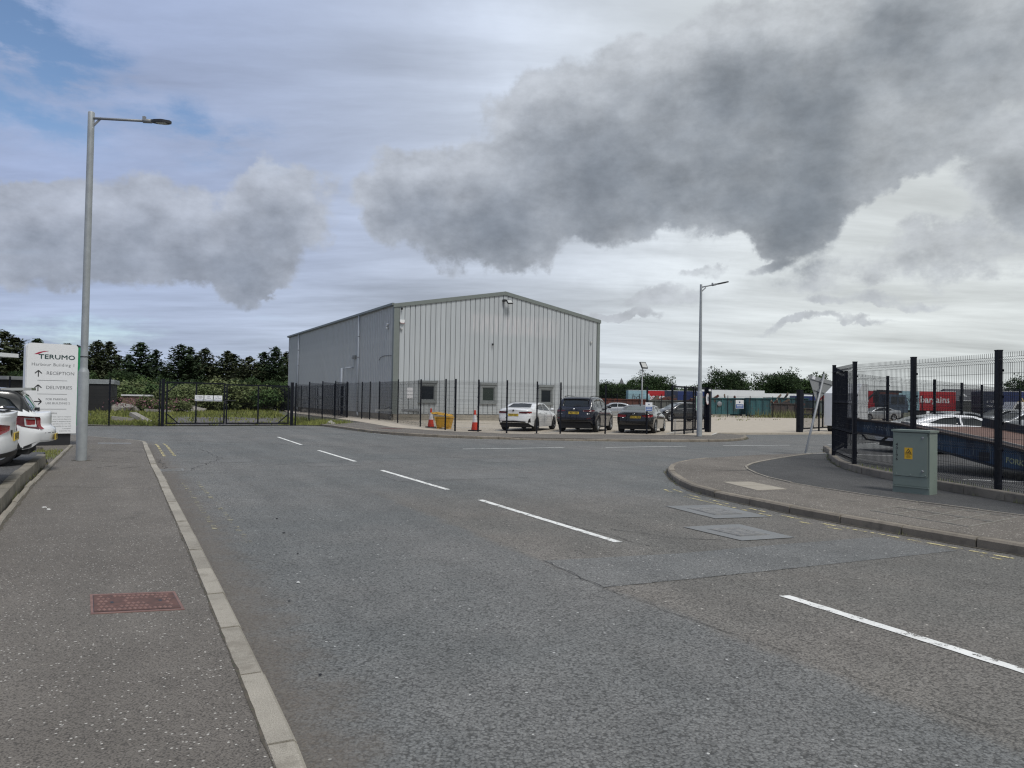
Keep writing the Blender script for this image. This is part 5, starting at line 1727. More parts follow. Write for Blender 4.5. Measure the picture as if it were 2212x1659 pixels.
# ---- two white cars on the left, tails to the footway
away = math.atan2(-.465, -.885)
c = Car('parked_car', 'white hatchback with black roof and a roof spoiler parked beside the sign', (-9.1, 14.45, .275), away, dict(HATCH), P_WHITE, 'white cars backed up to the left footway', roofmat=P_BLACK)
for sd in 'LR':
    c.patch('quarter_window', sd, [(.34, 1.03), (.95, 1.0), (1.35, .985)], [(.50, 1.22), (.85, 1.34), (1.33, 1.37)], M_CGLASS, n=8, k=5)
    c.patch('side_window', sd, [(1.42, .98), (2.62, .965)], [(1.42, 1.36), (2.02, 1.30)], M_CGLASS, n=8, k=4)
c.patch('rear_screen', 'B', [(-.58, 1.03), (0, 1.02), (.58, 1.03)], [(-.50, 1.30), (0, 1.33), (.50, 1.30)], M_CGLASS, n=10, k=6)
sp_ = MB()
sp_.prism([(.24, -.57), (.60, -.61), (.60, .61), (.24, .57), (.14, .40), (.14, -.40)], 1.395, 1.445, M=Matrix.Rotation(R(2), 4, 'Y'))
sp_.build('roof_spoiler', paint('paint_spoiler_grey', (.34, .35, .35)), c.root)
for sg in (1, -1):
    sd = 'L' if sg > 0 else 'R'
    tl = c.patch('tail_lamp', sd, [(.03, .66), (.30, .73), (.50, .85)], [(.03, .89), (.30, .92), (.52, .92)], M_TAILD, off=.010, n=8, k=5)
    c.patch('lamp_ring', sd, [(.07, .71), (.24, .73)], [(.07, .87), (.26, .88)], M_HEAD, off=.016, n=5, k=3, parent=tl)
    c.patch('lamp_core', sd, [(.095, .735), (.215, .75)], [(.095, .845), (.23, .855)], M_TAIL, off=.021, n=4, k=3, parent=tl)
    c.patch('tail_lamp', 'B', [(sg * .52, .67), (sg * .62, .66)], [(sg * .50, .87), (sg * .62, .88)], M_TAIL, off=.010, n=3, k=4)
c.patch('bumper_lower', 'B', [(-.56, .34), (0, .33), (.56, .34)], [(-.58, .45), (0, .42), (.58, .45)], M_TRIMB, off=.012, n=8, k=2)
c.patch('bumper_lower', 'L', [(.05, .30), (.30, .29)], [(.05, .44), (.30, .33)], M_TRIMB, off=.008, n=3, k=2)
c.patch('boot_seam', 'B', [(-.50, .585), (0, .58), (.50, .585)], [(-.50, .595), (0, .59), (.50, .595)], M_TRIMB, off=.003, n=8, k=1)
c.plate('B', 0, .50, 'SF12 OLW', M_PLATEY)
h, d = c.hit('B', 0, 1.03)
MB().box(-.05, -.10, -.04, .02, .10, .03, M=Matrix.Translation(h)).build('wiper_mount', M_BLACK, c.root)
MB().box(.18, -.60, .2, .30, .60, .36).build('tow_guard', M_TRIMB, c.root)
c.seams((1.38,), .34, .92)
c.mirror(2.55, .95, P_BLACK)

c = Car('parked_car', 'white saloon with black boot lip cut off by the left edge nearest the viewer', (-7.50, 11.06, .275), away, SEDAN, P_WHITE, 'white cars backed up to the left footway')
saloon_glass(c, 4.7)
for sg in (1, -1):
    sd = 'L' if sg > 0 else 'R'
    c.patch('tail_lamp', sd, [(.02, .74), (.30, .80), (.55, .90)], [(.02, .90), (.30, .93), (.56, .925)], M_TAILD, off=.010, n=8, k=4)
    c.patch('tail_lamp', 'B', [(sg * .42, .80), (sg * .80, .74)], [(sg * .40, .87), (sg * .80, .90)], M_TAIL, off=.012, n=6, k=3)
    c.patch('reflector', sd, [(.10, .46), (.26, .47)], [(.10, .50), (.28, .51)], M_TAIL, off=.010, n=3, k=1)
    c.patch('bumper_lower', sd, [(.03, .36), (.62, .24)], [(.03, .48), (.60, .42)], M_TRIMB, off=.008, n=6, k=2)
c.patch('bumper_lower', 'B', [(-.70, .36), (0, .34), (.70, .36)], [(-.70, .48), (0, .50), (.70, .48)], M_TRIMB, off=.012, n=8, k=2)
lip = MB()
pts = []
for k in range(9):
    y = -.70 + k * .175
    pts.append((-.02 + .13 * (y / .7) ** 2, y, 1.112 + .012 * abs(y / .7)))
for a, b in zip(pts, pts[1:]):
    lip.bar(a, b, .10, .022)
lip.build('boot_lip', M_BLACK, c.root)
h, d = c.hit('L', .20, 1.0)
MB().lathe([(0, .01), (.035, .01), (.04, 0)], 12, M=face_matrix(h, (-1, 0, 0), (0, 0, 1))).build('badge', M_BLACKINK, c.root)
MB().box(-.02, -.32, .60, .1, .32, .80, M=Matrix.Translation((-.06, 0, 0))).build('plate_recess', M_TRIMB, c.root)
Mf = face_matrix((-.10, 0, .70), (0, -1, 0), (0, 0, 1))
p = MB().prism([(-.26, -.06), (.26, -.06), (.26, .06), (-.26, .06)], 0, .012, M=Mf).build('number_plate', M_PLATEY, c.root)
lettering('SE67 EDJ', .11, M_BLACKINK, p, Mf @ Matrix.Translation((0, 0, .014)), bold=.002)
c.seams((1.05, 2.08), .36, .98)

# ---- cars seen through the right-hand fence
grp = 'cars parked beyond the right hand fence'
c = Car('parked_car', 'white coupe parked low behind the blue loading ramp', (12.35, 24.6, .136), R(-4), dict(FASTB), P_WHITE, grp)
c.root.scale = (1, 1, .92)
saloon_glass(c, 4.71, 1.115, 1.34, False, -.04)
c.mirror(3.05, .98, P_WHITE)
c.patch('bumper_lower', 'R', [(.03, .36), (.62, .24)], [(.03, .46), (.60, .38)], M_TRIMB, off=.008, n=6, k=2)
c.patch('tail_lamp', 'R', [(.04, .80), (.26, .85)], [(.04, .93), (.30, .93)], M_TAIL, off=.008, n=4, k=2)
c.seams((1.35, 3.28), .36, .94)
c = Car('parked_car', 'silver saloon facing left behind the white notice board on the fence', (24.2, 37.3, .02), R(186), SEDAN, P_SILVER, grp)
saloon_glass(c, 4.7)
c.mirror(3.05, 1.0, P_SILVER)
c.seams((1.05, 2.08, 3.28), .36, .98)
c.patch('head_lamp', 'L', [(4.15, .70), (4.5, .62)], [(4.12, .76), (4.45, .70)], M_HEAD, off=.008, n=4, k=2)
c = Car('parked_car', 'pale silver saloon in the distance left of the ramp with both wheels showing', (41.8, 80.4, .106), R(188), SEDAN, P_SILVER, grp)
saloon_glass(c, 4.7)
for sg in (1, -1):
    c.patch('head_lamp', 'L' if sg > 0 else 'R', [(4.15, .70), (4.5, .62)], [(4.12, .76), (4.45, .70)], M_HEAD, off=.008, n=4, k=2)
c.patch('windscreen', 'F', [(-.66, 1.05), (0, 1.02), (.66, 1.05)], [(-.52, 1.30), (0, 1.35), (.52, 1.30)], M_CGLASSL, off=.012, n=10, k=6)
c.seams((1.05, 2.08, 3.28), .36, .98)
c = Car('parked_car', 'silver grey hatchback behind the white coupe far to the right', (33.0, 45.5, .02), R(182), HATCH, P_SILVER, grp)
for sd in 'LR':
    c.patch('side_window', sd, [(.5, 1.0), (1.35, .965)], [(.70, 1.22), (1.33, 1.36)], M_CGLASS, n=8, k=5)
    c.patch('side_window', sd, [(1.42, .96), (2.62, .945)], [(1.42, 1.36), (2.02, 1.30)], M_CGLASS, n=8, k=4)
c.patch('windscreen', 'F', [(-.6, 1.0), (0, .98), (.6, 1.0)], [(-.5, 1.32), (0, 1.38), (.5, 1.32)], M_CGLASS, n=10, k=6)
c = Car('parked_car', 'tall silver car with a high roof between the other silver cars far to the right', (36.5, 52.0, .02), R(184), MPV, P_SILVER, grp)
for sd in 'LR':
    c.patch('side_window', sd, [(.55, 1.13), (2.0, 1.06)], [(.80, 1.36), (1.98, 1.455)], M_CGLASS, n=5, k=4)
    c.patch('side_window', sd, [(2.08, 1.055), (3.12, 1.02)], [(2.06, 1.452), (2.55, 1.38)], M_CGLASS, n=7, k=4)
c.patch('windscreen', 'F', [(-.66, 1.10), (0, 1.07), (.66, 1.10)], [(-.52, 1.42), (0, 1.48), (.52, 1.42)], M_CGLASS, n=10, k=5)
# ------------------------------------------------------------------ green street cabinet
M_CAB = mat('cabinet_green', (.185, .225, .195), .5, var=.06, vscale=3.0)
M_CABD = mat('cabinet_gap', (.05, .06, .055), .6, var=0)
M_AMBER = mat('sign_amber', (.68, .40, .02), .45, var=.03)


def cabinet():
    a = math.atan2(-.47, .37)          # front face runs this way (left to right as seen)
    root = thing('utility_cabinet', 'pale green metal street cabinet with yellow warning label standing on dark tarmac', 'cabinet', (6.85, 13.3, .123), a)
    # local x along the front, y into the cabinet, front face at y=0
    W, D, H = .62, .31, 1.08
    MB().box(0, 0, 0, W, D, H).build('body', M_CAB, root)
    MB().box(-.02, -.03, H, W + .02, D + .02, H + .022).prism([(-.02, -.03), (W + .02, -.03), (W + .02, D + .02), (-.02, D + .02)], H + .022, H + .034).build('lid', M_CAB, root)
    dz = .30
    MB().box(.018, -.016, dz, W - .03, -.001, H - .02).build('door', M_CAB, root)
    d = root.children[-1]
    MB().box(.012, -.0012, dz - .006, W - .02, -.0006, H - .01).build('door_gap', M_CABD, root)
    for z in (H - .10, dz + .10):
        Mf = Matrix.Translation((W - .11, -.016, z)) @ Matrix.Rotation(R(90), 4, 'X')
        lk = MB().lathe([(0, .012), (.014, .012), (.020, .006), (.022, 0)], 14, M=Mf).box(-.004, -.022, .0, .004, .012, .016, M=Mf).build('lock', M_GALVD, d)
    rv = MB()
    for x in (.07, W * .5, W - .06):
        for z in (.10, H - .05, dz + .03):
            rv.lathe([(0, .006), (.008, .005), (.011, 0)], 8, M=Matrix.Translation((x, -.016 if z > dz else 0, z)) @ Matrix.Rotation(R(90), 4, 'X'))
    for z in (.25, .38, H - .06, H - .14):
        rv.lathe([(0, .006), (.008, .005), (.011, 0)], 8, M=Matrix.Translation((W, D * .68, z)) @ Matrix.Rotation(R(90), 4, 'Y'))
    rv.build('rivets', M_CAB, root)
    MB().box(.01, -.018, .105, W - .01, 0, .125).build('base_rail', M_CAB, root)
    MB().box(.015, -.008, .135, W - .025, 0, .29).build('lower_panel', M_CAB, root)
    Mf = face_matrix((.275, -.0165, .70), (1, 0, 0), (0, 0, 1))
    lab = MB().prism([(-.068, -.10), (.068, -.10), (.068, .10), (-.068, .10)], 0, .002, M=Mf).build('warning_label', M_AMBER, d)
    tri = MB()
    A = [(-.052, .0), (.052, .0), (0, .088)]
    B = [(-.036, .009), (.036, .009), (0, .069)]
    tri.add([Mf @ Vector((x, y, .003)) for x, y in A + B], [(0, 1, 4, 3), (1, 2, 5, 4), (2, 0, 3, 5)])
    # falling figure struck by a bolt
    tri.prism([(.012, .055), (-.006, .036), (.004, .036), (-.010, .018), (.012, .038), (.002, .038)], .002, .0032, M=Mf)
    tri.prism([(-.020, .013), (.016, .013), (.020, .020), (.0, .024), (-.016, .021)], .002, .0033, M=Mf)
    tri.prism([(.014 + .006 * math.cos(k), .030 + .006 * math.sin(k)) for k in range(6)], .002, .0034, M=Mf)
    tri.build('pictogram', M_BLACKINK, lab)
    lettering('DANGER OF DEATH', .0145, M_BLACKINK, lab, Mf @ Matrix.Translation((0, -.015, .003)), bold=.0006, xs=.92)
    lettering('KEEP OUT', .0125, M_BLACKINK, lab, Mf @ Matrix.Translation((0, -.035, .003)), bold=.0004)
    for k in range(3):
        MB().prism([(-.045 + k * .006, -.052 - k * .012), (.045 - k * .005, -.052 - k * .012), (.045 - k * .005, -.049 - k * .012), (-.045 + k * .006, -.049 - k * .012)], .002, .0028, M=Mf).build('text_line', M_BLACKINK, lab)
    for i, ch in enumerate('40196'):
        lettering(ch, .078, M_BLACKINK, d, face_matrix((.075, -.0175, .845 - i * .064), (1, 0, 0), (0, 0, 1)), bold=.001, name='numeral')
    return root


cabinet()

# ------------------------------------------------------------------ totem sign
M_SIGNGR = mat('sign_leaf_green', (.01, .26, .10), .35, var=.03)
M_TERG = mat('sign_dark_green_ink', (.015, .05, .05), .5, var=0)


def totem():
    e = Vector((-13.68, 20.85, .1))
    rt = Vector((.72, .69, 0)).normalized()
    a = math.atan2(rt.y, rt.x)
    root = thing('totem_sign', 'tall white site sign with green right edge and black plinth listing reception and deliveries', 'sign', e, a)
    W, H0, H = 1.27, .34, 2.92

    def slab(x0, x1, y0, y1, z0, z1, r, name, m):
        poly = [(x0, z0), (x1, z0)]
        for k in range(7):
            t = k * math.pi / 12
            poly.append((x1 - r + r * math.cos(t), z1 - r + r * math.sin(t)))
        for k in range(7):
            t = math.pi / 2 + k * math.pi / 12
            poly.append((x0 + r + r * math.cos(t), z1 - r + r * math.sin(t)))
        return MB().prism(poly, -y1, -y0, M=face_matrix((0, 0, 0), (1, 0, 0), (0, 0, 1))).build(name, m, root)
    slab(0, W, -.04, 0, H0, H, .10, 'front_panel', M_SIGNW)
    slab(-.02, W * .8, .02, .30, H0 + .1, H - .01, .12, 'body', M_SIGNW)
    slab(W * .5, W + .21, .05, .28, H0 + .22, H - .06, .14, 'side_panel', M_SIGNGR)
    MB().box(.30, .03, -.05, W - .12, .25, H0).build('plinth', M_BLACK, root)
    P = lambda x, z: face_matrix((x, -.042, z), (1, 0, 0), (0, 0, 1))
    # logo: red swoosh and company name
    sw = MB()
    up = [(.16, 2.60), (.28, 2.665), (.40, 2.70), (.52, 2.705)]
    lo = [(.16, 2.60), (.27, 2.605), (.38, 2.665), (.52, 2.700)]
    v = [(x, -.0425, z) for x, z in lo] + [(x, -.0425, z) for x, z in up]
    sw.add(v, [(i, i + 1, i + 5, i + 4) for i in range(3)])
    sw.build('logo_swoosh', mat('logo_red', (.36, .02, .06), .45, var=0), root)
    lettering('TERUMO', .180, M_TERG, root, P(.735, 2.535), xs=1.28)
    lettering('TERUMO', .180, M_TERG, root, P(.743, 2.530) @ Matrix.Translation((0, 0, .0006)), xs=1.28)
    lettering('TERUMO', .180, M_TERG, root, P(.739, 2.540) @ Matrix.Translation((0, 0, .0003)), xs=1.28)
    lettering('Harbour Building 1', .125, M_INKG, root, P(.655, 2.315), spacing=1.12)
    rows = [(2.07, 'RECEPTION'), (1.66, 'DELIVERIES')]
    for z, tx in rows:
        lettering(tx, .135, M_INKG, root, P(.48, z), 'LEFT')
        ar = MB()
        q = P(.285, z - .015)
        ar.prism([(-.012, -.09), (.012, -.09), (.012, .09), (-.012, .09)], 0, .002, M=q)
        for s in (1, -1):
            ar.bar(q @ Vector((0, .09, .001)), q @ Vector((s * .085, .005, .001)), .026, .003, up=(0, -1, 0))
        ar.build('arrow', M_BLACKINK, root)
    q = P(.29, 1.26)
    ar = MB()
    ar.bar(q @ Vector((-.09, .0, .001)), q @ Vector((.09, 0, .001)), .024, .003, up=(0, -1, 0))
    for s in (1, -1):
        ar.bar(q @ Vector((.09, 0, .001)), q @ Vector((.01, s * .085, .001)), .026, .003, up=(0, -1, 0))
    ar.build('arrow', M_BLACKINK, root)
    for z in (1.865, 1.475, 1.045):
        MB().box(.27, -.043, z - .005, 1.01, -.041, z + .005).build('rule', M_INKG, root)
    lettering('FOR PARKING', .085, M_INKG, root, P(.48, 1.325), 'LEFT')
    lettering('USE BUILDING 2', .085, M_INKG, root, P(.48, 1.21), 'LEFT')
    lettering('Notice', .085, M_INKG, root, P(.655, .93))
    for k, tx in enumerate(('All visitors must report to reception', 'on arrival and departure.', 'Vehicles parked in designated areas.', 'are left at their own risk.', 'No responsibility for any theft', 'is accepted.', 'around the site.')):
        z = .825 - k * .068
        lettering(tx, .046, M_INKG, root, P(1.14, z), 'RIGHT')


totem()

# ------------------------------------------------------------------ cones and grit bin
M_CONER = mat('cone_red', (.55, .045, .02), .5, var=.08, vscale=8)
M_CONEW = mat('cone_white_sleeve', (.66, .64, .64), .5, var=.08, vscale=8)


def cone(label, loc, rz):
    root = thing('traffic_cone', label, 'traffic cone', loc, rz, 'traffic cones in the yard')

    def fr(z0, z1, m, name):
        r = lambda z: .175 - (z - .04) * (.175 - .035) / .96
        MB().lathe([(r(z0), z0), (r(z1), z1)], 20).build(name, m, root)
    MB().prism([(-.26, -.20), (-.20, -.26), (.20, -.26), (.26, -.20), (.26, .20), (.20, .26), (-.20, .26), (-.26, .20)], 0, .05).build('base', M_TRIMB, root)
    fr(.04, .42, M_CONER, 'body')
    fr(.42, .78, M_CONEW, 'sleeve')
    r = lambda z: .175 - (z - .04) * (.175 - .035) / .96
    MB().lathe([(r(.78), .78), (.04, .98), (.038, 1.0), (.03, 1.01), (0, 1.01)], 20).build('tip', M_CONER, root)
    return root


cone('red and white traffic cone beside the yellow grit bin', (-4.22, 38.9, .106), .3)
cone('red and white traffic cone against a fence post, alone between bin and white saloon', (-1.76, 35.75, .106), .9)

M_YBIN = mat('grit_bin_yellow', (.62, .34, .03), .55, var=.08, vscale=4)
root = thing('grit_bin', 'yellow plastic grit bin with its lid ajar behind the fence', 'grit bin', (-3.42, 37.75, .106), R(-14))
root.scale = (.72, .80, .92)
mb = MB()
b0, b1 = [(-.44, -.28), (.44, -.28), (.44, .28), (-.44, .28)], [(-.58, -.36), (.58, -.36), (.58, .36), (-.58, .36)]
v = [(x, y, .07) for x, y in b0] + [(x, y, .62) for x, y in b1]
mb.add(v, [(3, 2, 1, 0), (0, 1, 5, 4), (1, 2, 6, 5), (2, 3, 7, 6), (3, 0, 4, 7)])
for x in (-.34, .34):
    mb.box(x - .10, -.27, 0, x + .10, .27, .075)
for x in (-.3, .3):
    v = [(x - .13, -.31, .10), (x + .13, -.31, .10), (x + .10, -.372, .55), (x - .10, -.372, .55)]
    mb.add(v + [(a, b + .05, c) for a, b, c in v], [(0, 1, 2, 3), (0, 4, 5, 1), (1, 5, 6, 2), (2, 6, 7, 3), (3, 7, 4, 0)])
mb.build('tub', M_YBIN, root)
MB().box(-.60, -.38, .60, .60, .38, .66).build('rim', M_YBIN, root)
lid = MB()
v = [(-.62, -.40, .665), (.62, -.40, .665), (.62, .40, .665), (-.62, .40, .665), (-.54, -.32, .76), (.54, -.32, .76), (.54, .32, .76), (-.54, .32, .76)]
Ml = Matrix.Translation((.60, 0, .66)) @ Matrix.Rotation(R(7), 4, 'Y') @ Matrix.Translation((-.60 - .08, 0, -.66 + .01))
lid.add([Ml @ Vector(p) for p in v], [(3, 2, 1, 0), (4, 5, 6, 7), (0, 1, 5, 4), (1, 2, 6, 5), (2, 3, 7, 6), (3, 0, 4, 7)])
lid.build('lid', M_YBIN, root)
MB().box(-.85, -.18, .62, -.60, .18, .70, M=Ml).build('handle', M_YBIN, root)

# ------------------------------------------------------------------ leaning road sign, seen from behind
M_SGREY = mat('sign_back_grey', (.27, .28, .28), .5, var=.06)
root = thing('road_sign', 'leaning triangular road sign seen from its grey back at the corner of the footway', 'sign', (9.46, 23.8, .1))
top = Vector((.60, .06, 2.55))
MB().tube([(0, 0, -.15), (0, 0, 0), top], .037, 12).build('pole', M_GALVD, root)
ax = top.normalized()
rt = Vector((.96, .22, -.22)).normalized()
up = (ax - rt * ax.dot(rt)).normalized()
Mf = face_matrix(ax * 2.15 + Vector((-.02, .06, 0)), rt, up)
s = .53
tri = [(-s, .33), (s, .33), (0, -.46)]
rnd = []
for i, p in enumerate(tri):
    p, a, b = Vector(p), Vector(tri[i - 1]), Vector(tri[(i + 1) % 3])
    for t in (.07, .03):
        pass
    rnd += [p.lerp(a, .06), p.lerp(p.lerp(a, .06).lerp(p.lerp(b, .06), .5), .6), p.lerp(b, .06)]
plate = MB().prism([(p.x, p.y) for p in reversed(rnd)], -.008, .008, M=Mf).build('plate', M_SGREY, root)
MB().box(-.40, .20, .008, .40, .24, .028, M=Mf).box(-.20, -.12, .008, .20, -.08, .028, M=Mf).build('rail', M_SGREY, root)
MB().box(-.07, .185, .01, .07, .255, .075, M=Mf).box(-.07, -.135, .01, .07, -.065, .075, M=Mf).build('clamp', M_GALVD, root)
MB().prism([(-.36, .22), (-.25, .22), (-.25, .315), (-.36, .315)], .0285, .031, M=Mf).build('sticker', M_PAPER, root)

# ------------------------------------------------------------------ covers in road and footway
M_RUST = mottled('cast_iron_rust', (.125, .062, .049), (.09, .048, .038), 9.0, .4, .6, .75, third=(.06, .036, .03), coords='P')
M_RUST2 = mottled('cast_iron_rust_worn', (.22, .125, .10), (.165, .09, .072), 12.0, .4, .6, .6, coords='P')
M_IRON = mottled('cast_iron_grey', (.16, .16, .16), (.22, .215, .20), 14.0, .4, .6, .6, coords='P')


def cover(name, label, P, z, m, studs=True, cat='manhole cover', n=(15, 6)):
    """rectangular ribbed cover from its four corners (near-left, near-right, far-right, far-left)"""
    P = [Vector((p[0], p[1])) for p in P]
    o = (P[0] + P[1] + P[2] + P[3]) / 4
    root = thing(name, label, cat, (o.x, o.y, z))

    def uv(u, v):
        return P[0].lerp(P[1], u).lerp(P[3].lerp(P[2], u), v) - o

    def quad(u0, v0, u1, v1):
        return [uv(u0, v0), uv(u1, v0), uv(u1, v1), uv(u0, v1)]
    MB().prism(quad(0, 0, 1, 1), -.02, .003).build('frame', M_RUST2 if m is M_RUST else m, root)
    MB().prism(quad(.03, .06, .97, .94), -.01, .0035).build('gap', M_BLACK, root)
    MB().prism(quad(.036, .075, .964, .925), -.01, .006).build('lid', m, root)
    if studs:
        mb = MB()
        nx, ny = n
        for i in range(nx):
            for j in range(ny):
                u = .09 + (i + (.5 if j % 2 else 0)) * .82 / nx
                v = .16 + j * .68 / (ny - 1)
                if abs((u - .12) * .8 - (v - .9) * -.9) < .05 or (u - .28) ** 2 / .012 + (v - .5) ** 2 / .05 < 1 or (u - .70) ** 2 / .012 + (v - .5) ** 2 / .05 < 1:
                    continue
                c = uv(u, v)
                ex, ey = (uv(u + .025, v) - c), (uv(u, v + .058) - c)
                q = [c - ex, c - ey, c + ex, c + ey]
                mb.add([(p.x, p.y, .006) for p in q] + [(c.x, c.y, .0125)], [(0, 1, 4), (1, 2, 4), (2, 3, 4), (3, 0, 4)])
        tag(mb.build('raised_studs', M_RUST2 if m is M_RUST else m, root), kind='stuff')
    kb = MB()
    for u in (.22, .76):
        kb.prism(quad(u, .46, u + .035, .54), .006, .0068)
    kb.build('key_hole', M_BLACK, root)
    return root


cover('manhole_cover', 'rusty red ribbed iron cover set in the left footway', [(-2.91, 5.20), (-2.32, 5.35), (-2.61, 5.83), (-3.20, 5.70)], .1015, M_RUST)
sur = setting('cover_surround')
for P in ([(2.93, 10.59), (3.79, 10.85), (3.35, 12.03), (2.46, 11.76)], [(2.79, 8.92), (3.54, 9.20), (3.13, 10.14), (2.29, 9.83)]):
    MB().sheet(P, .0075).build('slab', M_CONC2, sur)


def inset(P, f):
    P = [Vector(p) for p in P]
    o = (P[0] + P[1] + P[2] + P[3]) / 4
    return [o.lerp(p, f) for p in P]


cover('manhole_cover', 'grey iron road cover in a concrete square, nearer of the two by the island', inset([(2.79, 8.92), (3.54, 9.20), (3.13, 10.14), (2.29, 9.83)], .56), .0085, M_IRON, n=(12, 9))
cover('manhole_cover', 'grey iron road cover in a concrete square, farther of the two by the island', inset([(2.93, 10.59), (3.79, 10.85), (3.35, 12.03), (2.46, 11.76)], .56), .0085, M_IRON, n=(12, 9))
t = thing('inspection_cover', 'pair of pale concrete slabs flush in the island footway', 'cover', (4.5, 13.9, .120))
MB().prism([(-.13, -.75), (.49, -.50), (.36, .05), (-.26, -.10)], -.02, .004).build('slab', M_CONC3, t)
MB().prism([(-.265, -.08), (.355, .07), (.22, .65), (-.37, .54)], -.02, .004).build('slab', M_CONC3, t)
# chamber with recessed, tarmac-filled lids in the island footway
t = thing('chamber_cover', 'long row of tarmac filled chamber lids framed by thin metal strips near the cabinet', 'cover', (5.27, 10.85, .118))
o = Vector((5.27, 10.85))
P = [Vector(p) - o for p in ((5.27, 10.85), (5.89, 9.54), (7.12, 10.43), (6.45, 11.73))]
M_STRIP = mat('chamber_strip', (.26, .245, .215), .5, metal=.2, var=.15)


def cuv(u, v):
    return P[0].lerp(P[1], u).lerp(P[3].lerp(P[2], u), v)


for i in range(4):
    mb = MB()
    u0, u1 = i / 4, (i + 1) / 4
    for (a, b) in (((u0, 0), (u0, 1)), ((u0, 0), (u1, 0)), ((u0, 1), (u1, 1)), ((u0, .5), (u1, .5))) + ((((1, 0), (1, 1)),) if i == 3 else ()):
        A, B = cuv(*a), cuv(*b)
        mb.bar((A.x, A.y, .003), (B.x, B.y, .003), .018, .008)
    for (u, v) in ((u0 + .06, .04), (u0 + .06, .96), (u0 + .19, .46), (u0 + .19, .54)):
        c_, ex = cuv(u, v), cuv(u + .045, v) - cuv(u, v)
        ey = Vector((-ex.y, ex.x)) * .35
        mb.sheet([(c_ - ex), (c_ - ey), (c_ + ex), (c_ + ey)], .0062)
    mb.build('lid_frame', M_STRIP, t)
# gully grate in the channel
t = thing('drain_grate', 'dark iron drain grate in the channel beside the left kerb', 'drain', (-7.28, 15.95, .004), math.atan2(.885, -.465))
MB().box(-.26, -.24, -.02, .26, -.20, .006).box(-.26, .20, -.02, .26, .24, .006).box(-.26, -.2, -.02, -.22, .2, .006).box(.22, -.2, -.02, .26, .2, .006).build('frame', M_IRON, t)
MB().sheet([(-.22, -.2), (.22, -.2), (.22, .2), (-.22, .2)], .001).build('pit', M_BLACK, t)
for k in range(9):
    MB().box(-.205 + k * .05, -.2, -.01, -.185 + k * .05, .2, .005).build('bar', M_IRON, t)
cover('inspection_cover', 'grey brown iron cover near the far end of the left footway', [(-12.4, 22.3), (-11.5, 22.5), (-11.8, 23.0), (-12.7, 22.8)], .1015, M_IRON, studs=False, cat='cover')
cover('inspection_cover', 'small dark iron cover in the footway near the start of the far kerb', [(-6.9, 37.2), (-5.8, 36.2), (-5.3, 36.9), (-6.4, 37.9)], .1015, M_RUST, studs=False, cat='cover')

# ------------------------------------------------------------------ loading ramp behind the fence
M_RBLUE = mottled('ramp_blue_paint', (.040, .078, .13), (.018, .032, .058), 2.4, .40, .60, .6, third=(.11, .135, .155), streak=True)
M_RBROWN = mottled('ramp_rust', (.055, .036, .028), (.032, .026, .024), 5.0, .4, .6, .8)
M_DECK = mottled('ramp_deck_rust', (.150, .085, .065), (.115, .070, .056), 4.0, .4, .6, .8)
M_RDARK = mottled('ramp_dark_steel', (.020, .026, .036), (.035, .032, .03), 4.0, .4, .6, .6)


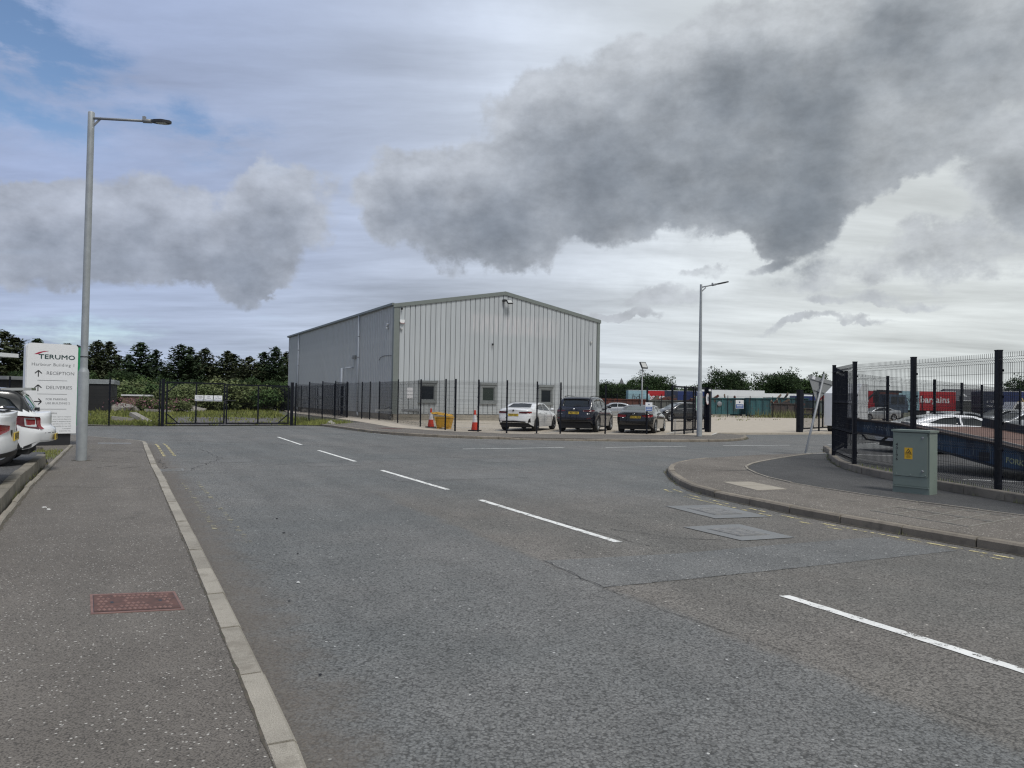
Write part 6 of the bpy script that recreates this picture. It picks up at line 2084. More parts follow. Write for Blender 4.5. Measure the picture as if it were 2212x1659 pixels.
def ramp():
    o = Vector((9.33, 20.0, .136))
    d = Vector((1.17, -3.9, 0)).normalized()
    a = math.atan2(d.y, d.x)
    root = thing('loading_ramp', 'long blue steel yard ramp with rusty deck sloping down behind the navy fence', 'loading ramp', o, a)
    # local: x runs down the ramp, y to its left (far side), z up
    topz = [(-.25, 1.17), (1.4, 1.10), (4.1, .78), (6.5, .40), (9.5, -.0)]
    botz = [(-.25, .80), (1.4, .70), (3.0, .42), (4.1, .24), (6.5, .02), (9.5, -.12)]
    W = 2.25

    def side(y, m, name):
        mb = MB()
        xs = sorted(set([p[0] for p in topz] + [p[0] for p in botz]))
        T = [(x, ip(topz, x)) for x in xs]
        B = [(x, max(ip(botz, x), .02)) for x in xs]
        n = len(xs)
        v = []
        for (yy) in (y - .03, y + .03):
            v += [(x, yy, z - .05) for x, z in T] + [(x, yy, z) for x, z in B]
        f = []
        for i in range(n - 1):
            f += [(n + i, n + i + 1, i + 1, i), (2 * n + i, 2 * n + i + 1, 3 * n + i + 1, 3 * n + i), (n + i, 3 * n + i, 3 * n + i + 1, n + i + 1)]
        f += [(0, 2 * n, 3 * n, n), (n - 1, 2 * n - 1, 4 * n - 1, 3 * n - 1)]
        mb.add(v, f)
        return mb.build(name, m, root)
    web = side(0, M_RBLUE, 'side_beam')
    full, short = topz, [(1.9, ip(topz, 1.9))] + topz[2:]
    keep = topz, botz
    topz, botz = short, [(1.9, ip(botz, 1.9))] + botz[2:]
    side(W, M_RBLUE, 'side_beam')
    topz, botz = keep
    for y in (0, W):
        mb = MB()
        tz = full if y == 0 else short
        for (p, q) in zip(tz, tz[1:]):
            mb.bar((p[0], y - .03, p[1] - .025), (q[0], y - .03, q[1] - .025), .20, .05)
        mb.build('top_flange', M_RBROWN, root)
        mb = MB()
        for (p, q) in zip(botz, botz[1:]):
            mb.bar((p[0], y - .02, max(p[1], .02) + .02), (q[0], y - .02, max(q[1], .02) + .02), .16, .04)
        mb.build('bottom_flange', M_RDARK, root)
    # deck
    mb = MB()
    for (p, q) in zip(short, short[1:]):
        v = [(p[0], .05, p[1] - .01), (q[0], .05, q[1] - .01), (q[0], W - .05, q[1] - .01), (p[0], W - .05, p[1] - .01)]
        v += [(x, y, z - .05) for x, y, z in v]
        mb.add(v, [(0, 1, 2, 3), (7, 6, 5, 4), (0, 4, 5, 1), (2, 6, 7, 3)])
    mb.build('deck', M_DECK, root)
    mb = MB()
    for (p, q) in zip(topz[1:], topz[2:]):
        mb.bar((p[0], .10, p[1] + .015), (q[0], .10, q[1] + .015), .035, .05)
    mb.build('edge_strip', mat('ramp_pale_edge', (.30, .28, .25), .7, var=.2, vscale=5), root)
    mb = MB()
    kz = [(1.85, 1.14), (2.9, .98), (6.5, .52), (9.5, .15)]
    for (p, q) in zip(kz, kz[1:]):
        mb.bar((p[0], W, p[1]), (q[0], W, q[1]), .08, .24)
    mb.build('guard_beam', M_RDARK, root)
    # cross members, end plate, legs, wheels
    for x in (2.0, 2.8, 4.0, 5.2):
        MB().bar((x, .05, ip(topz, x) - .22), (x, W - .05, ip(topz, x) - .22), .08, .2).build('cross_member', M_RDARK, root)
    MB().box(-.34, -.08, .74, -.24, .30, 1.18).build('end_plate', M_RBROWN, root)
    mb = MB()
    mb.bar((.05, .1, .80), (.25, .1, .62), .06).bar((.25, .1, .62), (.75, .1, .60), .05).bar((.75, .1, .60), (.95, .1, .72), .05)
    mb.build('tow_bracket', M_RDARK, root)
    for y in (.35, W - .35):
        MB().bar((6.9, y, .5), (6.9, y, .28), .10).build('axle_leg', M_RDARK, root)
        w_ = MB().lathe([(.05, -.09), (.22, -.10), (.26, -.06), (.26, .06), (.22, .10), (.05, .09)], 20, M=Matrix.Translation((6.9, y, .26)) @ Matrix.Rotation(R(90), 4, 'X')).build('wheel', M_TYRE, root)
    for x in (3.85, 5.1):
        MB().box(x - .13, -.042, ip(topz, x) - .46, x + .13, -.031, ip(topz, x) - .27).build('fork_pocket', M_BLACK, root)
    M_ST = mat('stencil_white', (.25, .28, .31), .6, var=.2, vscale=20)
    M_SY = mat('stencil_yellow', (.36, .38, .22), .6, var=.15, vscale=20)
    sl = math.atan2(.10 - .0, 1.6) * -1.2
    q = face_matrix((.28, -.033, .955), (1, 0, -.045), (.045, 0, 1))
    lettering('S.W.L. 7 TON', .135, M_ST, web, q, 'LEFT')
    q = face_matrix((4.36, -.033, .41), (1, 0, -.12), (.12, 0, 1))
    lettering('FORK', .16, M_SY, web, q, 'LEFT', bold=.003)
    # chalked scrawl on the web
    import cmath
    pts = []
    for k in range(90):
        t = k / 89
        x = 1.25 + t * .95
        z = .88 - t * .05 + .07 * math.sin(t * 34) * (1 - .5 * t) + .04 * math.cos(t * 13)
        pts.append((x + .05 * math.cos(t * 34), -.034, z))
    MB().tube(pts, .006, 4, caps=False).build('scrawl', M_ST, web)


ramp()
# ------------------------------------------------------------------ trees, shrubs and scrub
L_PINE = leafmat('pine_needles', (.024, .042, .020), (.046, .070, .032), .35)
L_PINE2 = leafmat('pine_needles_brown', (.030, .040, .020), (.055, .062, .030), .35)
L_BROAD = leafmat('broad_leaves', (.042, .075, .026), (.080, .125, .042), .5)
L_BROAD2 = leafmat('broad_leaves_dark', (.022, .040, .016), (.045, .075, .026), .45)
L_BUSH = leafmat('bush_leaves', (.075, .115, .040), (.13, .17, .065), .6)
L_SCRUB = leafmat('scrub_leaves', (.105, .140, .055), (.18, .205, .09), .8)
L_GRASS = leafmat('grass_blades', (.120, .150, .040), (.22, .225, .070), .5)
L_PINK = leafmat('willowherb_flowers', (.22, .09, .13), (.16, .10, .09), 1.2)
L_WEED = leafmat('weed_stalks', (.14, .16, .06), (.20, .20, .09), 1.0)
M_BARK = mottled('bark', (.055, .045, .036), (.085, .072, .058), 3.0, .4, .6, .9)


class Cards:
    """many small leaf-sized faces"""

    def __init__(s, seed):
        s.r = random.Random(seed)
        s.v, s.f = [], []

    def leaf(s, p, size, n=None, squash=.6):
        r = s.r
        a = Vector((r.gauss(0, 1), r.gauss(0, 1), r.gauss(0, 1))) if n is None else Vector(n)
        a.normalize()
        u = a.orthogonal().normalized()
        ang = r.uniform(0, 6.28)
        w = a.cross(u)
        e1 = (u * math.cos(ang) + w * math.sin(ang)) * size
        e2 = (w * math.cos(ang) - u * math.sin(ang)) * size * squash
        o = len(s.v)
        j = lambda: r.uniform(.7, 1.2)
        s.v += [p - e1 * j(), p - e2 * j(), p + e1 * j(), p + e2 * j()]
        s.f.append((o, o + 1, o + 2, o + 3))

    def mesh(s, name, m):
        me = bpy.data.meshes.new(name)
        me.from_pydata([tuple(p) for p in s.v], [], s.f)
        me.materials.append(m)
        me.update()
        return me


def pine_meshes(seed, H, Rd, m):
    c = Cards(seed)
    r = c.r
    base = H * r.uniform(.10, .20)
    layers = int(H * 2.1)
    lean = Vector((r.uniform(-.03, .03), r.uniform(-.03, .03), 0))
    for i in range(layers):
        t = i / (layers - 1)
        z = base + (H - base) * t
        prof = (1 - t) ** .52 * (0.60 + .40 * min(1, t * 5))
        rr = Rd * prof * r.uniform(.72, 1.18) + .18
        nb = max(5, int(6 + 8 * prof))
        a0 = r.uniform(0, 6.28)
        for b in range(nb):
            if r.random() < .10:
                continue
            a = a0 + b * 6.283 / nb + r.uniform(-.3, .3)
            L = rr * r.uniform(.65, 1.15)
            rise = r.uniform(-.05, .35) * L
            ns = max(4, int(L / .30))
            for k in range(ns):
                q = (k + .6) / ns
                p = Vector((math.cos(a) * L * q, math.sin(a) * L * q, z + rise * q * q)) + lean * z
                for _ in range(3 if q > .35 else 2):
                    d = Vector((r.gauss(0, .17), r.gauss(0, .17), r.gauss(0, .12)))
                    c.leaf(p + d, r.uniform(.20, .40), (r.gauss(0, .6), r.gauss(0, .6), 1), .42)
    for k in range(10):
        c.leaf(Vector((0, 0, H - .1 * k)) + lean * H + Vector((r.gauss(0, .05), r.gauss(0, .05), .25)), .26, (r.gauss(0, 1), r.gauss(0, 1), .2), .35)
    tr = MB().tube([(0, 0, -.3), (lean.x * H * .5, lean.y * H * .5, H * .5), (lean.x * H, lean.y * H, H * .97)], [H * .022, H * .013, .02], 7)
    for k in range(8):
        a = r.uniform(0, 6.28)
        z = r.uniform(.1, .5) * H
        tr.tube([(0, 0, z), (math.cos(a) * Rd * .5, math.sin(a) * Rd * .5, z + .2)], [.05, .015], 4)
    return tr.mesh('trunk', M_BARK), c.mesh('crown', m)


def broad_meshes(seed, H, Rd, m, trunk_h=.25, dens=1.0, leaf=.21, gaps=.12, lobes=11):
    c = Cards(seed)
    r = c.r
    cen = []
    z0 = H * trunk_h
    for k in range(lobes):
        a = r.uniform(0, 6.28)
        t = r.uniform(0, 1) ** .8
        zz = z0 + (H - z0) * (.22 + .62 * t)
        rad = Rd * math.sqrt(max(.05, 1 - ((zz - z0) / (H - z0) * 1.35 - .55) ** 2)) * r.uniform(.30, .78)
        s = Rd * r.uniform(.30, .52)
        cen.append((Vector((math.cos(a) * rad, math.sin(a) * rad, zz)), s))
    cen.append((Vector((0, 0, z0 + (H - z0) * .5)), Rd * .62))
    cen.append((Vector((r.uniform(-.2, .2) * Rd, 0, H - Rd * .36)), Rd * .38))
    for (p, s) in cen:
        n = int(150 * dens * (s / .26 * .26) ** 2 / (leaf / .26) ** 1.5)
        n = max(90, min(n, 1100))
        sub = [(p + Vector((r.gauss(0, 1), r.gauss(0, 1), r.gauss(0, 1))).normalized() * s * r.uniform(.55, 1.0), r.uniform(.18, .34) * s) for _ in range(max(7, int(n / 16)))]
        for k in range(n):
            q, qs = sub[r.randrange(len(sub))]
            d = Vector((r.gauss(0, 1), r.gauss(0, 1), r.gauss(0, .8))) * qs * .75
            c.leaf(q + d, leaf * r.uniform(.6, 1.15), None, .65)
    tr = MB().tube([(0, 0, -.3), (.05, .05, z0), (0, .1, z0 + (H - z0) * .55)], [H * .035, H * .026, H * .008], 8)
    for (p, s) in cen[:8]:
        tr.tube([(.03, .03, z0 * r.uniform(.7, 1.1)), tuple(p * .55 + Vector((0, 0, z0 * .4))), tuple(p)], [H * .014, H * .009, .02], 5)
    return tr.mesh('trunk', M_BARK), c.mesh('crown', m)


PINES = [pine_meshes(11, 10, 3.2, L_PINE), pine_meshes(12, 10, 2.7, L_PINE), pine_meshes(13, 10, 3.7, L_PINE2), pine_meshes(14, 10, 3.2, L_PINE2)]
BROADS = [broad_meshes(21, 8, 4.2, L_BROAD, .12, .9), broad_meshes(22, 8, 5.0, L_BROAD2, .10, .9), broad_meshes(23, 8, 3.4, L_BROAD, .18, .45), broad_meshes(24, 8, 3.8, L_BROAD2, .12, 1.0)]
BUSHES = [broad_meshes(31, 2.4, 1.7, L_BUSH, .05, 2.0, .13, lobes=8), broad_meshes(32, 2.2, 1.9, L_SCRUB, .05, 1.6, .12, lobes=9), broad_meshes(33, 2.6, 1.5, L_BROAD, .05, 1.8, .14, lobes=8), broad_meshes(34, 2.0, 2.0, L_SCRUB, .04, 1.8, .11, lobes=10)]


def tree(name, label, cat, loc, meshes, H, wid, rz, group, base_h):
    root = thing(name, label, cat, loc, rz, group)
    sz = H / base_h
    for nm, me in zip(('trunk', 'crown'), meshes):
        o = link(nm, me, root)
        o.scale = (sz * wid, sz * wid, sz)
    return root


def px(x, Y):
    return (x - 1106 + .0175 * 0) / 1600.0 * Y


# pines behind the scrub, listed left to right: (bearing as X/Y, distance, height, variant, width)
pn = [(-.686, 118, 9.9, 2, 1.15), (-.668, 124, 9.6, 3, 1.1), (-.646, 120, 9.3, 0, 1.1), (-.622, 126, 9.6, 1, 1.0), (-.600, 122, 9.9, 3, 1.1), (-.588, 128, 9.9, 0, 1.0),
      (-.563, 118, 9.6, 2, 1.3), (-.545, 123, 9.4, 3, 1.2), (-.506, 119, 9.0, 0, 1.05), (-.482, 125, 9.2, 1, 1.1), (-.449, 116, 8.9, 0, 1.25), (-.434, 118, 8.9, 1, 1.1),
      (-.417, 123, 8.2, 2, 1.2), (-.385, 121, 8.2, 3, 1.25), (-.374, 127, 8.4, 0, 1.2), (-.356, 118, 7.7, 2, 1.4), (-.334, 122, 8.6, 1, 1.1), (-.319, 119, 8.7, 0, 1.0), (-.307, 124, 8.4, 2, 1.1)]
desc = ['at the far left edge above the white cars', 'just left of the totem sign, rounded top', 'directly behind the left corner of the totem sign', 'behind the totem sign top, slender', 'behind the right half of the totem sign', 'between totem sign and lamp column',
        'broad one just right of the lamp column', 'behind the broad pine right of the lamp column', 'pointed one left of the double gate', 'slim pointed one above the left gate post', 'tallest dark one above the left gate leaf', 'twin of the tallest, close at its right side',
        'browner one just right of the tall dark pair', 'spreading brownish one above the middle of the gate', 'dark one just behind the spreading brownish pine', 'squat wide one above the right gate leaf', 'slim one left of the pair by the warehouse', 'dark narrow one second from the warehouse edge', 'brownish one half hidden by the warehouse edge']
for (b, Y, H, k, w_), ds in zip(pn, desc):
    tree('pine_tree', 'dark pine tree ' + ds, 'tree', (b * Y, Y, .0), PINES[k], H * random.uniform(.92, 1.10), w_ * random.uniform(1.0, 1.32), random.uniform(0, 6), 'pines behind the scrub land', 10.0)
pn2 = [(-.676, 134, 9.6), (-.657, 131, 8.6), (-.634, 135, 9.3), (-.611, 133, 9.9), (-.594, 137, 9.4), (-.575, 134, 9.2), (-.554, 131, 9.0), (-.534, 136, 9.2), (-.520, 132, 8.4), (-.494, 135, 8.6), (-.470, 133, 8.0), (-.459, 137, 8.6), (-.427, 134, 8.9), (-.408, 136, 8.0), (-.395, 131, 7.4), (-.366, 134, 7.8), (-.345, 132, 7.6), (-.327, 135, 8.2), (-.312, 131, 8.4), (-.300, 134, 8.0)]
side_ = ['far left edge', 'left of the sign', 'sign left corner', 'sign top', 'sign right half', 'sign and lamp gap', 'lamp column', 'lamp column right side', 'first gap right of the lamp', 'pointed pine left of the gate', 'left gate post', 'dark pair, left of it', 'dark pair, right of it', 'brownish pine above the gate', 'gate middle', 'spreading pine, right of it', 'squat pine above the right leaf', 'slim pine by the warehouse', 'narrow pine by the warehouse', 'warehouse edge itself']
for i, ((b, Y, H), ds) in enumerate(zip(pn2, side_)):
    tree('pine_tree', 'hazy back row pine behind the ' + ds, 'tree', (b * Y, Y, .0), PINES[(i * 3 + 1) % 4], H * random.uniform(.74, .98), random.uniform(1.1, 1.7), random.uniform(0, 6), 'pines behind the scrub land', 10.0)
# a few paler broadleaf trees among and in front of the pines
bl = [(-.655, 112, 5.6, 1, 1.1, 'low broad leafy tree below the pines at the far left'), (-.575, 110, 5.4, 0, 1.0, 'leafy green tree at the foot of the pines right of the lamp column'), (-.530, 112, 5.8, 3, 1.0, 'dark leafy tree under the pines left of the gate'),
      (-.495, 104, 4.6, 0, 1.1, 'bright green leafy tree low in front of the pines left of the gate'), (-.468, 116, 6.4, 2, .9, 'light green thin leafy tree between two pines above the left gate post'), (-.462, 106, 4.4, 1, 1.1, 'rounded dark leafy tree below the tallest pines'),
      (-.405, 125, 7.8, 3, .9, 'far hazy leafy tree seen in the gap right of the tall pines'), (-.392, 106, 4.0, 0, 1.1, 'low leafy tree behind the middle of the gate'), (-.365, 104, 4.6, 1, 1.0, 'leafy tree below the squat wide pine'), (-.345, 106, 4.8, 0, 1.1, 'round bright leafy tree left of the warehouse edge'), (-.325, 103, 4.4, 3, 1.0, 'dark leafy tree beside the warehouse edge'), (-.308, 100, 4.2, 0, .9, 'bright leafy tree half hidden by the warehouse edge'), (-.425, 105, 4.2, 3, 1.1, 'dark low leafy tree behind the left gate leaf'),
      (-.61, 108, 4.6, 3, 1.2, 'dark low leafy tree behind the totem sign'), (-.55, 104, 4.0, 1, 1.1, 'dark shrubby tree right of the lamp column base')]
for b, Y, H, k, w_, lab in bl:
    tree('broadleaf_tree', lab, 'tree', (b * Y, Y, 0), BROADS[k], H * .82, w_, random.uniform(0, 6), 'leafy trees below the pines', 8.0)
# scrub bushes on the waste ground
bs = [(-.512, 74, 2.3, 0, 'green bush beside the slab pile left of the gate'), (-.478, 76, 2.6, 2, 'tall green bush just right of the left gate post'), (-.462, 70, 1.9, 1, 'grey green bush behind the left gate signs'), (-.440, 78, 2.2, 3, 'wide scrubby bush behind the left gate leaf'),
      (-.418, 70, 2.1, 1, 'pale scrub bush behind the three gate signs'), (-.400, 80, 1.8, 3, 'low spreading scrub bush behind the gate latch'), (-.385, 74, 2.6, 1, 'rounded pale bush right of the gate latch'), (-.368, 78, 2.5, 3, 'pale wide bush behind the right gate leaf'), (-.350, 80, 2.3, 0, 'green bush far behind the right gate leaf'), (-.335, 74, 2.2, 2, 'dark green bush near the right gate post'), (-.318, 78, 2.4, 0, 'green bush by the far end of the warehouse'),
      (-.545, 74, 2.2, 3, 'pale bush near the end of the dark fence'), (-.525, 80, 2.4, 1, 'scrub bush far left of the gate behind rubble'), (-.560, 88, 2.6, 0, 'green bush behind the dark fence end'), (-.497, 84, 2.5, 3, 'scrub bush far behind the left gate post'), (-.455, 84, 2.6, 2, 'green bush deep in the scrub behind the left leaf'), (-.425, 88, 2.8, 0, 'tall green bush deep in the scrub behind the signs'), (-.408, 92, 2.6, 1, 'grey scrub bush deep behind the gate middle'), (-.492, 64, 1.1, 1, 'small low bush on the rubble left of the gate'), (-.45, 64, .9, 3, 'small low scrub clump behind the left gate leaf')]
for b, Y, H, k, lab in bs:
    tree('scrub_bush', lab, 'bush', (b * Y, Y, .02), BUSHES[k], H, 1.25, random.uniform(0, 6), 'bushes on the waste ground', (2.4, 2.2, 2.6, 2.0)[k])
# right-hand trees beyond the yard
rt_ = [(.122, 165, 4.3, 3, 1.3, 'low dark tree beside the right edge of the warehouse'), (.140, 170, 4.6, 1, 1.2, 'dark bushy tree in the low belt right of the warehouse'), (.162, 175, 5.8, 0, 1.0, 'leafy tree left of the slim floodlight pole'), (.192, 172, 6.6, 1, .95, 'round dark tree right of the slim floodlight pole'), (.211, 178, 4.6, 3, 1.0, 'low tree behind the open gate leaf'), (.240, 180, 4.4, 0, 1.1, 'low dark tree behind the short lamp column'),
       (.262, 176, 5.2, 3, 1.0, 'dark tree just right of the short lamp column'), (.292, 172, 7.8, 1, .88, 'big domed tree standing above the white trailers'), (.319, 182, 6.6, 2, .8, 'thin see-through tree right of the domed tree'), (.347, 174, 6.8, 2, 1.0, 'loose leafy tree at the left of the wide clump'), (.360, 172, 7.6, 1, 1.0, 'widest dark tree of the clump behind the teal skips'), (.378, 176, 6.9, 3, 1.0, 'dark tree at the right of the wide clump'), (.398, 178, 6.4, 0, .9, 'leafy tree left of the leaning sign'), (.412, 174, 8.6, 2, .9, 'tall sparse tree behind the leaning sign'),
       (.695, 150, 6.4, 1, .9, 'dark tree at the right edge behind the blue trailer'), (.225, 168, 3.6, 0, 1.2, 'low hedge like tree between gate and lamp column'), (.178, 168, 4.4, 3, 1.2, 'low dark tree behind the floodlight pole')]
for b, Y, H, k, w_, lab in rt_:
    tree('broadleaf_tree', lab, 'tree', (b * Y, Y, 0), BROADS[k], H + 1.2, w_, random.uniform(0, 6), 'trees beyond the yard', 8.0)
# distant woods as one mass
c = Cards(77)
for _ in range(5200):
    b = c.r.uniform(-.95, .95)
    Y = c.r.uniform(215, 250)
    if -.0 < b < .10:
        pass
    h = (5.0 if b < 0 else 3.4) + 1.8 * math.sin(b * 21) + 1.2 * math.sin(b * 57 + 1)
    c.leaf(Vector((b * Y, Y, c.r.uniform(0, max(2, h)))), c.r.uniform(.7, 1.4), None, .7)
tag(link('far_wood', c.mesh('far_wood', L_BROAD2)), kind='stuff')

# grass and weeds on the waste ground and verges
c = Cards(5)
r = c.r


def blade(p, h, w):
    a = r.uniform(0, 6.28)
    d = Vector((math.cos(a), math.sin(a), 0))
    ln = Vector((r.gauss(0, .25), r.gauss(0, .25), 1)) * h
    o = len(c.v)
    c.v += [p - d * w, p + d * w, p + ln]
    c.f.append((o, o + 1, o + 2))


def in_track(x, y):
    # gravel running in from the gate
    cx = -15.4 - (y - 40) * .36
    return abs(x - cx) < 3.0 + .05 * (y - 40) and y < 51.5 and y > 38.2


cnt = 0
while cnt < 20000:
    y = 36.6 + 50 * r.random() ** 1.7
    x = r.uniform(-.60, -.20) * y
    if x > -10.6 - .36 * max(0, y - 41) - (0 if y < 54 else 1.2) or y < 37.2 - (x + 17.5) * .0 and x < -17.5 or (x > -17.5 and y < 37.6 + (x + 17.5) * .63):
        continue
    t = in_track(x, y)
    dens = math.sin(x * .9 + 1.3 * math.sin(y * .5)) * .5 + .5
    if t and r.random() > .10:
        continue
    if r.random() > .35 + .65 * dens:
        continue
    big = r.random() < .07
    for _ in range(4):
        blade(Vector((x + r.gauss(0, .12), y + r.gauss(0, .12), .02)), r.uniform(.06, .20) * (2.2 if big else 1) * (1 + (y - 37) * .008), .012 + .0006 * y)
    cnt += 4
for _ in range(2600):     # verge in front of the short fence and by the kerb
    t = r.random()
    x, y = -12.2 + 2.4 * t + r.gauss(0, .25), 40.9 + .5 * r.random() + r.uniform(0, 5.5) * (1 - .3 * t)
    blade(Vector((x, y, .03)), r.uniform(.06, .32), .014)
for _ in range(900):      # tuft strip by the totem and the edging
    t = r.random()
    x, y = -10.6 - 1.5 * t + r.gauss(0, .22), 16.9 + 2.5 * t + r.gauss(0, .22)
    if (x + 9.75) * -.87 - (y - 15.85) * .45 > .1:
        blade(Vector((x, y, .1)), r.uniform(.03, .10), .008)
for _ in range(700):      # along the foot of the right-hand fence
    t = r.random()
    y = 6.5 + 12 * t
    blade(Vector((8.25 + .02 * (y - 12) ** 2 * .1 + r.uniform(.05, .5), y, .136)), r.uniform(.03, .16), .006)
tag(link('grass', c.mesh('grass', L_GRASS)), kind='stuff')
# pink willowherb and pale stalks
c2 = Cards(8)
for (bx, by, n, sp) in ((-31.8, 62, 190, 1.3), (-29.5, 66, 60, .7), (-25.4, 55, 60, .6)):
    for _ in range(n):
        p = Vector((bx + c2.r.gauss(0, sp), by + c2.r.gauss(0, .8), c2.r.uniform(.4, 1.25)))
        c2.leaf(p, .10, None, .5)
tag(link('willowherb', c2.mesh('willowherb', L_PINK)), kind='stuff')
c = Cards(9)
r = c.r
for _ in range(520):
    X, Y = r.choice([(32.0, 86), (30.5, 85.0), (34, 87)]), 0
    x = X[0] + r.gauss(0, 1.6)
    y = X[1] + r.gauss(0, .8)
    blade(Vector((x, y, .1)), r.uniform(.25, 1.15), .04)
for _ in range(500):
    x = r.uniform(10, 42)
    blade(Vector((x, 80.5 + .3 * (x - 20) * .9 + r.gauss(0, .3), .1)), r.uniform(.1, .4), .05)
for k in range(14):
    x = 12 + r.uniform(0, 18)
    y = 66 + r.uniform(0, 8)
    for _ in range(6):
        blade(Vector((x + r.gauss(0, .25), y, .1)), r.uniform(.05, .18), .05)
for line, z_, n_ in ((WK, .10, 26), (RK, .005, 16), (FARK, .005, 22), (FK, .125, 34)):
    P_ = resample(offset_line(line, -.03), .12)
    for _ in range(n_):
        q = P_[r.randrange(len(P_))]
        for _ in range(9):
            blade(Vector((q.x + r.gauss(0, .03), q.y + r.gauss(0, .04), z_)), r.uniform(.02, .09), .004)
tag(link('weeds', c.mesh('weeds', L_WEED)), kind='stuff')

# rubble, slabs and a pallet on the waste ground
M_RUB = speckle('rubble_concrete', (.27, .255, .23), grain=30, amt=.2, var=.2)
M_WOOD = mottled('old_timber', (.20, .14, .09), (.13, .10, .08), 4.0)


def rock_mesh(seed, s, m, name):
    r = random.Random(seed)
    bm = bmesh.new()
    bmesh.ops.create_icosphere(bm, subdivisions=2, radius=1)
    for v in bm.verts:
        v.co *= r.uniform(.75, 1.15)
        v.co = Vector((v.co.x * s[0], v.co.y * s[1], max(-.3, v.co.z) * s[2]))
    me = bpy.data.meshes.new(name)
    bm.to_mesh(me)
    bm.free()
    me.materials.append(m)
    return me


for (x, y, rz, tl, L, lab) in ((-20.7, 41.6, -.5, .30, 1.9, 'pale concrete beam lying tilted on rubble left of the gate'), (-21.6, 41.2, .4, .1, 1.1, 'short pale concrete lump beside the tilted beam'), (-29.5, 62.0, .1, .04, 2.2, 'flat pale slab lying in the grass behind the left fence'), (-19.2, 71, -.3, .1, 2.0, 'flat grey slab far behind the gate middle')):
    root = tag(MB().box(-L / 2, -.2, -.05, L / 2, .2, .17, M=Matrix.Rotation(tl, 4, 'Y')).build('concrete_slab', M_RUB, None, (x, y, .12), rz), lab, 'rubble', 'slabs dumped on the waste ground')
for (x, y, s, lab) in ((-33.2, 63, (1.7, 1.1, .7), 'heap of grey rubble beside pink flowers at the left'), (-28.6, 66.5, (1.4, 1.0, .5), 'smaller rubble heap right of the pink flowers'), (-10.15, 41.75, (.32, .28, .22), 'pale boulder at the start of the far kerb by the grass')):
    tag(link('rubble_heap', rock_mesh(int(x * 10), s, M_RUB, 'rubble_heap'), None, (x, y, .05)), lab, 'rubble')
t = thing('scrap_box', 'weathered orange and white timber box standing among weeds left of the gate', 'box', (-36.3, 72, 0), .2)
MB().box(-1.2, -.7, 0, 1.2, .7, 1.35).build('body', M_WOOD, t)
MB().box(-1.3, -.8, 1.35, 1.3, .8, 1.5).build('lid', M_SIGNW, t)
t = thing('derelict_van', 'derelict pale vehicle body half hidden by weeds left of the gate', 'vehicle', (-34.6, 78, 0), -.1)
MB().prism([(-2, .5), (2, .5), (2.2, 1.0), (1.4, 1.1), (.9, 1.75), (-1.6, 1.75), (-2.1, 1.1)], -.8, .8, M=Matrix.Rotation(R(90), 4, 'X')).build('body', M_SIGNW, t)
MB().prism([(.0, 1.12), (1.2, 1.12), (.8, 1.62), (.0, 1.62)], -.82, .82, M=Matrix.Rotation(R(90), 4, 'X')).build('window', M_CGLASS, t)
for x in (-1.2, 1.3):
    MB().lathe([(0, -.85), (.38, -.85), (.38, .85), (0, .85)], 14, M=Matrix.Translation((x, 0, .4)) @ Matrix.Rotation(R(90), 4, 'X')).build('wheel', M_TYRE, t)

# house among the pines, canopy and low building at the far left
t = thing('house', 'small distant house with grey pitched roof between the pines', 'house', (-52.0, 128, 0), .3)
M_HW = mat('house_render', (.42, .40, .37), .8)
M_HR = mat('house_slate', (.085, .085, .095), .6)
MB().box(-3.6, -3, 0, 3.6, 3, 3.0).build('wall', M_HW, t)
MB().prism([(-4, 2.9), (4, 2.9), (0, 5.2)], -3.4, 3.4, M=face_matrix((0, 0, 0), (1, 0, 0), (0, 0, 1))).build('roof', M_HR, t)
for x in (-2, 1.6):
    w_ = MB().box(x - .5, -3.08, 1.1, x + .5, -2.99, 2.3).build('window', M_SIGNW, t)
    MB().box(x - .42, -3.1, 1.18, x + .42, -3.081, 2.22).build('pane', M_GLASS, w_)
t = thing('entrance_canopy', 'flat pale canopy roof with dark lattice on posts at the far left edge', 'canopy', (-29.5, 38.5, 0), R(-8))
MB().box(-8, -1.4, 3.42, 3.0, 1.4, 3.62).build('roof', M_SIGNW, t)
for x in (-7, -2.2, 2.6):
    MB().box(x - .06, -1.2, 0, x + .06, -1.08, 3.42).build('post', M_NAVY, t)
for k in range(9):
    MB().bar((-7 + k * 1.06, -1.14, 3.36 if k % 2 else 2.8), (-7 + (k + 1) * 1.06, -1.14, 2.8 if k % 2 else 3.36), .05).build('brace', M_NAVY, t)
t = thing('service_shed', 'dark low shed with white notices and ribbed pale roof behind the totem sign', 'shed', (-32.2, 46.0, 0), R(-20))
MB().box(-4, -2, 0, 4, 2, 2.3).build('wall', M_TRIMB, t)
MB().box(-4.2, -2.2, 2.3, 4.2, 2.2, 2.5).build('roof', M_GALVD, t)
for x in (1.4, 2.2):
    MB().box(x, -2.03, 1.1, x + .45, -2.001, 1.7).build('notice', M_PAPER, t)
t = thing('low_roof', 'long pale ribbed roof of a low shed behind the lamp column', 'shed', (-36.3, 64.5, 0), math.atan2(.9, -.42))
MB().box(-4, -1.5, 0, 4, 1.5, 2.35).build('wall', M_TRIMB, t)
for k in range(16):
    MB().box(-4.1 + k * .515, -1.7, 2.35, -4.1 + k * .515 + .40, 1.7, 2.72 - .02 * (k % 2)).build('roof_sheet', M_GALV, t)

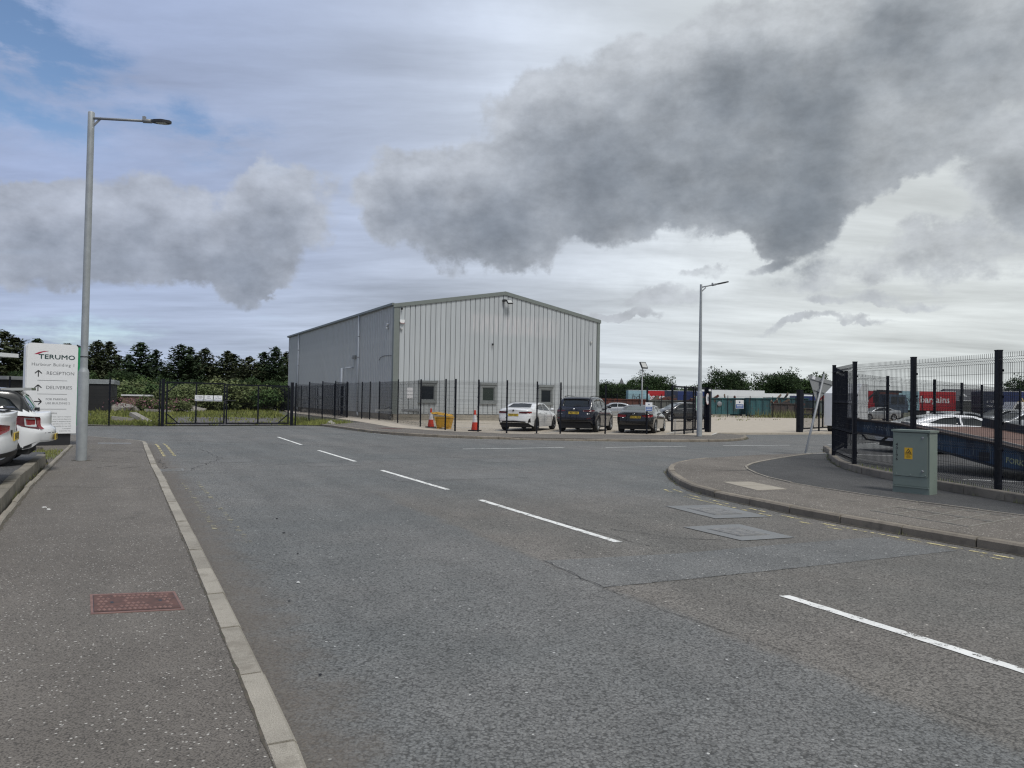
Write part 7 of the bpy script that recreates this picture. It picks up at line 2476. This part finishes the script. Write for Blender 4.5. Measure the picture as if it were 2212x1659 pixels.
# ------------------------------------------------------------------ yard background: skips, trailers, lorries
M_TEAL = mottled('skip_teal', (.035, .12, .13), (.025, .075, .085), 1.2, .4, .6, .7, third=(.09, .055, .035), streak=True)
M_TEAL2 = mottled('skip_grey_teal', (.085, .11, .105), (.05, .065, .062), 1.2, .4, .6, .7, third=(.08, .06, .045), streak=True)
M_RUSTY = mottled('skip_rust_red', (.14, .045, .032), (.085, .04, .032), 1.5, .4, .6, .8, streak=True)
M_DUSTY = mottled('skip_dark', (.040, .036, .036), (.065, .05, .045), 1.5, .4, .6, .8)
M_GREYSK = mottled('skip_grey', (.11, .115, .105), (.07, .075, .07), 1.5, .4, .6, .8, streak=True)


def skip(label, loc, rz, L, W, H, m, load=None):
    root = thing('skip', label, 'skip', loc, rz, 'skips and containers at the back of the yard')
    MB().box(-L / 2, -W / 2, .18, L / 2, W / 2, .26).box(-L / 2, -W / 2, .26, L / 2, -W / 2 + .05, H).box(-L / 2, W / 2 - .05, .26, L / 2, W / 2, H).box(-L / 2, -W / 2 + .05, .26, -L / 2 + .05, W / 2 - .05, H).box(L / 2 - .05, -W / 2 + .05, .26, L / 2, W / 2 - .05, H).build('body', m, root)
    n = max(3, int(L / .75))
    for k in range(n + 1):
        x = -L / 2 + .06 + k * (L - .12) / n
        MB().box(x - .06, -W / 2 - .09, .2, x + .06, -W / 2 - .001, H - .1).build('rib', m, root)
    MB().box(-L / 2 - .06, -W / 2 - .11, H, L / 2 + .06, -W / 2 + .06, H + .12).box(-L / 2 - .06, W / 2 - .06, H, L / 2 + .06, W / 2 + .1, H + .12).box(-L / 2 - .06, -W / 2 + .06, H, -L / 2 + .08, W / 2 - .06, H + .12).box(L / 2 - .08, -W / 2 + .06, H, L / 2 + .06, W / 2 - .06, H + .12).build('rim', m, root)
    for x in (-L * .35, L * .35):
        MB().box(x - .3, -W / 2, 0, x + .3, W / 2, .18).build('runner', M_DUSTY, root)
    if load:
        for k in range(load):
            MB().bar((random.uniform(-.45, .3) * L, random.uniform(-.4, .4) * W, H - .1), (random.uniform(-.3, .45) * L, random.uniform(-.4, .4) * W, H + random.uniform(.2, .7)), .12, .3).build('scrap', random.choice([M_DUSTY, M_RUSTY, M_WOOD]), root)
    return root


skip('teal open skip with pale round patch just right of the left gate post', (26.6, 94, .1), .10, 5.6, 2.4, 2.1, M_TEAL, 4)
skip('short teal skip with rusty hook end beside the dark skip', (30.4, 91.5, .1), -.08, 2.6, 2.2, 2.15, M_TEAL)
skip('dark rusty skip with ragged top behind yellow weeds', (33.8, 94, .1), .02, 3.6, 2.2, 1.55, M_DUSTY, 6)
skip('bright teal skip farther back behind the blue notice', (38.5, 104, .1), .05, 5.4, 2.4, 2.35, M_TEAL, 2)
skip('dark low skip with sloping end behind the weeds', (37.4, 96, .1), -.1, 4.2, 2.0, 1.0, M_DUSTY, 3)
skip('grey green skip seen through the right gate leaf', (41.2, 98, .1), .05, 4.0, 2.4, 2.0, M_TEAL2, 2)
skip('pale teal skip at the right of the right gate leaf', (44.4, 97, .1), .1, 2.8, 2.4, 1.75, M_TEAL2)
skip('rust red container wall behind the silver saloon', (13.3, 92, .1), .05, 6.2, 2.4, 1.75, M_RUSTY)
skip('grey corrugated container behind the black coupe', (19.2, 93, .1), .05, 4.6, 2.4, 1.70, M_GREYSK, 7)
skip('dark grey container behind the tall hatchback', (24.0, 97, .1), .0, 4.8, 2.4, 1.7, M_DUSTY, 4)
tag(MB().lathe([(0, .02), (.30, .02), (.32, 0)], 18, M=face_matrix((26.0, 92.65, 1.55), (1, .1, 0), (0, 0, 1))).build('round_patch', M_GALVD), 'pale round plate leaning on the teal skip', 'plate')
for (x, y, s, m, lab) in ((16.6, 100, (2.0, 1.6, 1.45), M_DUSTY, 'mound of dark scrap on the grey container'), (23.5, 101, (2.6, 1.6, 1.5), M_WOOD, 'brown scrap mound between the red trailer and the hatchback'), (12.0, 100, (3.0, 1.6, 1.5), M_DUSTY, 'dark scrap mound behind the rust red container')):
    tag(link('scrap_mound', rock_mesh(int(x * 7), s, m, 'scrap_mound'), None, (x, y, .5)), lab, 'scrap heap')

M_TRED = mat('trailer_red', (.42, .022, .028), .45, var=.05, vscale=.5)
M_TPALE = mat('trailer_pale_blue', (.30, .46, .52), .45, var=.05, vscale=.5)
M_TBLUE = mat('trailer_dark_blue', (.018, .035, .13), .45, var=.08, vscale=.5)
M_TWHITE = mat('trailer_white', (.76, .77, .77), .5, var=.05, vscale=.5)
M_TNAVY = mat('trailer_navy', (.018, .026, .055), .5, var=.08, vscale=.5)
M_TXTD = mat('print_dark_grey', (.06, .06, .07), .6, var=0)
M_TXTY = mat('print_yellow', (.55, .42, .16), .6, var=0)


def trailer(label, loc, rz, L, bodies, H0=1.15, H1=3.95, wheels=True):
    """box trailer, side towards -y; bodies = [(x0, x1, material)]"""
    root = thing('box_trailer', label, 'trailer', loc, rz, 'box trailers parked beyond the yard')
    W = 2.5
    for (x0, x1, m) in bodies:
        MB().box(x0, -W / 2, H0, x1, W / 2, H1).build('body', m, root)
    MB().box(0, -W / 2 - .01, H1 + .002, L, W / 2 + .01, H1 + .07).build('roof_edge', M_SIGNW, root)
    MB().box(0, -W / 2 + .3, H0 - .25, L, W / 2 - .3, H0 - .002).box(L * .25, -W / 2 + .1, .5, L * .7, -W / 2 + .15, H0 - .26).build('chassis', M_TRIMB, root)
    if wheels:
        for k in range(3):
            x = L * .72 + k * 1.3
            MB().lathe([(.2, -1.2), (.5, -1.2), (.52, -1.1), (.52, 1.1), (.5, 1.2), (.2, 1.2)], 16, M=Matrix.Translation((x, 0, .52)) @ Matrix.Rotation(R(90), 4, 'X')).build('wheel', M_TYRE, root)
    return root


def tface(x, z, y=-1.262):
    return face_matrix((x, y, z), (1, 0, 0), (0, 0, 1))


t = trailer('pale blue and red trailer lettered home bargains in the left background', (24.6, 158, 0), .04, 13.6, [(0, 3.85, M_TPALE), (3.853, 13.6, M_TRED)], H1=4.05)
lettering('home', 1.75, M_TXTD, t, tface(.65, 2.65), 'LEFT', shear=.2)
lettering('bargains', 1.75, M_SIGNW, t, tface(4.2, 2.65), 'LEFT', bold=.05)
MB().lathe([(0, .01), (.8, .01), (.82, 0)], 20, M=tface(3.85, 2.5)).build('emblem', M_TPALE, t)
t = trailer('dark blue trailer with pale crest print behind the open gate leaf', (31.2, 150, 0), .03, 9.0, [(0, 2.1, M_TNAVY), (2.103, 9.0, M_TBLUE)])
for k, (tx, z) in enumerate((('find what', 2.2), ('you love', 1.8))):
    lettering(tx, .42, M_SIGNW, t, tface(1.05, z))
em = MB()
for k in range(7):
    a = R(100 + k * 17)
    em.bar(tface(6.0, 1.9) @ Vector((math.cos(a) * .55, math.sin(a) * .55, .004)), tface(6.0, 1.9) @ Vector((math.cos(a) * 1.25, math.sin(a) * 1.25, .004)), .12, .01, up=(0, -1, 0))
em.build('emblem', M_TXTY, t)
lettering('FEEDS', .6, M_TXTY, t, tface(7.2, 1.75))
trailer('long white trailer above the left half of the teal skips', (40.0, 158, 0), .03, 13.6, [(0, 13.6, M_TWHITE)], H1=4.4)
trailer('lower white trailer above the dark rusty skip', (53.5, 162, 0), .03, 13.6, [(0, 13.6, M_TWHITE)], H1=3.9)
trailer('blue trailer end seen behind the right gate post', (53.0, 140, 0), .02, 11, [(0, 11, M_TBLUE)], H1=3.25)
t = trailer('red trailer lettered in white at the left behind the truck cab', (44.0, 106, 0), .02, 10.8, [(0, 10.8, M_TRED)], H1=3.75)
lettering('bargains', 1.5, M_SIGNW, t, tface(1.6, 2.6), 'LEFT', bold=.04)
t = trailer('pale blue and red trailer lettered bargains right of the truck cab', (53.1, 103, 0), .01, 7.9, [(0, 2.9, M_TPALE), (2.903, 7.9, M_TRED)], H1=3.75)
lettering('home', 1.2, M_TXTD, t, tface(.15, 2.6), 'LEFT', shear=.2)
lettering('bargains', 1.25, M_SIGNW, t, tface(3.0, 2.6), 'LEFT', bold=.03)
t = trailer('long dark blue trailer with printed slogan at the right edge', (62.8, 100, 0), .0, 14, [(0, 2.0, M_TNAVY), (2.003, 14, M_TBLUE)], H1=3.85)
lettering('a full', .55, M_SIGNW, t, tface(.5, 2.5), 'LEFT')
lettering('mix &', .55, M_SIGNW, t, tface(.5, 1.9), 'LEFT')
em = MB()
for k in range(9):
    a = R(10 + k * 20)
    em.bar(tface(5.6, 2.0) @ Vector((math.cos(a) * .4, math.sin(a) * .4, .004)), tface(5.6, 2.0) @ Vector((math.cos(a) * 1.1, math.sin(a) * 1.1, .004)), .12, .01, up=(0, -1, 0))
em.build('emblem', M_TXTY, t)
# truck with loader crane
t = thing('crane_truck', 'blue grey truck cab with a folded dark loader crane above it', 'truck', (43.9, 88, 0), .02, None)
MB().prism([(0, .9), (2.5, .9), (2.6, 1.7), (2.25, 3.0), (0, 3.05)], -1.2, 1.2, M=face_matrix((0, 0, 0), (1, 0, 0), (0, 0, 1))).build('cab', mat('truck_blue_grey', (.055, .08, .115), .5), t)
MB().box(.55, -1.215, 1.9, 1.25, -1.201, 2.75).box(1.4, -1.215, 1.9, 2.15, -1.201, 2.75).build('side_window', M_CGLASS, t)
MB().box(-5.5, -.5, .8, 2.4, .5, 1.05).build('chassis', M_TRIMB, t)
for x in (1.5, -1.6, -3.4):
    MB().lathe([(.2, -1.2), (.48, -1.2), (.5, -1.1), (.5, 1.1), (.48, 1.2), (.2, 1.2)], 16, M=Matrix.Translation((x, 0, .5)) @ Matrix.Rotation(R(90), 4, 'X')).build('wheel', M_TYRE, t)
MB().bar((-.6, 0, 1.0), (-.5, 0, 3.4), .3).bar((-.5, 0, 3.45), (2.4, 0, 3.35), .25).bar((-.5, 0, 3.4), (-2.6, 0, 1.6), .2).build('crane_arm', M_BLACK, t)
t = thing('loader_crane', 'dark jointed grab crane with red body behind the right gate leaf', 'crane', (46.9, 93, 0), 0)
MB().box(-1.1, -.9, 2.0, 1.2, .9, 3.6).build('cab', M_RUSTY, t)
MB().box(-1.6, -1.0, .5, 1.6, 1.0, 1.1).build('chassis', M_DUSTY, t)
MB().bar((-.9, -1, 3.0), (.9, -1, 1.6), .28).bar((-.9, -1, 3.0), (-1.5, -1, 1.9), .22).build('crane_arm', M_BLACK, t)
for x in (-1, 1):
    MB().lathe([(.2, -1.1), (.48, -1.1), (.5, -1.0), (.5, 1.0), (.48, 1.1), (.2, 1.1)], 16, M=Matrix.Translation((x, 0, .5)) @ Matrix.Rotation(R(90), 4, 'X')).build('wheel', M_TYRE, t)
# white box body behind the fence corner
t = thing('box_van', 'tall white box body standing behind the dark fence corner', 'van', (19.15, 42.9, 0), R(38))
MB().prism([(-.2, .45), (1.0, .45), (1.0, 2.9), (.35, 2.9), (-.2, 2.35)], -1.0, 1.0, M=face_matrix((0, 0, 0), (1, 0, 0), (0, 0, 1))).build('body', M_TWHITE, t)
MB().box(.0, -.8, .25, .9, .8, .448).build('chassis', M_TRIMB, t)
for x in (.4,):
    MB().lathe([(.15, -.95), (.34, -.95), (.36, -.85), (.36, .85), (.34, .95), (.15, .95)], 16, M=Matrix.Translation((x, 0, .36)) @ Matrix.Rotation(R(90), 4, 'X')).build('wheel', M_TYRE, t)
# buildings and vans far right
t = thing('workshop', 'low workshop with dark pitched roof and skylights between the red and blue trailers', 'building', (99.0, 165, 0), .05)
MB().box(-3.6, -5, 0, 6.5, 5, 3.3).build('wall', mat('workshop_wall', (.33, .32, .28), .8), t)
MB().add([(-4, -5.3, 3.2), (6.9, -5.3, 3.2), (5.4, 0, 5.7), (-3.0, 0, 5.7), (-4, 5.3, 3.2), (6.9, 5.3, 3.2)], [(0, 1, 2, 3), (3, 2, 5, 4), (1, 5, 2), (4, 0, 3)]).build('roof', M_HR, t)
for x in (-.5, 2.4):
    MB().add([(x, -3.7, 4.02), (x + .6, -3.7, 4.02), (x + .6, -2.0, 4.82), (x, -2.0, 4.82)], [(0, 1, 2, 3)]).build('skylight', M_TWHITE, t)
t = thing('site_cabin', 'pale grey site cabin with dark doorway beside the workshop', 'cabin', (70.5, 112, 0), .0)
MB().box(-3.6, -1.2, .2, 3.6, 1.2, 2.6).build('wall', M_GREYSK, t)
MB().box(-3.7, -1.3, 2.6, 3.7, 1.3, 2.75).build('roof', M_SIGNW, t)
for x in (-1.6, .3):
    MB().box(x, -1.22, .25, x + .9, -1.201, 2.2).build('door', M_TRIMB, t)
t = thing('delivery_van', 'white van behind the parked cars in front of the blue trailer', 'van', (58.0, 88, 0), .03)
MB().prism([(0, .45), (5.2, .45), (5.2, 2.35), (1.3, 2.4), (.75, 1.4), (0, 1.15)], -1.0, 1.0, M=face_matrix((0, 0, 0), (1, 0, 0), (0, 0, 1))).build('body', P_WHITE, t)
MB().prism([(.95, 1.4), (1.9, 1.4), (1.9, 2.15), (1.4, 2.15)], -1.012, 1.012, M=face_matrix((0, 0, 0), (1, 0, 0), (0, 0, 1))).build('side_window', M_CGLASS, t)
for x in (.95, 4.2):
    MB().lathe([(.15, -.95), (.34, -.95), (.36, -.85), (.36, .85), (.34, .95), (.15, .95)], 16, M=Matrix.Translation((x, 0, .36)) @ Matrix.Rotation(R(90), 4, 'X')).build('wheel', M_TYRE, t)
t = thing('notice_board', 'square white notice board fixed to the far fence above the silver saloon', 'sign', (16.1, 28.75, 1.32), .75)
MB().box(-.18, -.06, -.16, .18, -.045, .16).build('board', M_SIGNW, t)
for z in (.08, .02, -.05):
    MB().box(-.13, -.0625, z - .012, .13, -.0605, z + .012).build('text_line', M_INKG, t)
t = thing('church_spire', 'tiny dark church spire on the skyline right of the warehouse', 'church', (30.3, 205, 0))
MB().box(-2.2, -2, 0, 2.2, 2, 4.6).build('tower', M_HR, t)
MB().lathe([(1.6, 4.6), (0, 8.2)], 4).build('spire', M_HR, t)

# ------------------------------------------------------------------ litter and grit
M_LIT = mat('litter_white', (.75, .75, .73), .6, var=.05)
for k, (x, y, z, s, lab, m) in enumerate(((4.02, 12.1, .012, .05, 'scrap of white litter in the channel by the island kerb', M_LIT), (-6.2, 9.9, .104, .035, 'small white scrap near the left kerb wall', M_LIT), (-6.05, 9.75, .104, .03, 'tiny white scrap beside the left kerb wall', M_LIT), (-1.85, 6.55, .01, .02, 'pale yellow scrap on the road by the left kerb', M_LIT), (-2.2, 7.75, .01, .025, 'small dark pebble on the road beside the left kerb', M_BLACK), (-1.75, 5.95, .01, .018, 'dark pebble in the left channel nearest the viewer', M_BLACK), (-1.1, 4.4, .01, .02, 'dark stone by the kerb at the bottom of the view', M_BLACK), (-2.7, 8.9, .01, .03, 'dark lump of grit on the road left of the centre line', M_BLACK), (-3.1, 9.9, .01, .03, 'small dark stone on the road near the yellow lines', M_BLACK))):
    tag(link('litter' if m is M_LIT else 'pebble', rock_mesh(k + 3, (s * (.6 if m is M_BLACK else .9), s * .45, s * .35), m, 'pebble'), None, (x, y, z)), lab, 'litter' if m is M_LIT else 'stone')
